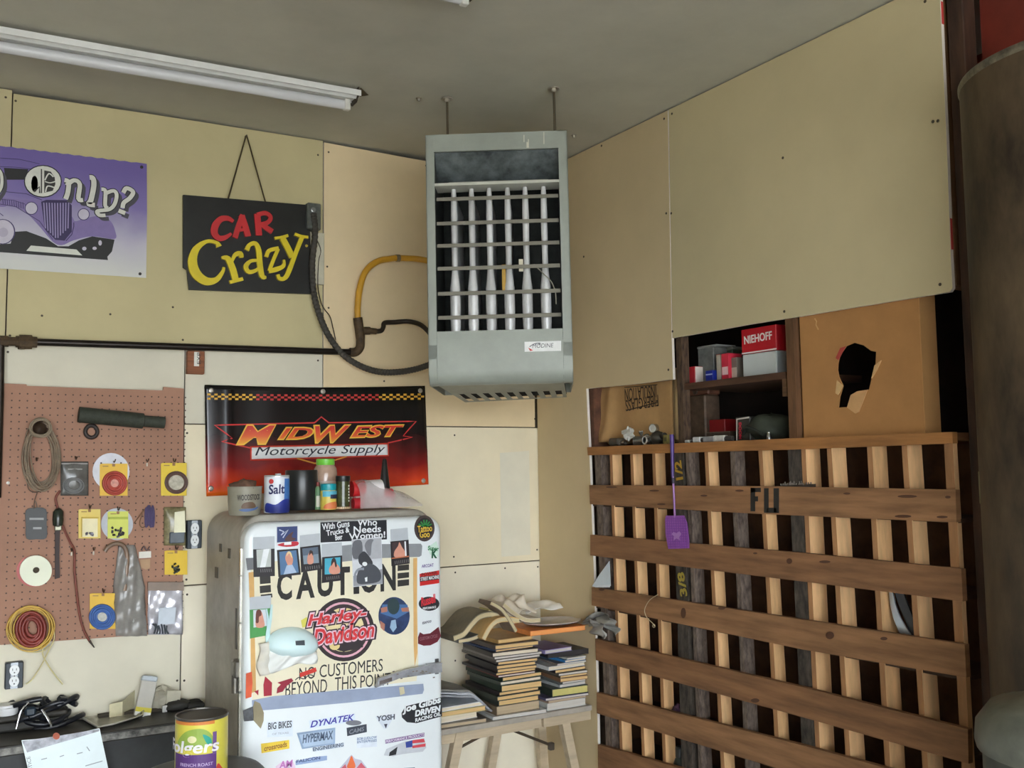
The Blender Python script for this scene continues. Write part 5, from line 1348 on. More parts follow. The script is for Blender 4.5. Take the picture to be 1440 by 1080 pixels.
# lower door stickers
s = sticker('sticker', [(205, 250), (368, 236), (368, 340), (205, 345)], P(220, 230, 240), 0.0006, kl, label='white sticker lettered in plain black capitals')
stext(s, 'BIG BIKES', (210, 298), (360, 282), 42, P(70, 74, 84), 0.0014, 0.02, 0, kl)
stext(s, 'OF TEXAS', (236, 332), (340, 322), 12, P(160, 168, 180), 0.0014, 0, 0, kl)
s = sticker('sticker', [(470, 240), (760, 196), (762, 246), (474, 288)], P(216, 228, 240), 0.0006, kl, label='white sticker with slanted blue capitals')
stext(s, 'DYNATEK', (478, 284), (758, 236), 38, P(62, 58, 160), 0.0014, 0.02, 0.3, kl)
s = sticker('sticker', [(392, 318), (636, 284), (634, 388), (426, 420)], mat((150, 172, 200), 0.4), 0.0012, kl, label='pale blue shield sticker')
blot(s, [[(408, 328), (626, 298), (624, 380), (436, 408)]], P(176, 196, 218), 0.0015, kl)
stext(s, 'HYPERMAX', (428, 384), (622, 356), 52, P(84, 100, 124), 0.002, 0.03, 0.15, kl)
s = sticker('sticker', [(490, 414), (690, 378), (690, 406), (500, 436)], P(196, 208, 222), 0.0008, kl, label='small pale strip sticker under the blue shield')
stext(s, 'ENGINEERING', (494, 434), (688, 402), 22, P(70, 80, 100), 0.0016, 0.02, 0, kl)
s = sticker('sticker', [(708, 286), (834, 262), (836, 312), (712, 338)], P(60, 66, 78), 0.0012, kl, label='dark sticker with a grey cap over it')
blot(s, [ell(752, 254, 50, 17, 20)], P(120, 122, 130), 0.0014, kl)
stext(s, 'CAMS', (724, 326), (820, 304), 26, P(130, 136, 146), 0.002, 0.02, 0.2, kl)
s = sticker('sticker', [(166, 386), (344, 362), (346, 416), (170, 446)], mat((238, 206, 70), 0.4), 0.0012, kl, label='yellow sticker with brown lettering')
stext(s, 'crossroads', (186, 434), (330, 404), 34, P(150, 96, 50), 0.002, 0.02, 0.1, kl)
s = sticker('sticker', [(890, 214), (1014, 200), (990, 246), (962, 290), (944, 290), (910, 246)], P(212, 220, 230), 0.0008, kl, label='white shield sticker with grey capitals')
stext(s, 'YOSH', (896, 246), (1012, 232), 32, P(84, 88, 100), 0.0016, 0.04, 0, kl)
blot(s, [[(944, 262), (966, 260), (956, 290)]], P(60, 60, 76), 0.0016, kl)
s = sticker('sticker', [(1056, 192), (1080, 150), (1310, 92), (1312, 212), (1150, 256), (1090, 250), (1058, 220)], BK, 0.0012, kl, label='black edged sticker with bold white slanted lettering')
stext(s, 'Joe Gibbs', (1062, 204), (1306, 138), 52, WH, 0.002, 0.04, 0.15, kl)
stext(s, 'DRIVEN', (1140, 216), (1304, 180), 36, WH, 0.002, 0.05, 0.15, kl)
stext(s, 'RACING OIL', (1142, 250), (1304, 206), 22, WH, 0.002, 0.03, 0.1, kl)
s = sticker('sticker', [(770, 352), (900, 336), (900, 404), (774, 414)], P(222, 230, 240), 0.0006, kl, label='white sticker with faint blue lettering')
stext(s, 'BOB LUDLOW', (774, 364), (898, 352), 15, P(120, 140, 170), 0.0014, 0.02, 0, kl)
stext(s, 'ENTERPRISES', (774, 384), (898, 372), 15, P(120, 140, 170), 0.0014, 0.02, 0, kl)
s = sticker('sticker', [(952, 362), (1200, 316), (1200, 340), (954, 386)], P(120, 90, 140), 0.001, kl, label='purple strip sticker above a flag picture')
stext(s, 'PERFORMANCE PRODUCTS', (956, 382), (1198, 336), 16, P(220, 210, 226), 0.0016, 0.02, 0, kl)
s = sticker('sticker', [(944, 460), (960, 420), (1080, 370), (1200, 352), (1212, 410), (1190, 436), (1060, 452), (1000, 466)], P(196, 200, 206), 0.0008, kl, label='small sticker of a truck with a flag')
blot(s, [[(980, 440), (1030, 405), (1020, 455), (975, 464)]], BK, 0.0014, kl)
blot(s, [[(1080, 376), (1124, 364), (1124, 406), (1084, 412)]], P(50, 70, 150), 0.0014, kl)
blot(s, [[(1124, 364), (1196, 354), (1204, 376), (1124, 384)], [(1124, 398), (1208, 384), (1206, 404), (1124, 414)]], P(206, 70, 80), 0.0014, kl)
s = sticker('sticker', [(384, 496), (500, 470), (584, 462), (584, 490), (386, 522)], P(150, 170, 206), 0.0008, kl, label='blue strip sticker of a skyline')
stext(s, 'FALICON', (390, 508), (540, 484), 18, P(60, 76, 120), 0.0014, 0.02, 0, kl)
s = sticker('sticker', [(664, 540), (700, 500), (724, 470), (740, 456), (760, 480), (800, 490), (836, 536), (836, 600), (664, 600)], P(190, 190, 206), 0.0008, kl, label='flame shaped sticker low on the door')
blot(s, [cr([(710, 530), (722, 500), (738, 462), (752, 490), (764, 528), (750, 545), (720, 545)], 3, True)], P(226, 110, 60), 0.0014, kl)
blot(s, [[(668, 545), (700, 515), (710, 545)], [(770, 540), (800, 505), (830, 540)]], P(206, 96, 110), 0.0013, kl)
s = sticker('sticker', [(260, 530), (300, 500), (370, 500), (384, 530), (384, 570), (262, 575)], P(230, 206, 226), 0.0008, kl, label='pink and white sticker at the bottom left of the door')
stext(s, 'AM', (280, 545), (366, 532), 44, P(196, 120, 190), 0.0014, 0.03, 0.1, kl)
s = sticker('sticker', [(1070, 540), (1140, 535), (1140, 580), (1070, 585)], P(120, 130, 150), 0.0008, kl, label='small grey sticker at the bottom right of the door')
stext(s, 'GMA', (1078, 572), (1132, 568), 26, P(220, 226, 234), 0.0014, 0.03, 0, kl)

# ------------------------------------------------------------------ caution notice taped to the door
ct = Th('caution_notice', 'cream CAUTION notice taped to the fridge door, warning customers back', 'sign', FRP, 468, 985, 0.0016)
def cs(name, pts, m, z, label=None): return ct.part(name, MB().prism(FP(ct, pts), z-0.0008, z), m, label=label)
cs('sheet', [(290, 330), (500, 310), (1225, 292), (1232, 900), (1222, 990), (300, 1096), (284, 800)], mat((232, 224, 196), 0.6, var=0.06, sc=4), 0.0008)
cs('masking_tape', [(278, 380), (308, 376), (312, 700), (320, 1050), (290, 1058), (290, 720)], mat((214, 170, 106), 0.7, var=0.1), 0.0014)
cs('masking_tape', [(1204, 300), (1226, 298), (1224, 560), (1228, 830), (1212, 908), (1206, 780)], mat((222, 176, 110), 0.7, var=0.1), 0.0014)
cs('grey_tape', [(262, 300), (320, 296), (320, 362), (270, 368)], mat((112, 114, 118), 0.5), 0.0016)
cs('grey_tape', [(700, 240), (870, 222), (1246, 218), (1254, 230), (1250, 284), (1238, 292), (1000, 300), (700, 330)], mat((140, 144, 148), 0.45, var=0.1), 0.0016)
cs('grey_tape', [(420, 1075), (840, 1040), (1260, 1006), (1264, 1040), (1256, 1062), (840, 1112), (420, 1150), (300, 1160), (296, 1098)], mat((150, 162, 186), 0.45, var=0.08), 0.0016)
cs('tape_scrap', [(1124, 1026), (1150, 1022), (1156, 1060), (1130, 1070)], P(206, 196, 160), 0.0022)
for pts in ([(340, 400), (400, 394), (402, 440), (342, 446)], [(340, 456), (402, 450), (404, 490), (342, 497)], [(345, 505), (410, 498), (412, 520), (350, 526)], [(1116, 340), (1180, 334), (1180, 366), (1116, 372)], [(1116, 384), (1180, 378), (1180, 408), (1116, 416)], [(1116, 424), (1180, 418), (1180, 452), (1116, 460)]):
    cs('stripe', pts, P(44, 42, 38), 0.0014)
A, B = FP(ct, [(438, 542), (1106, 482)])
pxs = math.hypot(B[0]-A[0], B[1]-A[1])/math.hypot(668, 60)
for ch, a, b in (('C', (438, 540), (522, 532)), ('A', (545, 531), (650, 521)), ('U', (664, 520), (752, 513)), ('T', (764, 511), (848, 504)), ('I', (868, 502), (900, 499)), ('O', (908, 500), (1004, 491)), ('N', (1020, 488), (1106, 480))):
    p, q = FP(ct, [a, b])
    ct.part('letter', put_text(MB(), ch, p, q, 150*pxs, 0.0012, 0.035, 0, 0.0006), mat((38, 36, 34), 0.6, var=0.25, sc=60))
for b, a, c, h in (('NO', (562, 985), (652, 976), 62), ('CUSTOMERS', (676, 972), (1032, 934), 66), ('BEYOND', (484, 1080), (718, 1056), 72), ('THIS', (762, 1046), (884, 1032), 70), ('POINT', (906, 1030), (1076, 1012), 66)):
    p, q = FP(ct, [a, c])
    ct.part('lettering', put_text(MB(), b, p, q, h*pxs, 0.0012, 0.0, 0, 0.0006), P(40, 40, 40))
blot(None, [(cr([(566, 958), (600, 946), (640, 932), (658, 924)], 4), 22)], P(206, 54, 40), 0.002, kf, ct, 'red_scribble')
blot(None, [(cr([(540, 985), (560, 970), (590, 978), (620, 955), (648, 965)], 4), 5)], P(44, 42, 40), 0.0022, kf, ct, 'pen_stroke')
# motor company roundel stuck on the notice
hb = ct.part('roundel', MB().prism(FP(ct, ell(812, 702, 172, 178, 40)), 0.0008, 0.0016), P(44, 34, 36), label='round black and pink roundel with red lettering')
def hlay(items, m, z): blot(hb, items, m, z, kf, ct, 'roundel_print')
hlay([ell(812, 702, 150, 156, 36)], P(222, 168, 182), 0.0019)
hlay([ell(812, 702, 138, 144, 36)], P(56, 42, 44), 0.0022)
hlay([ell(812, 702, 116, 124, 34)], P(226, 210, 160), 0.0025)
hlay([ell(740, 620, 36, 30, 18), [(690, 720), (930, 700), (920, 800), (812, 826), (720, 800)], ell(880, 620, 40, 26, 18)], P(46, 36, 40), 0.0028)
hlay([ell(760, 790, 30, 26, 16), ell(815, 600, 42, 22, 18)], P(228, 206, 140), 0.0031)
hlay([[(572, 650), (604, 630), (620, 680), (580, 690)]], P(214, 206, 90), 0.0022)
oh, ow, orr = MB(), MB(), MB()
for b, a, c, h in (('Harley-', (608, 702), (942, 652), 78), ('Davidson', (640, 792), (984, 742), 84)):
    p, q = FP(ct, [a, c])
    d = 1*pxs
    put_text(oh, b, (p[0]-14*d, p[1]-18*d), (q[0]+18*d, q[1]-18*d), (h+34)*pxs, 0.0036, 0.13, 0.25, 0.0006)
    put_text(ow, b, (p[0]-6*d, p[1]-9*d), (q[0]+6*d, q[1]-9*d), (h+18)*pxs, 0.0042, 0.075, 0.25, 0.0006)
    put_text(orr, b, p, q, h*pxs, 0.0048, 0.025, 0.25, 0.0006)
ct.part('lettering_shadow', oh, P(56, 36, 48), hb)
ct.part('lettering_outline', ow, P(232, 196, 208), hb)
ct.part('lettering', orr, P(208, 50, 56), hb)
# round blue picture sticker
rs = ct.part('round_sticker', MB().prism(FP(ct, ell(1096, 624, 88, 106, 34)), 0.0008, 0.0016), mat((48, 66, 104), 0.35, var=0.3, sc=20), label='round blue picture sticker')
blot(rs, [[(1030, 560), (1170, 560), (1180, 600), (1110, 640), (1020, 610)]], P(70, 110, 160), 0.0019, kf, ct)
blot(rs, [ell(1092, 570, 34, 46, 18)], P(40, 62, 66), 0.0022, kf, ct)
blot(rs, [[(1080, 650), (1104, 645), (1110, 690), (1090, 716), (1072, 690)]], P(150, 180, 206), 0.0022, kf, ct)
blot(rs, [[(1020, 580), (1056, 572), (1058, 600), (1024, 606)], [(1134, 580), (1178, 576), (1178, 600), (1140, 600)], [(1016, 650), (1044, 670), (1040, 710), (1020, 690)]], P(176, 116, 96), 0.0022, kf, ct)

# ------------------------------------------------------------------ cards, photos and a cap on the door
GC = 'cards taped to the fridge door'
def card(name, label, quad, rows, cat='card', off=0.0036, tape=None, frame=None, cap=None):
    c = [sum(p[0] for p in quad)/len(quad), sum(p[1] for p in quad)/len(quad)]
    th = Th(name, label, cat, FRP, *kf(*c), off, GC)
    th.part('card', MB().prism(FP(th, quad), -0.0006, 0.0006), frame or mat((34, 32, 36), 0.35, var=0.1))
    z = 0.001
    for nm, pts, m in rows:
        mb = MB()
        if isinstance(pts, tuple): mb.rib(FP(th, pts[0]), pts[1]*th.sc(*kf(*c))/4, z-0.0006, z)
        else: mb.prism(FP(th, pts), z-0.0006, z)
        th.part(nm, mb, m); z += 0.0003
    if tape: th.part('tape', MB().prism(FP(th, tape), 0.0006, 0.0012), mat((186, 192, 198), 0.45, var=0.06))
    if cap:
        mb = MB(); (x0, y0), (x1, y1), n = cap
        for i in range(n):
            u = (i+0.5)/n; x = x0+(x1-x0)*u; y = y0+(y1-y0)*u
            mb.rib(FP(th, [(x, y), (x+2, y+18)]), 4*th.sc(*kf(*c))/4, 0.0006, 0.001)
        th.part('caption', mb, P(110, 108, 110), kind='stuff')
    return th
SKIN = P(214, 150, 128); HAIR = P(56, 40, 36); BLUE = P(90, 140, 180); DKB = P(30, 30, 38)
card('photo_card', 'black card with a white streaked picture at the left of the fridge door', [(304, 250), (424, 244), (426, 400), (306, 406)], [('picture', [(322, 252), (404, 246), (404, 348), (326, 352)], P(190, 196, 192)), ('streak', [(362, 250), (396, 247), (372, 350), (342, 352)], WH)], tape=[(304, 182), (424, 176), (424, 246), (304, 250)], cap=((340, 362), (410, 358), 6))
card('flag_picture', 'small picture of a flag and an eagle at the top of the fridge door', [(434, 118), (556, 116), (556, 234), (434, 242)], [('blue_field', [(438, 124), (552, 120), (552, 204), (438, 212)], P(50, 66, 116)), ('red_band', cr([(440, 226), (480, 212), (552, 206), (552, 228), (490, 236)], 3, True), P(196, 44, 60)), ('bird', cr([(480, 200), (500, 170), (530, 150), (520, 180), (545, 190), (515, 205)], 3, True), P(84, 56, 56)), ('perch', [(478, 210), (518, 206), (518, 224), (478, 226)], WH), ('stars', ([(450, 140), (475, 150), (460, 170), (500, 140), (470, 185)], 6), P(196, 206, 226))], 'picture', frame=mat((224, 228, 232), 0.4))
card('photo_card', 'pin-up card of a blonde figure in blue below the flag picture', [(438, 254), (556, 246), (572, 392), (446, 406)], [('picture', [(450, 264), (546, 254), (560, 380), (458, 394)], P(84, 120, 160)), ('figure', cr([(494, 330), (484, 300), (492, 270), (506, 262), (520, 280), (528, 310), (520, 340), (506, 352)], 3, True), SKIN), ('hair', cr([(490, 290), (500, 262), (516, 268), (524, 300), (516, 290), (506, 272)], 3, True), P(226, 206, 150)), ('dress', [(492, 340), (524, 336), (548, 380), (474, 392)], P(170, 190, 216))], 'card')
card('photo_card', 'pin-up card of a dark haired figure by water, second from the left', [(568, 236), (680, 222), (692, 362), (574, 380)], [('picture', [(580, 246), (668, 236), (674, 326), (588, 334)], P(130, 146, 160)), ('sky', [(580, 246), (668, 236), (670, 276), (584, 286)], P(90, 104, 122)), ('figure', cr([(612, 332), (608, 296), (620, 266), (634, 266), (642, 296), (640, 328)], 3, True), SKIN), ('hair', cr([(618, 284), (622, 256), (638, 262), (640, 286), (630, 272)], 3, True), HAIR)], tape=[(566, 172), (678, 160), (680, 224), (568, 238)], cap=((592, 348), (680, 338), 7))
card('photo_card', 'pin-up card with a bright turquoise picture above the caution lettering', [(692, 294), (804, 284), (806, 424), (690, 440)], [('picture', [(706, 302), (794, 294), (792, 386), (706, 392)], P(70, 170, 196)), ('figure', cr([(740, 388), (730, 360), (748, 330), (756, 310), (772, 330), (790, 352), (788, 384)], 3, True), SKIN), ('hair', cr([(742, 344), (746, 306), (764, 300), (774, 340), (766, 350), (758, 320)], 3, True), HAIR)], tape=[(690, 222), (802, 210), (804, 284), (692, 294)], cap=((712, 406), (790, 396), 7))
card('photo_card', 'pin-up card with a dark background at the right of the fridge door', [(1076, 206), (1178, 196), (1184, 330), (1082, 344)], [('picture', [(1084, 212), (1168, 203), (1172, 288), (1088, 296)], P(60, 44, 48)), ('figure', cr([(1100, 294), (1098, 262), (1118, 232), (1126, 210), (1140, 236), (1156, 262), (1154, 290)], 3, True), SKIN), ('strip', [(1154, 206), (1162, 205), (1166, 286), (1158, 288)], WH), ('rule', [(1082, 298), (1180, 286), (1180, 292), (1082, 304)], P(196, 110, 70))], tape=[(1076, 138), (1172, 128), (1176, 196), (1078, 206)], cap=((1096, 316), (1180, 304), 8))
card('photo_print', 'black and white photograph of a rider on a motorcycle', [(858, 196), (1026, 180), (1032, 444), (866, 462)], [('backdrop', [(862, 200), (1022, 186), (1026, 300), (866, 312)], P(176, 178, 184)), ('arch', cr([(866, 300), (862, 220), (890, 196), (916, 212), (914, 290)], 3, True), P(100, 102, 108)), ('arch', cr([(930, 230), (950, 196), (980, 196), (970, 220), (965, 280), (950, 280)], 3, True), P(120, 122, 128)), ('road', [(866, 400), (1030, 360), (1032, 442), (868, 458)], P(150, 152, 158)), ('rider', cr([(900, 330), (896, 290), (912, 268), (930, 262), (956, 290), (976, 330), (940, 350)], 3, True), P(52, 54, 60)), ('machine', cr([(890, 440), (888, 390), (910, 350), (960, 330), (1000, 350), (1022, 390), (1010, 430), (940, 444)], 4, True), P(70, 74, 82)), ('wheel', (cr([(878, 430), (876, 390), (896, 362), (926, 360)], 4), 12), P(140, 146, 156)), ('headlamp', ell(930, 332, 14, 12, 12), WH), ('plate', [(930, 410), (944, 405), (944, 430), (934, 432)], WH)], 'photo', frame=mat((212, 216, 222), 0.35))
card('photo_card', 'green card with a small figure under blue tape at the left of the door', [(284, 590), (400, 580), (400, 730), (286, 752)], [('picture', [(304, 592), (384, 586), (384, 680), (306, 690)], P(206, 214, 220)), ('figure', cr([(322, 688), (318, 640), (330, 596), (350, 600), (362, 640), (366, 684)], 3, True), SKIN), ('hair', cr([(318, 660), (322, 596), (346, 592), (350, 620), (336, 630), (334, 660)], 3, True), P(100, 50, 40))], tape=[(284, 520), (404, 508), (404, 580), (284, 590)], frame=mat((70, 150, 76), 0.4))
# white cap hanging from the door with a ribbon
th = Th('sun_hat', 'white cloth hat with a small dark badge hanging on the fridge door', 'hat', FRP, *kf(520, 800), 0.006, GC)
def cap_fn(u, v):
    a = math.pi*(1-u)
    x = 522+math.cos(a)*(130+30*v); y = 790-math.sin(a)*105*(1-v*0.15) + 150*v + 10*math.sin(u*9)*v
    return FP(th, [(x, y)])[0]+(0.05*math.sin(math.pi*u)**0.7*(1-0.5*v)+0.004*math.sin(u*13+v*7),)
def cap_mesh():
    mb = MB()
    cx = FP(th, [(522, 790)])[0]
    n, m = 10, 24
    def pt(r, a):
        x = 520+math.cos(a)*150*r; y = 792-math.sin(a)*(106 if math.sin(a) > 0 else 64)*r
        return FP(th, [(x, y)])[0]+(0.002+0.055*math.sqrt(max(0, 1-r*r)),)
    for j in range(n+1):
        for i in range(m): mb.v.append(pt(j/n, 2*math.pi*i/m))
    for j in range(n):
        for i in range(m): mb.f.append((j*m+i, j*m+(i+1) % m, (j+1)*m+(i+1) % m, (j+1)*m+i)); mb.m.append(0)
    return mb
th.part('crown', cap_mesh(), mat((216, 240, 242), 0.45, var=0.03, sc=6), None, 60)
th.part('fabric', MB().grid(lambda u, v: FP(th, [(390+270*u-40*v*(1-u), 812+130*v*(1-0.5*u)+12*math.sin(u*8))])[0]+(0.008+0.03*math.sin(math.pi*u)*(1-v*0.6)+0.006*math.sin(u*17+v*6),), 24, 10), mat((228, 230, 226), 0.6, var=0.05, sc=10), None, 60, solid=0.002)
th.part('fabric', MB().grid(lambda u, v: FP(th, [(330+70*u+10*math.sin(v*7), 780+180*v-20*u)])[0]+(0.006+0.014*math.sin(math.pi*u)+0.004*math.sin(v*14),), 10, 16), mat((222, 218, 206), 0.6, var=0.08, sc=10), None, 60, solid=0.002)
p = FP(th, [(512, 752), (562, 748), (564, 776), (514, 776)])
th.part('badge', MB().prism(p, 0.056, 0.058), P(60, 68, 74))
th.part('ribbon', MB().rib(FP(th, cr([(405, 560), (398, 640), (384, 720), (388, 780), (400, 820)], 5)), [0.006+0.0008*i for i in range(21)], 0.004, 0.007).rib(FP(th, cr([(375, 585), (384, 640), (380, 720)], 5)), 0.006, 0.004, 0.006), mat((190, 220, 222), 0.5))
# torn red and orange tags under the cap
th = Th('torn_tag', 'orange and red torn tag at the lower left of the door', 'tag', FRP, *kf(290, 1010), 0.0045, GC)
th.part('orange_strip', MB().prism(FP(th, [(264, 950), (296, 938), (300, 1000), (294, 1080), (262, 1090)]), -0.0005, 0.001), mat((220, 90, 50), 0.5, var=0.15))
th.part('red_mark', MB().prism(FP(th, [(362, 1012), (372, 965), (410, 1000), (408, 1072), (364, 1076)]), -0.0005, 0.001), P(166, 34, 56))
th.part('red_mark', MB().prism(FP(th, [(440, 1000), (520, 975), (530, 990), (490, 1020), (470, 1050), (436, 1060), (440, 1030), (460, 1010)]), -0.0005, 0.001), P(150, 34, 56))
th.part('red_mark', MB().prism(FP(th, [(310, 1050), (334, 1040), (332, 1072), (322, 1060)]), -0.0005, 0.001), P(170, 40, 60))
th = Th('tape_scrap', 'dull brown pointed tape scrap below the torn tags', 'tape', FRP, *kl(140, 210), 0.004, GC)
th.part('scrap', MB().prism(FP(th, [(116, 150), (126, 115), (160, 130), (184, 190), (182, 240), (164, 290), (120, 240)], kl), -0.001, 0.002), mat((150, 140, 112), 0.7, var=0.1))
th.part('dark_end', MB().prism(FP(th, [(52, 178), (116, 150), (118, 240), (60, 245)], kl), -0.001, 0.0015), mat((90, 92, 96), 0.6, var=0.3, sc=40))

# ------------------------------------------------------------------ things on top of the fridge
GF = 'things on top of the fridge'
def ftop(x): return FCAB - 0.014 + 0.014*(1-((x-(FX0+FX1)/2)/hw)**2) + 0.0005
def onfr(name, label, cat, px, off):
    """stands on the fridge top, px = picture column, off = distance behind the door face"""
    p = FRP.hit(px, 715, -off)
    return Th(name, label, cat, FRP, 0, 0, 0, GF, at=(p.x, FY+off, ftop(p.x)))
def wpx(th, a, b, y=700): return abs(th.L(b, y)[0]-th.L(a, y)[0])
t = onfr('stoneware_crock', 'grey stoneware crock with a blue picture, at the left end of the fridge top', 'crock', 344, 0.145)
r = wpx(t, 321, 368)/2; h = t.L(344, 684)[1]
t.part('pot', MB().lathe([(r*0.86, 0), (r*0.92, 0.006), (r*0.97, h*0.5), (r, h*0.94), (r*1.02, h), (r*0.94, h), (r*0.9, h*0.8), (0.001, h*0.78)], 28, axis='y'), mat((142, 138, 122), 0.45, var=0.12, sc=14), None, 40)
bs = MB(); blob(bs, (0, h*0.95, 0), (r*0.8, 0.028, r*0.8), 8, 14, 0.15, 21)
t.part('contents', bs, mat((120, 90, 76), 0.7, var=0.3, sc=30), None, 60)
def clipx(pts, lo, hi):
    for sgn, lim in ((1, lo), (-1, hi)):
        out = []
        for i in range(len(pts)):
            a, b = pts[i-1], pts[i]
            ia, ib = sgn*(a[0]-lim) >= 0, sgn*(b[0]-lim) >= 0
            if ia != ib:
                u = (lim-a[0])/(b[0]-a[0]); out.append((lim, a[1]+(b[1]-a[1])*u))
            if ib: out.append(b)
        pts = out
        if len(pts) < 3: return []
    return pts
def wprint(poly, r, z=0.001, z0=0.0):
    """printed patch cut into narrow strips so that it bends round a can"""
    w = r*0.13; mb = MB()
    x0 = min(p[0] for p in poly); x1 = max(p[0] for p in poly)
    x0, x1 = max(x0, -r*1.55), min(x1, r*1.55)
    n = max(1, math.ceil((x1-x0)/w))
    for i in range(n):
        q = clipx(list(poly), x0+(x1-x0)*i/n, x0+(x1-x0)*(i+1)/n)
        if len(q) >= 3: mb.prism(q, z0+0.0, z+0.0003)
    return wrap(mb, r)
def wrap(mb, r, rz=0):
    """bend flat print round a standing cylinder of radius r"""
    return mb.fn(lambda x, y, z: ((r+z)*math.sin(x/r+rz), y, (r+z)*math.cos(x/r+rz)))
t.part('lettering', wrap(put_text(MB(), 'WOODSTOCK', (-r*0.7, h*0.52), (r*0.75, h*0.54), h*0.2, 0.0012, 0.02, 0, 0.0006), r*0.99), P(60, 54, 50))
t.part('boat_picture', wprint(cr([(-r*0.6, h*0.2), (-r*0.2, h*0.14), (r*0.4, h*0.2), (r*0.6, h*0.3), (r*0.2, h*0.24), (-r*0.3, h*0.24)], 4, True), r*0.985, 0.001), P(84, 110, 160))
t.part('brown_picture', wprint(cr([(-r*0.45, h*0.27), (0, h*0.25), (r*0.4, h*0.3), (r*0.2, h*0.46), (-r*0.3, h*0.44)], 4, True), r*0.985, 0.001), P(104, 80, 62))
t = onfr('salt_can', 'white and blue round salt carton on the fridge top', 'carton', 389, 0.125)
r = wpx(t, 372, 406)/2; h = t.L(389, 669)[1]
t.part('carton', MB().lathe([(r*0.99, 0), (r, 0.003), (r, h*0.97), (r*0.99, h)], 28, axis='y', mi=0), mat((222, 226, 234), 0.4, var=0.03), None, 40)
t.part('rim', MB().lathe([(r*1.01, h*0.97), (r*1.015, h), (r*0.97, h+0.002), (r*0.9, h-0.001), (0.001, h-0.001)], 28, axis='y'), mat((190, 194, 196), 0.3, metal=0.5), None, 40)
t.part('spout', MB().box(-r*0.1, r*0.3, h, h+0.008, -r*0.2, r*0.2, bev=0.002), P(200, 206, 214))
t.part('blue_panel', wprint([(r*0.3, h*0.02), (r*1.1, h*0.02), (r*1.1, h*0.92), (r*0.35, h*0.92)], r, 0.001), P(70, 120, 190))
for a0, b0, c0 in ((0.04, 0.3, 0), (0.02, 0.22, 0)):
    t.part('blue_band', wprint(cr([(-r*1.2, h*b0*0.9), (-r*0.4, h*b0*0.75), (r*0.3, h*b0*1.2), (r*1.0, h*b0*1.1), (r*1.0, h*a0), (-r*1.2, h*a0)], 4, True), r, 0.0016), P(44, 58, 150))
t.part('lettering', wrap(put_text(MB(), 'Salt', (-r*0.95, h*0.5), (r*0.35, h*0.52), h*0.26, 0.0014, 0.02, 0.1, 0.0006), r), P(40, 44, 96))
t.part('red_spot', wprint(ell(-r*0.75, h*0.85, r*0.2, r*0.2, 14), r, 0.001), P(200, 60, 60))
t = onfr('black_canister', 'tall black canister behind the salt carton on the fridge top', 'canister', 424, 0.19)
r = wpx(t, 402, 446)/2; h = t.L(424, 661)[1]
t.part('body', MB().lathe([(r*0.96, 0), (r, 0.004), (r, h-0.006), (r*0.97, h), (r*0.8, h), (r*0.78, h-0.02), (0.001, h-0.02)], 28, axis='y'), mat((34, 36, 36), 0.3, var=0.1), None, 40)
t.part('handle', MB().tube(cr([(-r*0.98, h*0.75, 0.0), (-r*1.35, h*0.7, 0), (-r*1.35, h*0.3, 0), (-r*0.98, h*0.25, 0)], 6), 0.008, 8), mat((34, 36, 36), 0.3), None, 60)
def bottle(name, label, px0, px1, ytop, off, prof, cap, m, mc, band=None, cat='bottle'):
    t = onfr(name, label, cat, (px0+px1)/2, off)
    r = wpx(t, px0, px1)/2; h = t.L((px0+px1)/2, ytop)[1]
    t.part('body', MB().lathe([(a*r, b*h) for a, b in prof], 22, axis='y'), m, None, 40)
    t.part('cap', MB().lathe([(a*r, b*h) for a, b in cap], 22, axis='y'), mc, None, 40)
    t.r, t.h = r, h
    return t
t = bottle('seasoning_bottle', 'clear plastic bottle with a lime green lid on the fridge top', 441, 474, 645, 0.25, [(0.9, 0), (0.95, 0.03), (0.95, 0.7), (0.9, 0.8), (0.7, 0.88)], [(0.72, 0.87), (0.74, 0.88), (0.74, 0.99), (0.6, 1.0), (0.001, 1.0)], mat((190, 160, 140), 0.15, var=0.2, sc=12), mat((120, 206, 70), 0.35))
t.part('label', wprint(rect(-t.r*0.9, t.r*0.9, t.h*0.15, t.h*0.55), t.r*0.95, 0.001), mat((206, 190, 180), 0.4))
t = bottle('spice_jar', 'small bottle with a teal cap and yellow label on the fridge top', 451, 472.5, 680, 0.105, [(0.95, 0), (1, 0.03), (1, 0.7), (0.92, 0.75)], [(0.95, 0.74), (0.97, 0.76), (0.97, 0.98), (0.8, 1.0), (0.001, 1.0)], mat((222, 200, 90), 0.35, var=0.1), mat((30, 156, 168), 0.35))
t.part('blue_band', wprint(rect(-t.r*1.1, t.r*1.1, t.h*0.5, t.h*0.72), t.r, 0.0012), P(90, 176, 200))
t.part('dark_block', wprint(rect(-t.r*0.1, t.r*1.0, t.h*0.42, t.h*0.58), t.r, 0.0018), P(36, 42, 70))
t.part('food_picture', wprint(cr([(-t.r*0.9, t.h*0.05), (t.r*0.9, t.h*0.06), (t.r*0.8, t.h*0.3), (-t.r*0.5, t.h*0.24)], 4, True), t.r, 0.0018), P(214, 120, 70))
t = bottle('sauce_bottle', 'narrow green labelled bottle between the black canister and the teal capped jar', 443, 451, 678, 0.14, [(0.95, 0), (1, 0.03), (1, 0.75), (0.6, 0.85)], [(0.55, 0.84), (0.55, 1.0), (0.001, 1.0)], mat((110, 150, 110), 0.35, var=0.2), mat((130, 50, 44), 0.4))
t.part('label', wprint(rect(-t.r*0.9, t.r*0.9, t.h*0.1, t.h*0.5), t.r, 0.001), P(196, 196, 180))
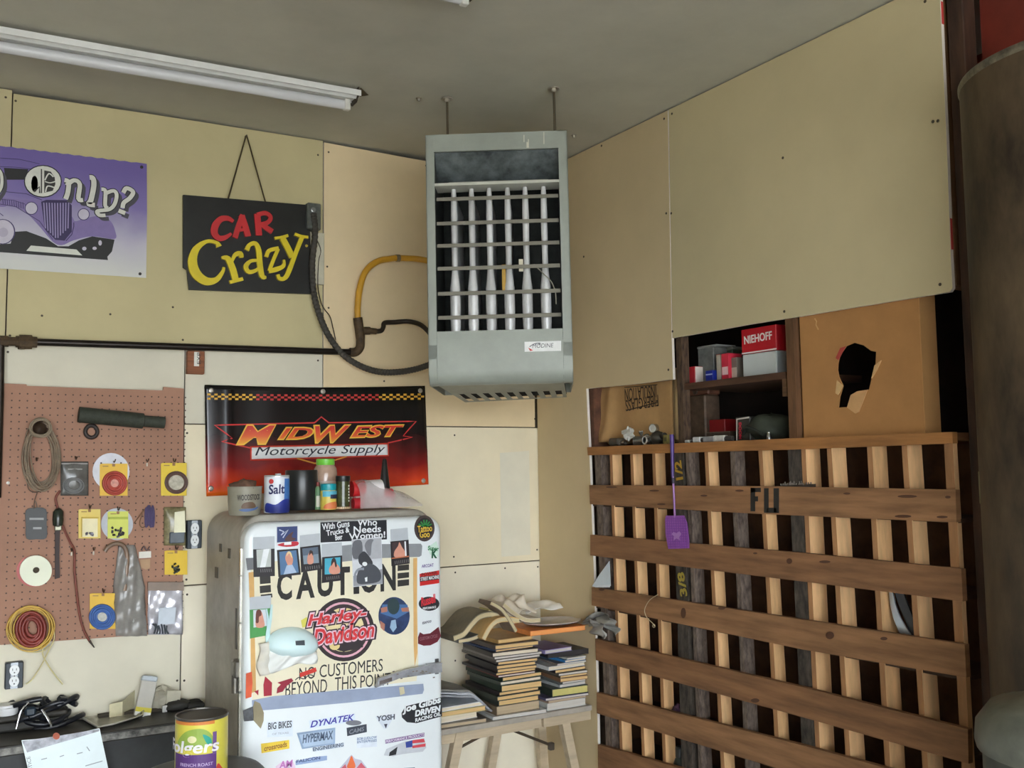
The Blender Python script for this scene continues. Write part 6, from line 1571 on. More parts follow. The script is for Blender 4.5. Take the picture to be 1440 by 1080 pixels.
t = bottle('spice_jar', 'dark green herb jar with a black lid on the fridge top', 472.5, 492, 669, 0.105, [(1.0, 0), (1.05, 0.02), (1.05, 0.07), (0.95, 0.08), (0.95, 0.84)], [(0.98, 0.83), (1.0, 0.84), (1.0, 0.99), (0.9, 1.0), (0.001, 1.0)], mat((70, 74, 46), 0.2, var=0.3, sc=40), mat((30, 30, 28), 0.35))
t.part('base_ring', MB().lathe([(t.r*1.06, 0.001), (t.r*1.06, t.h*0.07)], 20, axis='y'), mat((206, 176, 140), 0.4))
sc_ = MB()
for i in range(6): sc_.box(t.r*0.45, t.r*0.6, t.h*(0.22+i*0.09), t.h*(0.27+i*0.09), t.r*0.8, t.r*0.82)
t.part('shaker_print', sc_, P(206, 206, 190), kind='stuff')
t = onfr('bag_of_cups', 'clear plastic bag of red and white cups on the fridge top', 'bag', 530, 0.18)
def cup(mb, x0, x1, y, z, r0, r1): return mb.tube([(x0, y, z), (x1, y, z)], [r0, r1], 18)
s = t.sc(530, 700)
t.part('cup', cup(MB(), -38*s, -22*s, 0.075, 0.02, 0.030, 0.034), mat((206, 40, 44), 0.35), None, 40)
t.part('cup', cup(MB(), -22*s, 2*s, 0.07, 0.02, 0.036, 0.040), mat((226, 220, 220), 0.4), None, 40)
t.part('cup', cup(MB(), -36*s, 12*s, 0.026, 0.04, 0.022, 0.026), mat((222, 196, 196), 0.4), None, 40)
t.part('cup', cup(MB(), -40*s, -28*s, 0.022, 0.05, 0.02, 0.022), mat((190, 40, 50), 0.35), None, 40)
t.part('cup', cup(MB(), 2*s, 16*s, 0.045, 0.03, 0.026, 0.03), mat((196, 46, 60), 0.35), None, 40)
def bagw(u, v):
    x = (-36+92*u)*s
    hh = 0.098*(1-u**2.2)*(0.9+0.1*math.sin(9*u)) + 0.012
    a = math.pi*v
    return (x, 0.003+hh*math.sin(a)**0.8, 0.075*math.cos(a)*(1-0.4*u) + 0.02 + 0.006*math.sin(11*u+7*v))
t.part('film', MB().grid(bagw, 22, 16), mat((206, 196, 196), 0.15, var=0.08, sc=16, alpha=0.42), None, 60)
t = onfr('black_cone', 'black pointed nozzle standing behind the bag of cups', 'nozzle', 541, 0.36)
r = wpx(t, 533, 549)/2; h = t.L(541, 645)[1]
t.part('cone', MB().lathe([(r*1.2, 0), (r*1.2, h*0.3), (r*0.95, h*0.32), (r*0.35, h*0.97), (r*0.2, h)], 20, axis='y'), mat((34, 32, 32), 0.4), None, 40)
t.part('collar', MB().lathe([(r*1.3, h*0.26), (r*1.3, h*0.32)], 20, axis='y'), mat((50, 48, 46), 0.4), None, 40)

# ------------------------------------------------------------------ table with books
ZT = 0.672
TX0, TX1, TY0, TY1 = 1.722, 2.515, 3.565, 3.975
t = Th('trestle_table', 'small pale wooden table with crossed metal braces holding the books', 'table', BACK, 0, 0, at=((TX0+TX1)/2, TY0, 0))
w = (TX1-TX0)/2; dpt = TY1-TY0
wd = wood(196, 178, 150, (1, 9, 9), var=0.12, sc=3, bump=0.05)
t.part('table_top', MB().box(-w, w, ZT-0.022, ZT, -dpt, 0, bev=0.002), mat((176, 168, 156), 0.6, var=0.15, sc=8))
t.part('apron', MB().box(-w+0.02, w-0.25, ZT-0.062, ZT-0.022, -0.04, -0.02), wd)
t.part('apron', MB().box(w-0.24, w, ZT-0.062, ZT-0.022, -0.03, -0.012), wd)
for px0, px1, zz in ((648, 636, -0.03), (794, 806, -0.03), (760, 764, -dpt+0.05), (700, 690, -dpt+0.05)):
    a = t.L(px0, 1020, zz); b = t.L(px1, 1078, zz)
    sl = (b[0]-a[0])/(b[1]-a[1])
    x1 = a[0]+(ZT-0.03-a[1])*sl; x0 = a[0]+(0-a[1])*sl
    if abs(x0-x1) > 0.2: x0 = x1+math.copysign(0.12, x0-x1)
    t.part('leg', MB().prism([(x0-0.02, 0), (x0+0.02, 0), (x1+0.02, ZT-0.023), (x1-0.02, ZT-0.023)], zz-0.02, zz+0.015), wd)
for a, b, zz in (((640, 1055), (700, 1022), -0.06), ((708, 1022), (775, 1048), -0.2)):
    p, q = t.L(*a, zz), t.L(*b, zz)
    t.part('brace', MB().tube([p+(zz,), q+(zz,)], 0.006, 8), mat((96, 84, 70), 0.45, metal=0.5), None, 50)
p = t.L(775, 1048, -0.2)
t.part('brace_foot', MB().box(p[0]-0.012, p[0]+0.012, p[1]-0.02, p[1]+0.012, -0.212, -0.188, bev=0.003), mat((90, 80, 70), 0.5))

# books: thickness (px-ish mm), cover colour, page colour, kind
TBL = t
ordn = ['bottom', 'second', 'third', 'fourth', 'fifth', 'sixth', 'seventh', 'eighth', 'ninth', 'tenth', 'eleventh', 'twelfth', 'thirteenth', 'fourteenth', 'fifteenth', 'sixteenth', 'seventeenth', 'eighteenth', 'nineteenth', 'twentieth', 'twenty-first', 'twenty-second']
cnames = {}
def cname(c):
    r, g, b = c
    if max(c)-min(c) < 22: return 'black' if max(c) < 70 else 'dark grey' if max(c) < 120 else 'grey' if max(c) < 185 else 'white'
    if b > r and b >= g: return 'blue'
    if g > r and g > b: return 'green'
    if r > 190 and g > 100 and b < 120: return 'orange' if g < 165 else 'yellow'
    if r > 150 and g < 90: return 'red'
    if r > g > b: return 'tan' if r > 150 else 'brown'
    return 'mauve'
def book(cx, y0, z, wx, dy, th, cover, pages, rot, label, group, bend=0.0, soft=True):
    o = bpy.data.objects.new('magazine' if soft else 'book', None)
    COL.objects.link(o)
    o.location = (cx, y0, z); o.rotation_euler = (0, 0, rot)
    tag(o, label, 'magazine' if soft else 'book', group)
    ct_ = min(0.0025, th*0.14)
    def bf(x, y, zz): return (x, y, zz + bend*((y+0.0)/dy)**2 if bend else zz)
    mb = MB()
    n = 6 if bend else 1
    def slab(mb, x0, x1, ya, yb, za, zb):
        for i in range(n): 
            a = ya+(yb-ya)*i/n; b = ya+(yb-ya)*(i+1)/n
            k = len(mb.v)
            if i == 0: mb.v += [(x0, a, za), (x1, a, za), (x1, a, zb), (x0, a, zb)]; mb.f.append((k, k+1, k+2, k+3)); mb.m.append(0); k0 = k
            k1 = len(mb.v)
            mb.v += [(x0, b, za), (x1, b, za), (x1, b, zb), (x0, b, zb)]
            p = k1-4
            mb.f += [(p, k1, k1+1, p+1), (p+1, k1+1, k1+2, p+2), (p+2, k1+2, k1+3, p+3), (p+3, k1+3, k1, p)]; mb.m += [0]*4
        mb.f.append((k1+3, k1+2, k1+1, k1)); mb.m.append(0)
    slab(mb, 0, wx, 0, dy, 0, ct_); slab(mb, 0, wx, 0, dy, th-ct_, th)
    slab(mb, 0, ct_*1.2, 0.0, dy, ct_, th-ct_)
    mb.fn(bf); mb.build('cover', cover, o)
    pg = MB(); slab(pg, ct_*1.2, wx-0.003, 0.0012, dy-0.002, ct_, th-ct_)
    pg.fn(bf).build('pages', pages, o)
    return o
PGT = mat((222, 186, 128), 0.8, var=0.1, sc=2, stretch=(1, 1, 60)); PGW = mat((226, 214, 190), 0.8, var=0.08, sc=2, stretch=(1, 1, 60)); PGG = mat((206, 200, 190), 0.8, var=0.08, sc=2, stretch=(1, 1, 60))
PGB = mat((190, 170, 140), 0.8, var=0.1, sc=2, stretch=(1, 1, 60))
def px_x(px, py, y): return Plane((0, y, 0), (1, 0, 0)).hit(px, py).x
def px_z(px, py, y): return Plane((0, y, 0), (1, 0, 0)).hit(px, py).z
def stack(name, px0, px1, spec, y0, z0, dy, group):
    z = z0
    last = None
    for i, (pxa, pxb, th, cov, pg, soft) in enumerate(spec):
        yv = y0 + U(-0.006, 0.006)
        py = 900
        xa, xb = max(1.735, px_x(pxa, py, yv)), min(2.5, px_x(pxb, py, yv))
        lb = '%s %s, %s from the bottom of the %s stack' % (cname(cov), 'magazine' if soft else 'thick book', ordn[i], name)
        if i == 0: lb = 'bottom %s of the %s stack, %s cover' % ('magazine' if soft else 'thick book', name, cname(cov))
        lb = lb.replace('second from the bottom of', 'second from the bottom of')
        book(xa, yv, z, xb-xa, dy+U(-0.02, 0.01), th, mat(cov, 0.4, var=0.15, sc=14), pg, math.radians(U(-4.0, 3.0)), lb, group, 0.0, soft)
        z += th + 0.0008
    return z
mid = [(692, 765, 0.012, (220, 222, 220), PGG, True), (697, 758, 0.036, (130, 112, 90), PGB, False), (700, 756, 0.022, (60, 66, 60), PGT, False), (698, 760, 0.018, (80, 84, 74), PGT, False), (701, 757, 0.014, (52, 44, 46), PGT, True), (704, 760, 0.026, (56, 70, 60), PGT, False), (703, 761, 0.014, (90, 96, 88), PGW, True), (706, 763, 0.016, (46, 60, 50), PGT, True), (700, 752, 0.008, (120, 60, 56), PGG, True), (697, 753, 0.010, (60, 56, 60), PGT, True), (699, 753, 0.014, (66, 60, 60), PGT, True), (698, 752, 0.015, (54, 50, 52), PGT, True), (700, 754, 0.012, (74, 68, 68), PGT, True), (697, 760, 0.010, (104, 98, 92), PGG, True), (695, 762, 0.010, (140, 134, 126), PGG, True), (692, 755, 0.018, (70, 62, 58), PGW, True), (697, 752, 0.008, (60, 76, 110), PGT, True), (696, 757, 0.018, (96, 84, 76), PGT, False)]
zm = stack('middle', 0, 0, mid, TY0+0.02, ZT+0.001, 0.29, 'magazines in the middle stack')
rgt = [(768, 822, 0.030, (206, 206, 200), PGG, False), (770, 826, 0.012, (176, 150, 130), PGB, True), (766, 826, 0.010, (100, 96, 130), PGG, True), (775, 827, 0.032, (56, 66, 58), mat((206, 196, 120), 0.8, var=0.1), False), (786, 830, 0.012, (170, 176, 176), PGG, True), (790, 832, 0.010, (110, 114, 112), PGG, True), (787, 831, 0.016, (150, 110, 80), PGT, True), (787, 832, 0.010, (90, 80, 70), PGT, True), (785, 831, 0.010, (120, 116, 104), PGG, True), (780, 832, 0.014, (46, 44, 52), PGT, True), (771, 832, 0.016, (226, 226, 224), PGW, True), (783, 828, 0.008, (140, 130, 120), PGG, True), (794, 830, 0.010, (60, 130, 190), PGW, True), (797, 833, 0.007, (206, 206, 196), PGG, True)]
zr = stack('right', 0, 0, rgt, TY0+0.015, ZT+0.001, 0.27, 'magazines in the right stack')
lft = [(600, 681, 0.016, (110, 104, 96), PGB, True), (598, 672, 0.026, (222, 218, 206), PGW, False), (596, 682, 0.018, (196, 176, 120), PGT, False), (594, 680, 0.016, (224, 228, 232), PGW, True)]
zl = stack('left', 0, 0, lft, TY0+0.02, ZT+0.001, 0.25, 'magazines in the left pile')
# drooping papers on the left pile
def paper(name, label, cat, m, fn, nu=12, nv=10, group=None, extra=None, solid=0.003, m2=None):
    o = bpy.data.objects.new(name, None); COL.objects.link(o)
    p0 = Vector(fn(0.5, 0.5)); o.location = p0
    tag(o, label, cat, group)
    mb = MB().grid(fn, nu, nv); mb.fn(lambda x, y, z: (x-p0.x, y-p0.y, z-p0.z))
    mb.build('sheet', m, o, 60, solid)
    if extra:
        mb = extra(MB()); mb.fn(lambda x, y, z: (x-p0.x, y-p0.y, z-p0.z)); mb.build('under_sheet', m2 or m, o, 60, solid*0.7)
    return o
GP = 'loose papers on the books'
for i, (c, dz, lb) in enumerate((((168, 170, 176), 0.0, 'grey newspaper drooping over the left pile, undermost'), ((196, 200, 208), 0.012, 'pale blue newspaper drooping over the left pile, in the middle'), ((150, 148, 142), 0.024, 'dull newspaper drooping over the left pile, uppermost'))):
    xa, xb = 1.735, px_x(690-i*4, 960, TY0+0.03)
    def fnp(u, v, xa=xa, xb=xb, dz=dz): return (xa+(xb-xa)*u, TY0+0.02+0.24*v, zl+0.006+dz+0.035*(1-u**2.5)-0.055*max(0, u-0.72)/0.28+0.004*math.sin(8*u+5*v))
    paper('newspaper', lb, 'newspaper', mat(c, 0.7, var=0.12, sc=20), fnp, 14, 8, GP, solid=0.006)
# top of the stacks
ym = TY0+0.03
def bookpx(px0, px1, py, th, cov, pg, y, rot, label, dy=0.26, soft=True, z=None):
    xa, xb = px_x(px0, py, y), px_x(px1, py, y)
    z_ = px_z((px0+px1)/2, py, y) if z is None else z
    return book(xa, y, z_, xb-xa, dy, th, mat(cov, 0.45, var=0.12, sc=14), pg, math.radians(rot), label, 'books on top of the stacks', 0, soft)
z0 = zm+0.001
bookpx(690, 738, 0, 0.016, (190, 150, 90), PGT, ym+0.01, 3, 'tan curled paperback lying on the middle stack', z=z0)
bookpx(756, 815, 0, 0.022, (40, 38, 40), mat((50, 46, 46), 0.7), TY0+0.05, -3, 'black book under the striped paperback between the stacks', dy=0.2, soft=False, z=zr+0.001)
bookpx(752, 790, 0, 0.016, (150, 140, 190), PGG, TY0+0.03, 4, 'striped white and purple paperback under the orange book', dy=0.2, z=zr+0.024)
bookpx(733, 806, 0, 0.020, (240, 150, 80), mat((246, 166, 96), 0.7, var=0.08), TY0+0.03, -1, 'bright orange book on top of the stacks', dy=0.22, soft=False, z=max(z0+0.018, zr+0.043))
zt2 = max(z0+0.018, zr+0.043)+0.0215
# oval tray
o = bpy.data.objects.new('oval_tray', None); COL.objects.link(o)
cxp = px_x(778, 868, TY0+0.12); o.location = (cxp, TY0+0.13, zt2+0.001)
tag(o, 'oval tray with a pale rim on the orange book', 'tray')
MB().lathe([(0.001, 0), (0.09, 0), (0.13, 0.008), (0.135, 0.013), (0.128, 0.013), (0.09, 0.005), (0.001, 0.004)], 32, sq=0.72).build('tray', mat((84, 74, 72), 0.6, var=0.2, sc=14), o, 40)
MB().lathe([(0.1355, 0.011), (0.139, 0.0145), (0.1355, 0.016), (0.131, 0.0135)], 32, sq=0.72).build('rim', mat((214, 206, 200), 0.35), o, 50)
MB().lathe([(0.001, 0.0045), (0.075, 0.0055), (0.08, 0.005)], 28, sq=0.72).build('painted_centre', mat((120, 104, 86), 0.5, var=0.3, sc=30), o)
# crumpled newspaper and others
def crumple(px0, px1, pyt, pyb, y, dpth, seed, amp=0.012):
    rnd = random.Random(seed); ph = [rnd.uniform(0, 6) for _ in range(6)]
    A = Plane((0, y, 0), (1, 0, 0)).hit(px0, pyb); B = Plane((0, y, 0), (1, 0, 0)).hit(px1, pyt)
    def f(u, v):
        return (A.x+(B.x-A.x)*u+amp*math.sin(7*v+ph[0]), y+dpth*v+amp*math.sin(6*u+ph[1]), A.z+(B.z-A.z)*(v*0.8+0.2*math.sin(math.pi*v))+amp*math.sin(9*u+4*v+ph[2])+amp*0.7*math.sin(5*u-11*v+ph[3]))
    return f
paper('newspaper', 'crumpled cream newspaper heaped on top of the books', 'newspaper', mat((226, 214, 194), 0.75, var=0.08, sc=16), crumple(704, 752, 838, 866, ym+0.05, 0.12, 3), 18, 14, GP)
paper('newspaper', 'white folded newspaper page beside the crumpled one, over the oval tray', 'newspaper', mat((230, 224, 214), 0.7, var=0.05, sc=16), crumple(742, 792, 846, 860, ym+0.12, 0.1, 5, 0.006), 16, 10, GP)
def bent(name, label, cat, poly, thpx, y0, dpth, m, group=GP):
    """folded card: side profile measured in the picture, running dpth metres back"""
    pln = Plane((0, y0, 0), (1, 0, 0))
    pts = [pln.hit(x, y) for x, y in cr(poly, 4)]
    P0 = pts[len(pts)//2]
    o = bpy.data.objects.new(name, None); COL.objects.link(o); o.location = P0; tag(o, label, cat, group)
    thk = thpx*0.0026
    mb = MB(); mb.rib([(p.x-P0.x, p.z-P0.z) for p in pts], thk, -dpth, 0)
    q = MB(); q.rib([(p.x-P0.x, p.z-P0.z) for p in pts], thk*0.7, 0.0, 0.0012)
    for z in (-dpth, 0):
        pass
    mb.fn(lambda x, y, z: (x, -z, y)).build('cover', m, o, 50)
    q.fn(lambda x, y, z: (x, -z, y)).build('edge', mat((206, 190, 150), 0.8, var=0.1), o)
    return o
bent('brown_card', 'brown folded card leaning off the front of the top pile', 'card', [(690, 848), (704, 856), (714, 868), (726, 888)], 6, TY0+0.01, 0.10, mat((132, 114, 98), 0.7, var=0.15, sc=14))
bent('paper_bag', 'dull brown paper flopped over the left side of the top pile', 'paper', [(638, 898), (652, 892), (662, 880), (674, 868), (690, 864), (704, 868)], 9, TY0+0.06, 0.18, mat((130, 120, 100), 0.8, var=0.15, sc=12))
bent('manual', 'tan manual bent over the left of the middle stack', 'manual', [(680, 899), (688, 884), (698, 874), (712, 871), (730, 873)], 8, TY0+0.012, 0.16, mat((214, 176, 116), 0.7, var=0.1, sc=20))
bent('foam_pad', 'small yellow pad under the brown card on the top pile', 'pad', [(686, 860), (696, 866), (706, 869)], 9, TY0+0.09, 0.08, mat((190, 176, 120), 0.8, var=0.1))
bent('newspaper', 'grey newspaper folded over the top left of the middle stack', 'newspaper', [(645, 902), (662, 899), (676, 893), (690, 882)], 6, TY0+0.05, 0.2, mat((120, 118, 110), 0.8, var=0.2, sc=20))
bent('newspaper', 'cream newspaper section under the oval tray', 'newspaper', [(708, 850), (722, 862), (740, 872), (760, 872)], 7, TY0+0.06, 0.14, mat((222, 208, 186), 0.75, var=0.1, sc=16))

# ------------------------------------------------------------------ workbench at the lower left
ZB = 0.80
be = zhit(145, 1030, ZB)
BY0 = be.y
t = Th('workbench', 'dark grimy steel workbench along the back wall', 'workbench', BACK, 0, 0, at=(0.0, BY0, 0))
BX1 = 0.93; dpt = YB-0.01-BY0
m_bn = mat((58, 56, 52), 0.5, var=0.4, sc=10)
t.part('bench_top', MB().box(-1.6, BX1, ZB-0.035, ZB, -dpt, 0, bev=0.004), m_bn)
t.part('edge_strip', MB().box(-1.6, BX1-0.02, ZB-0.03, ZB-0.008, 0, 0.003), mat((120, 118, 112), 0.5, metal=0.3, var=0.5, sc=30))
for x in (-1.5, BX1-0.08): t.part('leg', MB().box(x, x+0.06, 0, ZB-0.035, -0.10, -0.03, bev=0.003), m_bn)
t.part('drawer_panel', MB().box(-1.4, BX1-0.10, 0.25, ZB-0.04, -0.12, -0.06), mat((34, 36, 36), 0.5, var=0.3))
t.part('backstop', MB().box(BX1-0.34, BX1-0.02, ZB, ZB+0.014, -dpt+0.01, -dpt+0.04), mat((70, 62, 50), 0.8, var=0.3))
GBN = 'clutter on the workbench'
def onb(name, label, cat, px, py, z=0.0, group=GBN):
    p = zhit(px, py, ZB+z)
    return Th(name, label, cat, BACK, 0, 0, 0, group, at=(p.x, min(p.y, YB-0.03), ZB+z+0.0005))
t = onb('cable_heap', 'heap of black cables at the left end of the workbench', 'cable', 62, 1018)
ch = MB()
for i in range(11):
    a = U(0, 6.28); cx, cz = U(-0.05, 0.05), U(-0.05, 0.03); rr = U(0.05, 0.1)
    ch.tube([(cx+rr*math.cos(w+a), 0.012+0.008*i+0.012*math.sin(2*w+a), cz+0.6*rr*math.sin(w+a)) for w in [q*0.33 for q in range(18)]], 0.0095, 8)
t.part('cable', ch, mat((26, 28, 34), 0.35, var=0.2), None, 60)
t.part('plug', MB().box(-0.07, -0.035, 0.05, 0.08, 0.03, 0.06, bev=0.006), mat((30, 44, 56), 0.4))
t.part('bail_wire', MB().tube(cr([(-0.1, 0.02, 0.09), (-0.085, 0.075, 0.08), (-0.06, 0.1, 0.07)], 6), 0.003, 6).tube(cr([(-0.02, 0.075, 0.09), (0.0, 0.04, 0.1), (0.01, 0.015, 0.1)], 6), 0.004, 6), mat((200, 200, 200), 0.2, metal=0.8), None, 60)
t = onb('tool_case', 'low dark tool case behind the cables on the workbench', 'case', 20, 992)
t.part('case', MB().box(-0.12, 0.14, 0, 0.035, -0.05, 0.05, bev=0.01, seg=2), mat((40, 38, 32), 0.6, var=0.3))
t.part('lid', MB().box(-0.118, 0.138, 0.035, 0.055, -0.048, 0.046, bev=0.008, seg=2), mat((52, 48, 40), 0.6, var=0.3))
t = onb('clear_tray', 'flattened clear plastic tray lying on the bench by the wall', 'tray', 120, 995)
pA = [(66, 975), (135, 980), (205, 985), (200, 1006), (160, 1018), (138, 1022), (110, 1005)]
def onplane(th, px, py, z): 
    q = zhit(px, py, ZB+z); return (q.x-th.P.x, z, th.P.y-q.y)
mb = MB()
rim = [onplane(t, x, y, 0.028 if i < 3 else 0.014) for i, (x, y) in enumerate(pA)]
flo = [(x*0.86+0.0, 0.003, z*0.86) for x, y, z in rim]
n = len(rim)
mb.v += rim+flo
for i in range(n): mb.f.append((i, (i+1) % n, n+(i+1) % n, n+i)); mb.m.append(0)
mb.f.append(tuple(range(n, 2*n))); mb.m.append(0)
t.part('shell', mb, mat((196, 192, 178), 0.25, var=0.12, sc=10, alpha=0.85), None, 30, solid=0.002)
t.part('rim', MB().tube(rim, 0.0028, 6, closed=True), mat((196, 192, 176), 0.3), None, 60)
t = onb('paper_carton', 'cream folded carton standing on the bench beside the clear tray', 'carton', 172, 1008)
t.part('front', MB().prism([(-0.045, 0), (0.0, 0.002), (0.0, 0.055), (-0.045, 0.05)], -0.003, 0.0), mat((214, 206, 168), 0.6))
t.part('side', MB().add([(0, 0.002, 0), (0.055, 0.02, -0.06), (0.055, 0.08, -0.06), (0, 0.055, 0), (0, 0.002, -0.003), (0.055, 0.02, -0.063), (0.055, 0.08, -0.063), (0, 0.055, -0.003)], [(0, 1, 2, 3), (7, 6, 5, 4), (0, 4, 5, 1), (1, 5, 6, 2), (2, 6, 7, 3), (3, 7, 4, 0)]), mat((202, 194, 160), 0.6))
t = onb('glue_box', 'tall white carton with a yellow base leaning back on the bench', 'carton', 200, 1007)
mb = MB().box(-0.028, 0.028, 0, 0.125, -0.03, 0.0, bev=0.002); mb.xf(Matrix.Rotation(math.radians(-16), 4, 'X') @ Matrix.Rotation(math.radians(-14), 4, 'Z')); t.part('carton', mb, mat((196, 192, 182), 0.5, var=0.08))
mb = MB().box(-0.0285, 0.0285, 0, 0.014, 0.0, 0.001).xf(Matrix.Rotation(math.radians(-16), 4, 'X') @ Matrix.Rotation(math.radians(-14), 4, 'Z')); t.part('white_foot', mb, P(232, 232, 226))
mb = MB().box(-0.0285, 0.0285, 0.014, 0.03, 0.0, 0.001).xf(Matrix.Rotation(math.radians(-16), 4, 'X') @ Matrix.Rotation(math.radians(-14), 4, 'Z')); t.part('yellow_band', mb, P(214, 200, 70))
mb = MB().box(-0.028, 0.028, 0.125, 0.145, -0.028, -0.001, bev=0.004).xf(Matrix.Rotation(math.radians(-16), 4, 'X') @ Matrix.Rotation(math.radians(-14), 4, 'Z')); t.part('top_flap', mb, mat((196, 204, 210), 0.5))
t = onb('paper_roll', 'grey cream crumpled carton right of the tall white one', 'carton', 228, 1000)
t.part('carton', blob(MB(), (0, 0.042, -0.02), (0.055, 0.042, 0.035), 8, 10, 0.12, 31, 0.001), mat((176, 170, 152), 0.7, var=0.1))
t.part('flap', MB().prism([(0.01, 0.02), (0.06, 0.015), (0.065, 0.07), (0.015, 0.075)], 0.012, 0.016), mat((190, 184, 164), 0.7))
t.part('label_end', MB().box(-0.005, 0.012, 0.001, 0.025, 0.02, 0.03), P(190, 190, 184))
t = onb('work_glove', 'dark lumpy glove lying at the right end of the bench', 'glove', 250, 998)
t.part('palm', blob(MB(), (0, 0.018, 0), (0.05, 0.02, 0.04), 8, 12, 0.08, 41, 0.001), mat((44, 42, 38), 0.7), None, 60)
for i in range(4): t.part('finger', MB().tube(cr([(0.03, 0.012, -0.03+i*0.02), (0.07, 0.014, -0.035+i*0.022), (0.09, 0.009, -0.04+i*0.024)], 4), [0.011]*8+[0.007], 8), mat((40, 38, 34), 0.7), None, 60)
t = onb('white_container', 'white plastic tub cut off by the left edge of the picture', 'tub', 2, 1006)
s_ = t.sc(2, 1000)
t.part('tub', MB().lathe([(0.03, 0), (0.034, 0.003), (0.036, 0.08), (0.038, 0.082), (0.038, 0.09), (0.001, 0.092)], 20, axis='y'), mat((206, 206, 206), 0.35), None, 40)
t.part('label', wprint(rect(-0.02, 0.03, 0.03, 0.045), 0.0355, 0.001), P(196, 130, 120))
# paper sheet hung over the front of the bench
PL = Plane((0, BY0-0.02, 0), (1, 0, 0))
t = Th('paper_sheet', 'white printed sheet hanging over the front edge of the bench', 'paper', PL, 90, 1055)
q = [(30, 1041), (85, 1036), (140, 1024), (152, 1080), (158, 1110), (48, 1120)]
t.part('sheet', MB().prism(t.Ls(q), -0.001, 0.001), mat((226, 238, 240), 0.5, var=0.03))
t.part('shiny_header', MB().prism(t.Ls([(31, 1042), (80, 1035), (139, 1025), (139.5, 1028), (38, 1058)]), 0.001, 0.0016), mat((176, 178, 186), 0.25, metal=0.3, var=0.3, sc=30))
t.part('red_spot', MB().prism(t.Ls(ell(79, 1035, 5, 5, 12)), 0.0016, 0.0026), P(170, 84, 54))
A, B = t.L(48, 1090), t.L(42, 1063)
t.part('side_lettering', put_text(MB(), 'NOTICE', A, B, 5*t.sc(50, 1070), 0.0014, 0.0, 0, 0.0005), P(120, 124, 130))
ln = MB()
for i, (a, b) in enumerate((((120, 1077), (144, 1070)), ((58, 1068), (66, 1066)), ((84, 1064), (90, 1062)), ((108, 1060), (116, 1058)), ((122, 1050), (126, 1056)))):
    ln.rib(t.Ls([a, b]), 0.003, 0.001, 0.0014)
t.part('print_line', ln, P(150, 158, 164), kind='stuff')

# ------------------------------------------------------------------ coffee can on a drum stool
CP = Plane((0, 3.17, 0), (1, 0, 0))
zc_top = CP.hit(284, 1003).z
cr_ = (CP.hit(320, 1010).x-CP.hit(247.5, 1010).x)/2
zbase = zc_top-0.172
t = Th('coffee_can', 'open yellow and purple coffee can standing on the dark stool', 'can', CP, 0, 0, at=(CP.hit(284, 1010).x, 3.17, zbase))
h = 0.172; r = cr_
m_tin = mat((120, 116, 110), 0.35, metal=0.7, var=0.3, sc=14)
t.part('wall', MB().lathe([(r*0.99, 0), (r, 0.003), (r, h-0.006)], 36, axis='y'), mat((216, 206, 84), 0.35, var=0.06), None, 40)
t.part('rim', MB().lathe([(r, h-0.008), (r*1.015, h-0.006), (r*1.015, h), (r*0.97, h), (r*0.96, h-0.01)], 36, axis='y'), m_tin, None, 40)
t.part('inside', MB().lathe([(r*0.965, h-0.004), (r*0.96, 0.004), (0.001, 0.004)], 36, axis='y'), mat((58, 52, 46), 0.45, metal=0.5, var=0.3), None, 40)
for nm, poly, m, z in (('orange_band', rect(-r*1.5, r*0.25, h*0.9, h*0.955), P(214, 130, 60), 0.0006), ('purple_panel', rect(-r*1.5, r*0.34, 0.004, h*0.40), P(92, 56, 120), 0.0006), ('purple_stripe', rect(r*0.18, r*0.34, h*0.38, h*0.76), P(112, 84, 140), 0.0008), ('green_hill', cr([(-r*1.3, h*0.55), (-r*0.9, h*0.78), (-r*0.3, h*0.84), (r*0.1, h*0.74), (r*0.18, h*0.56), (-r*0.5, h*0.5)], 4, True), P(150, 176, 76), 0.0006), ('mug', cr([(-r*0.2, h*0.74), (r*0.1, h*0.66), (r*0.12, h*0.52), (-r*0.05, h*0.58)], 4, True), P(40, 160, 140), 0.0012), ('cream_spot', ell(-r*0.6, h*0.66, r*0.18, h*0.06, 14), P(226, 220, 170), 0.0012), ('red_corner', cr([(r*0.3, 0.004), (r*0.72, 0.004), (r*0.6, h*0.12), (r*0.42, h*0.2), (r*0.32, h*0.1)], 4, True), P(206, 70, 60), 0.0006)):
    t.part(nm, wprint(poly, r, z), m)
t.part('lettering', wrap(put_text(MB(), 'Folgers', (-r*1.85, h*0.36), (r*0.42, h*0.37), h*0.27, 0.0045, 0.02, 0.12, 0.0008), r), P(236, 232, 236))
t.part('small_lettering', wrap(put_text(MB(), 'FRENCH ROAST', (-r*1.1, h*0.2), (r*0.2, h*0.2), h*0.055, 0.001, 0.01, 0, 0.0005), r), P(190, 170, 206))
t = Th('drum_stool', 'dark round stool seat carrying the coffee can', 'stool', CP, 0, 0, at=(CP.hit(284, 1060).x-0.0, 3.17, 0.0))
sr = 0.19; zs = zbase-0.0008
t.part('seat', MB().lathe([(sr*0.9, zs-0.06), (sr, zs-0.05), (sr, zs-0.015), (sr*0.93, zs-0.002), (sr*0.85, zs), (0.001, zs)], 40, axis='y'), mat((74, 76, 78), 0.5, var=0.15, sc=10), None, 40)
for a in (45, 135, 225, 315):
    c, s = math.cos(math.radians(a)), math.sin(math.radians(a))
    t.part('leg', MB().tube([(sr*0.6*c, zs-0.06, sr*0.6*s), (sr*1.0*c, 0.0, sr*1.0*s)], 0.013, 10), mat((60, 60, 60), 0.4, metal=0.6), None, 50)
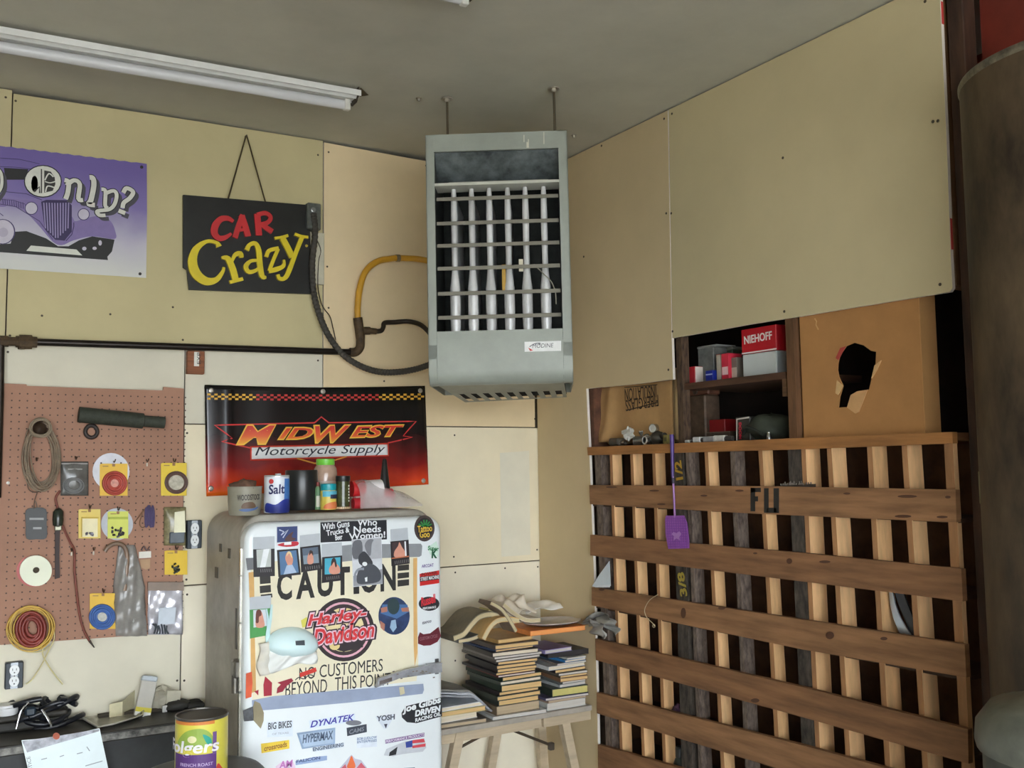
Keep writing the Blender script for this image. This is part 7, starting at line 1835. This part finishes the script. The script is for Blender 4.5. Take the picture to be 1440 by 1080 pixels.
t.part('foot_ring', MB().tube([(sr*0.84*math.cos(q*0.2618), 0.25, sr*0.84*math.sin(q*0.2618)) for q in range(24)], 0.009, 8, closed=True), mat((60, 60, 60), 0.4, metal=0.6), None, 50)

# ------------------------------------------------------------------ tall rusty tank beyond the end of the wall
TR = 0.33
o = bpy.data.objects.new('storage_tank', None); COL.objects.link(o)
TCX, TCY = 2.636, 1.378
o.location = (TCX, TCY, 0); tag(o, 'tall rusty brown tank with a pale top rim at the right edge', 'tank')
zs = 2.72
m_tank = mat((44, 33, 24), 0.6, metal=0.2, var=0.4, sc=7, stretch=(1, 1, 0.45), rgb2=(104, 86, 64))
MB().lathe([(TR*0.97, 0.02), (TR, 0.05), (TR, zs)], 72).build('shell', m_tank, o, 40)
MB().lathe([(TR, zs), (TR*1.006, zs+0.006), (TR*0.98, zs+0.012), (TR*0.9, zs+0.016), (TR*0.5, zs+0.03), (0.001, zs+0.036)], 72).build('dome', mat((104, 96, 80), 0.4, metal=0.35, var=0.5, sc=8), o, 40)
MB().lathe([(TR*1.002, zs-0.012), (TR*1.012, zs-0.006), (TR*1.012, zs+0.004), (TR*1.002, zs+0.01)], 72).build('weld_seam', mat((120, 112, 96), 0.4, metal=0.4, var=0.4, sc=30), o, 40)
MB().lathe([(TR*0.9, 0), (TR*0.9, 0.06)], 40).build('skirt', P(50, 40, 32), o, 40)
# tag on the tank shell, facing the room
best = None
for q in range(3600):
    a = math.radians(q*0.1); p = Vector((TCX+TR*math.cos(a), TCY+TR*math.sin(a), 0))
    n = Vector((math.cos(a), math.sin(a), 0))
    if (CC-p).dot(n) < 0: continue
    d = p-CC; x = 720+FPX*d.dot(CR)/d.dot(CF)
    if best is None or abs(x-1409) < best[0]: best = (abs(x-1409), a)
a = best[1]
dist = (Vector((TCX+TR*math.cos(a), TCY+TR*math.sin(a), 0))-Vector((0, 0, 0))).length
pt = CC + (CF + CR*((1409-720)/FPX) - CU*((685-540)/FPX))*(dist/Vector((CF.x+CR.x*(1409-720)/FPX, CF.y+CR.y*(1409-720)/FPX, 0)).length)
mb = MB().prism(rect(-0.03, 0.03, -0.042, 0.042), 0, 0.003); mb.fn(lambda x, y, z: ((TR+z)*math.cos(a+x/TR), (TR+z)*math.sin(a+x/TR), pt.z+y))
mb.build('data_plate', mat((128, 116, 74), 0.5, var=0.2, sc=20), o)
# grey lidded bin in front of the tank
GPn = Plane((0, 0.0, 0), (1, 0, 0))
d = CF + CR*((1432-720)/FPX) - CU*((1000-540)/FPX)
P0 = CC + d*(2.0/d.length)
o = bpy.data.objects.new('dust_bin', None); COL.objects.link(o)
o.location = (P0.x+0.10, P0.y-0.06, 0); tag(o, 'dull grey lidded bin at the lower right corner', 'bin')
rb = 0.17
zt_ = P0.z+0.0
MB().lathe([(rb*0.82, 0), (rb*0.86, 0.01), (rb*0.98, zt_-0.12), (rb*0.98, zt_-0.06)], 36).build('body', mat((84, 88, 80), 0.6, var=0.25, sc=8), o, 40)
MB().lathe([(rb*1.03, zt_-0.075), (rb*1.05, zt_-0.06), (rb*1.03, zt_-0.03), (rb*0.9, zt_), (rb*0.5, zt_+0.018), (0.001, zt_+0.022)], 36).build('lid', mat((106, 108, 98), 0.5, var=0.25, sc=10), o, 40)
MB().tube([(-0.04, 0, zt_+0.018), (-0.03, 0, zt_+0.045), (0.03, 0, zt_+0.045), (0.04, 0, zt_+0.018)], 0.008, 8).build('lid_handle', mat((70, 72, 66), 0.5), o, 60)
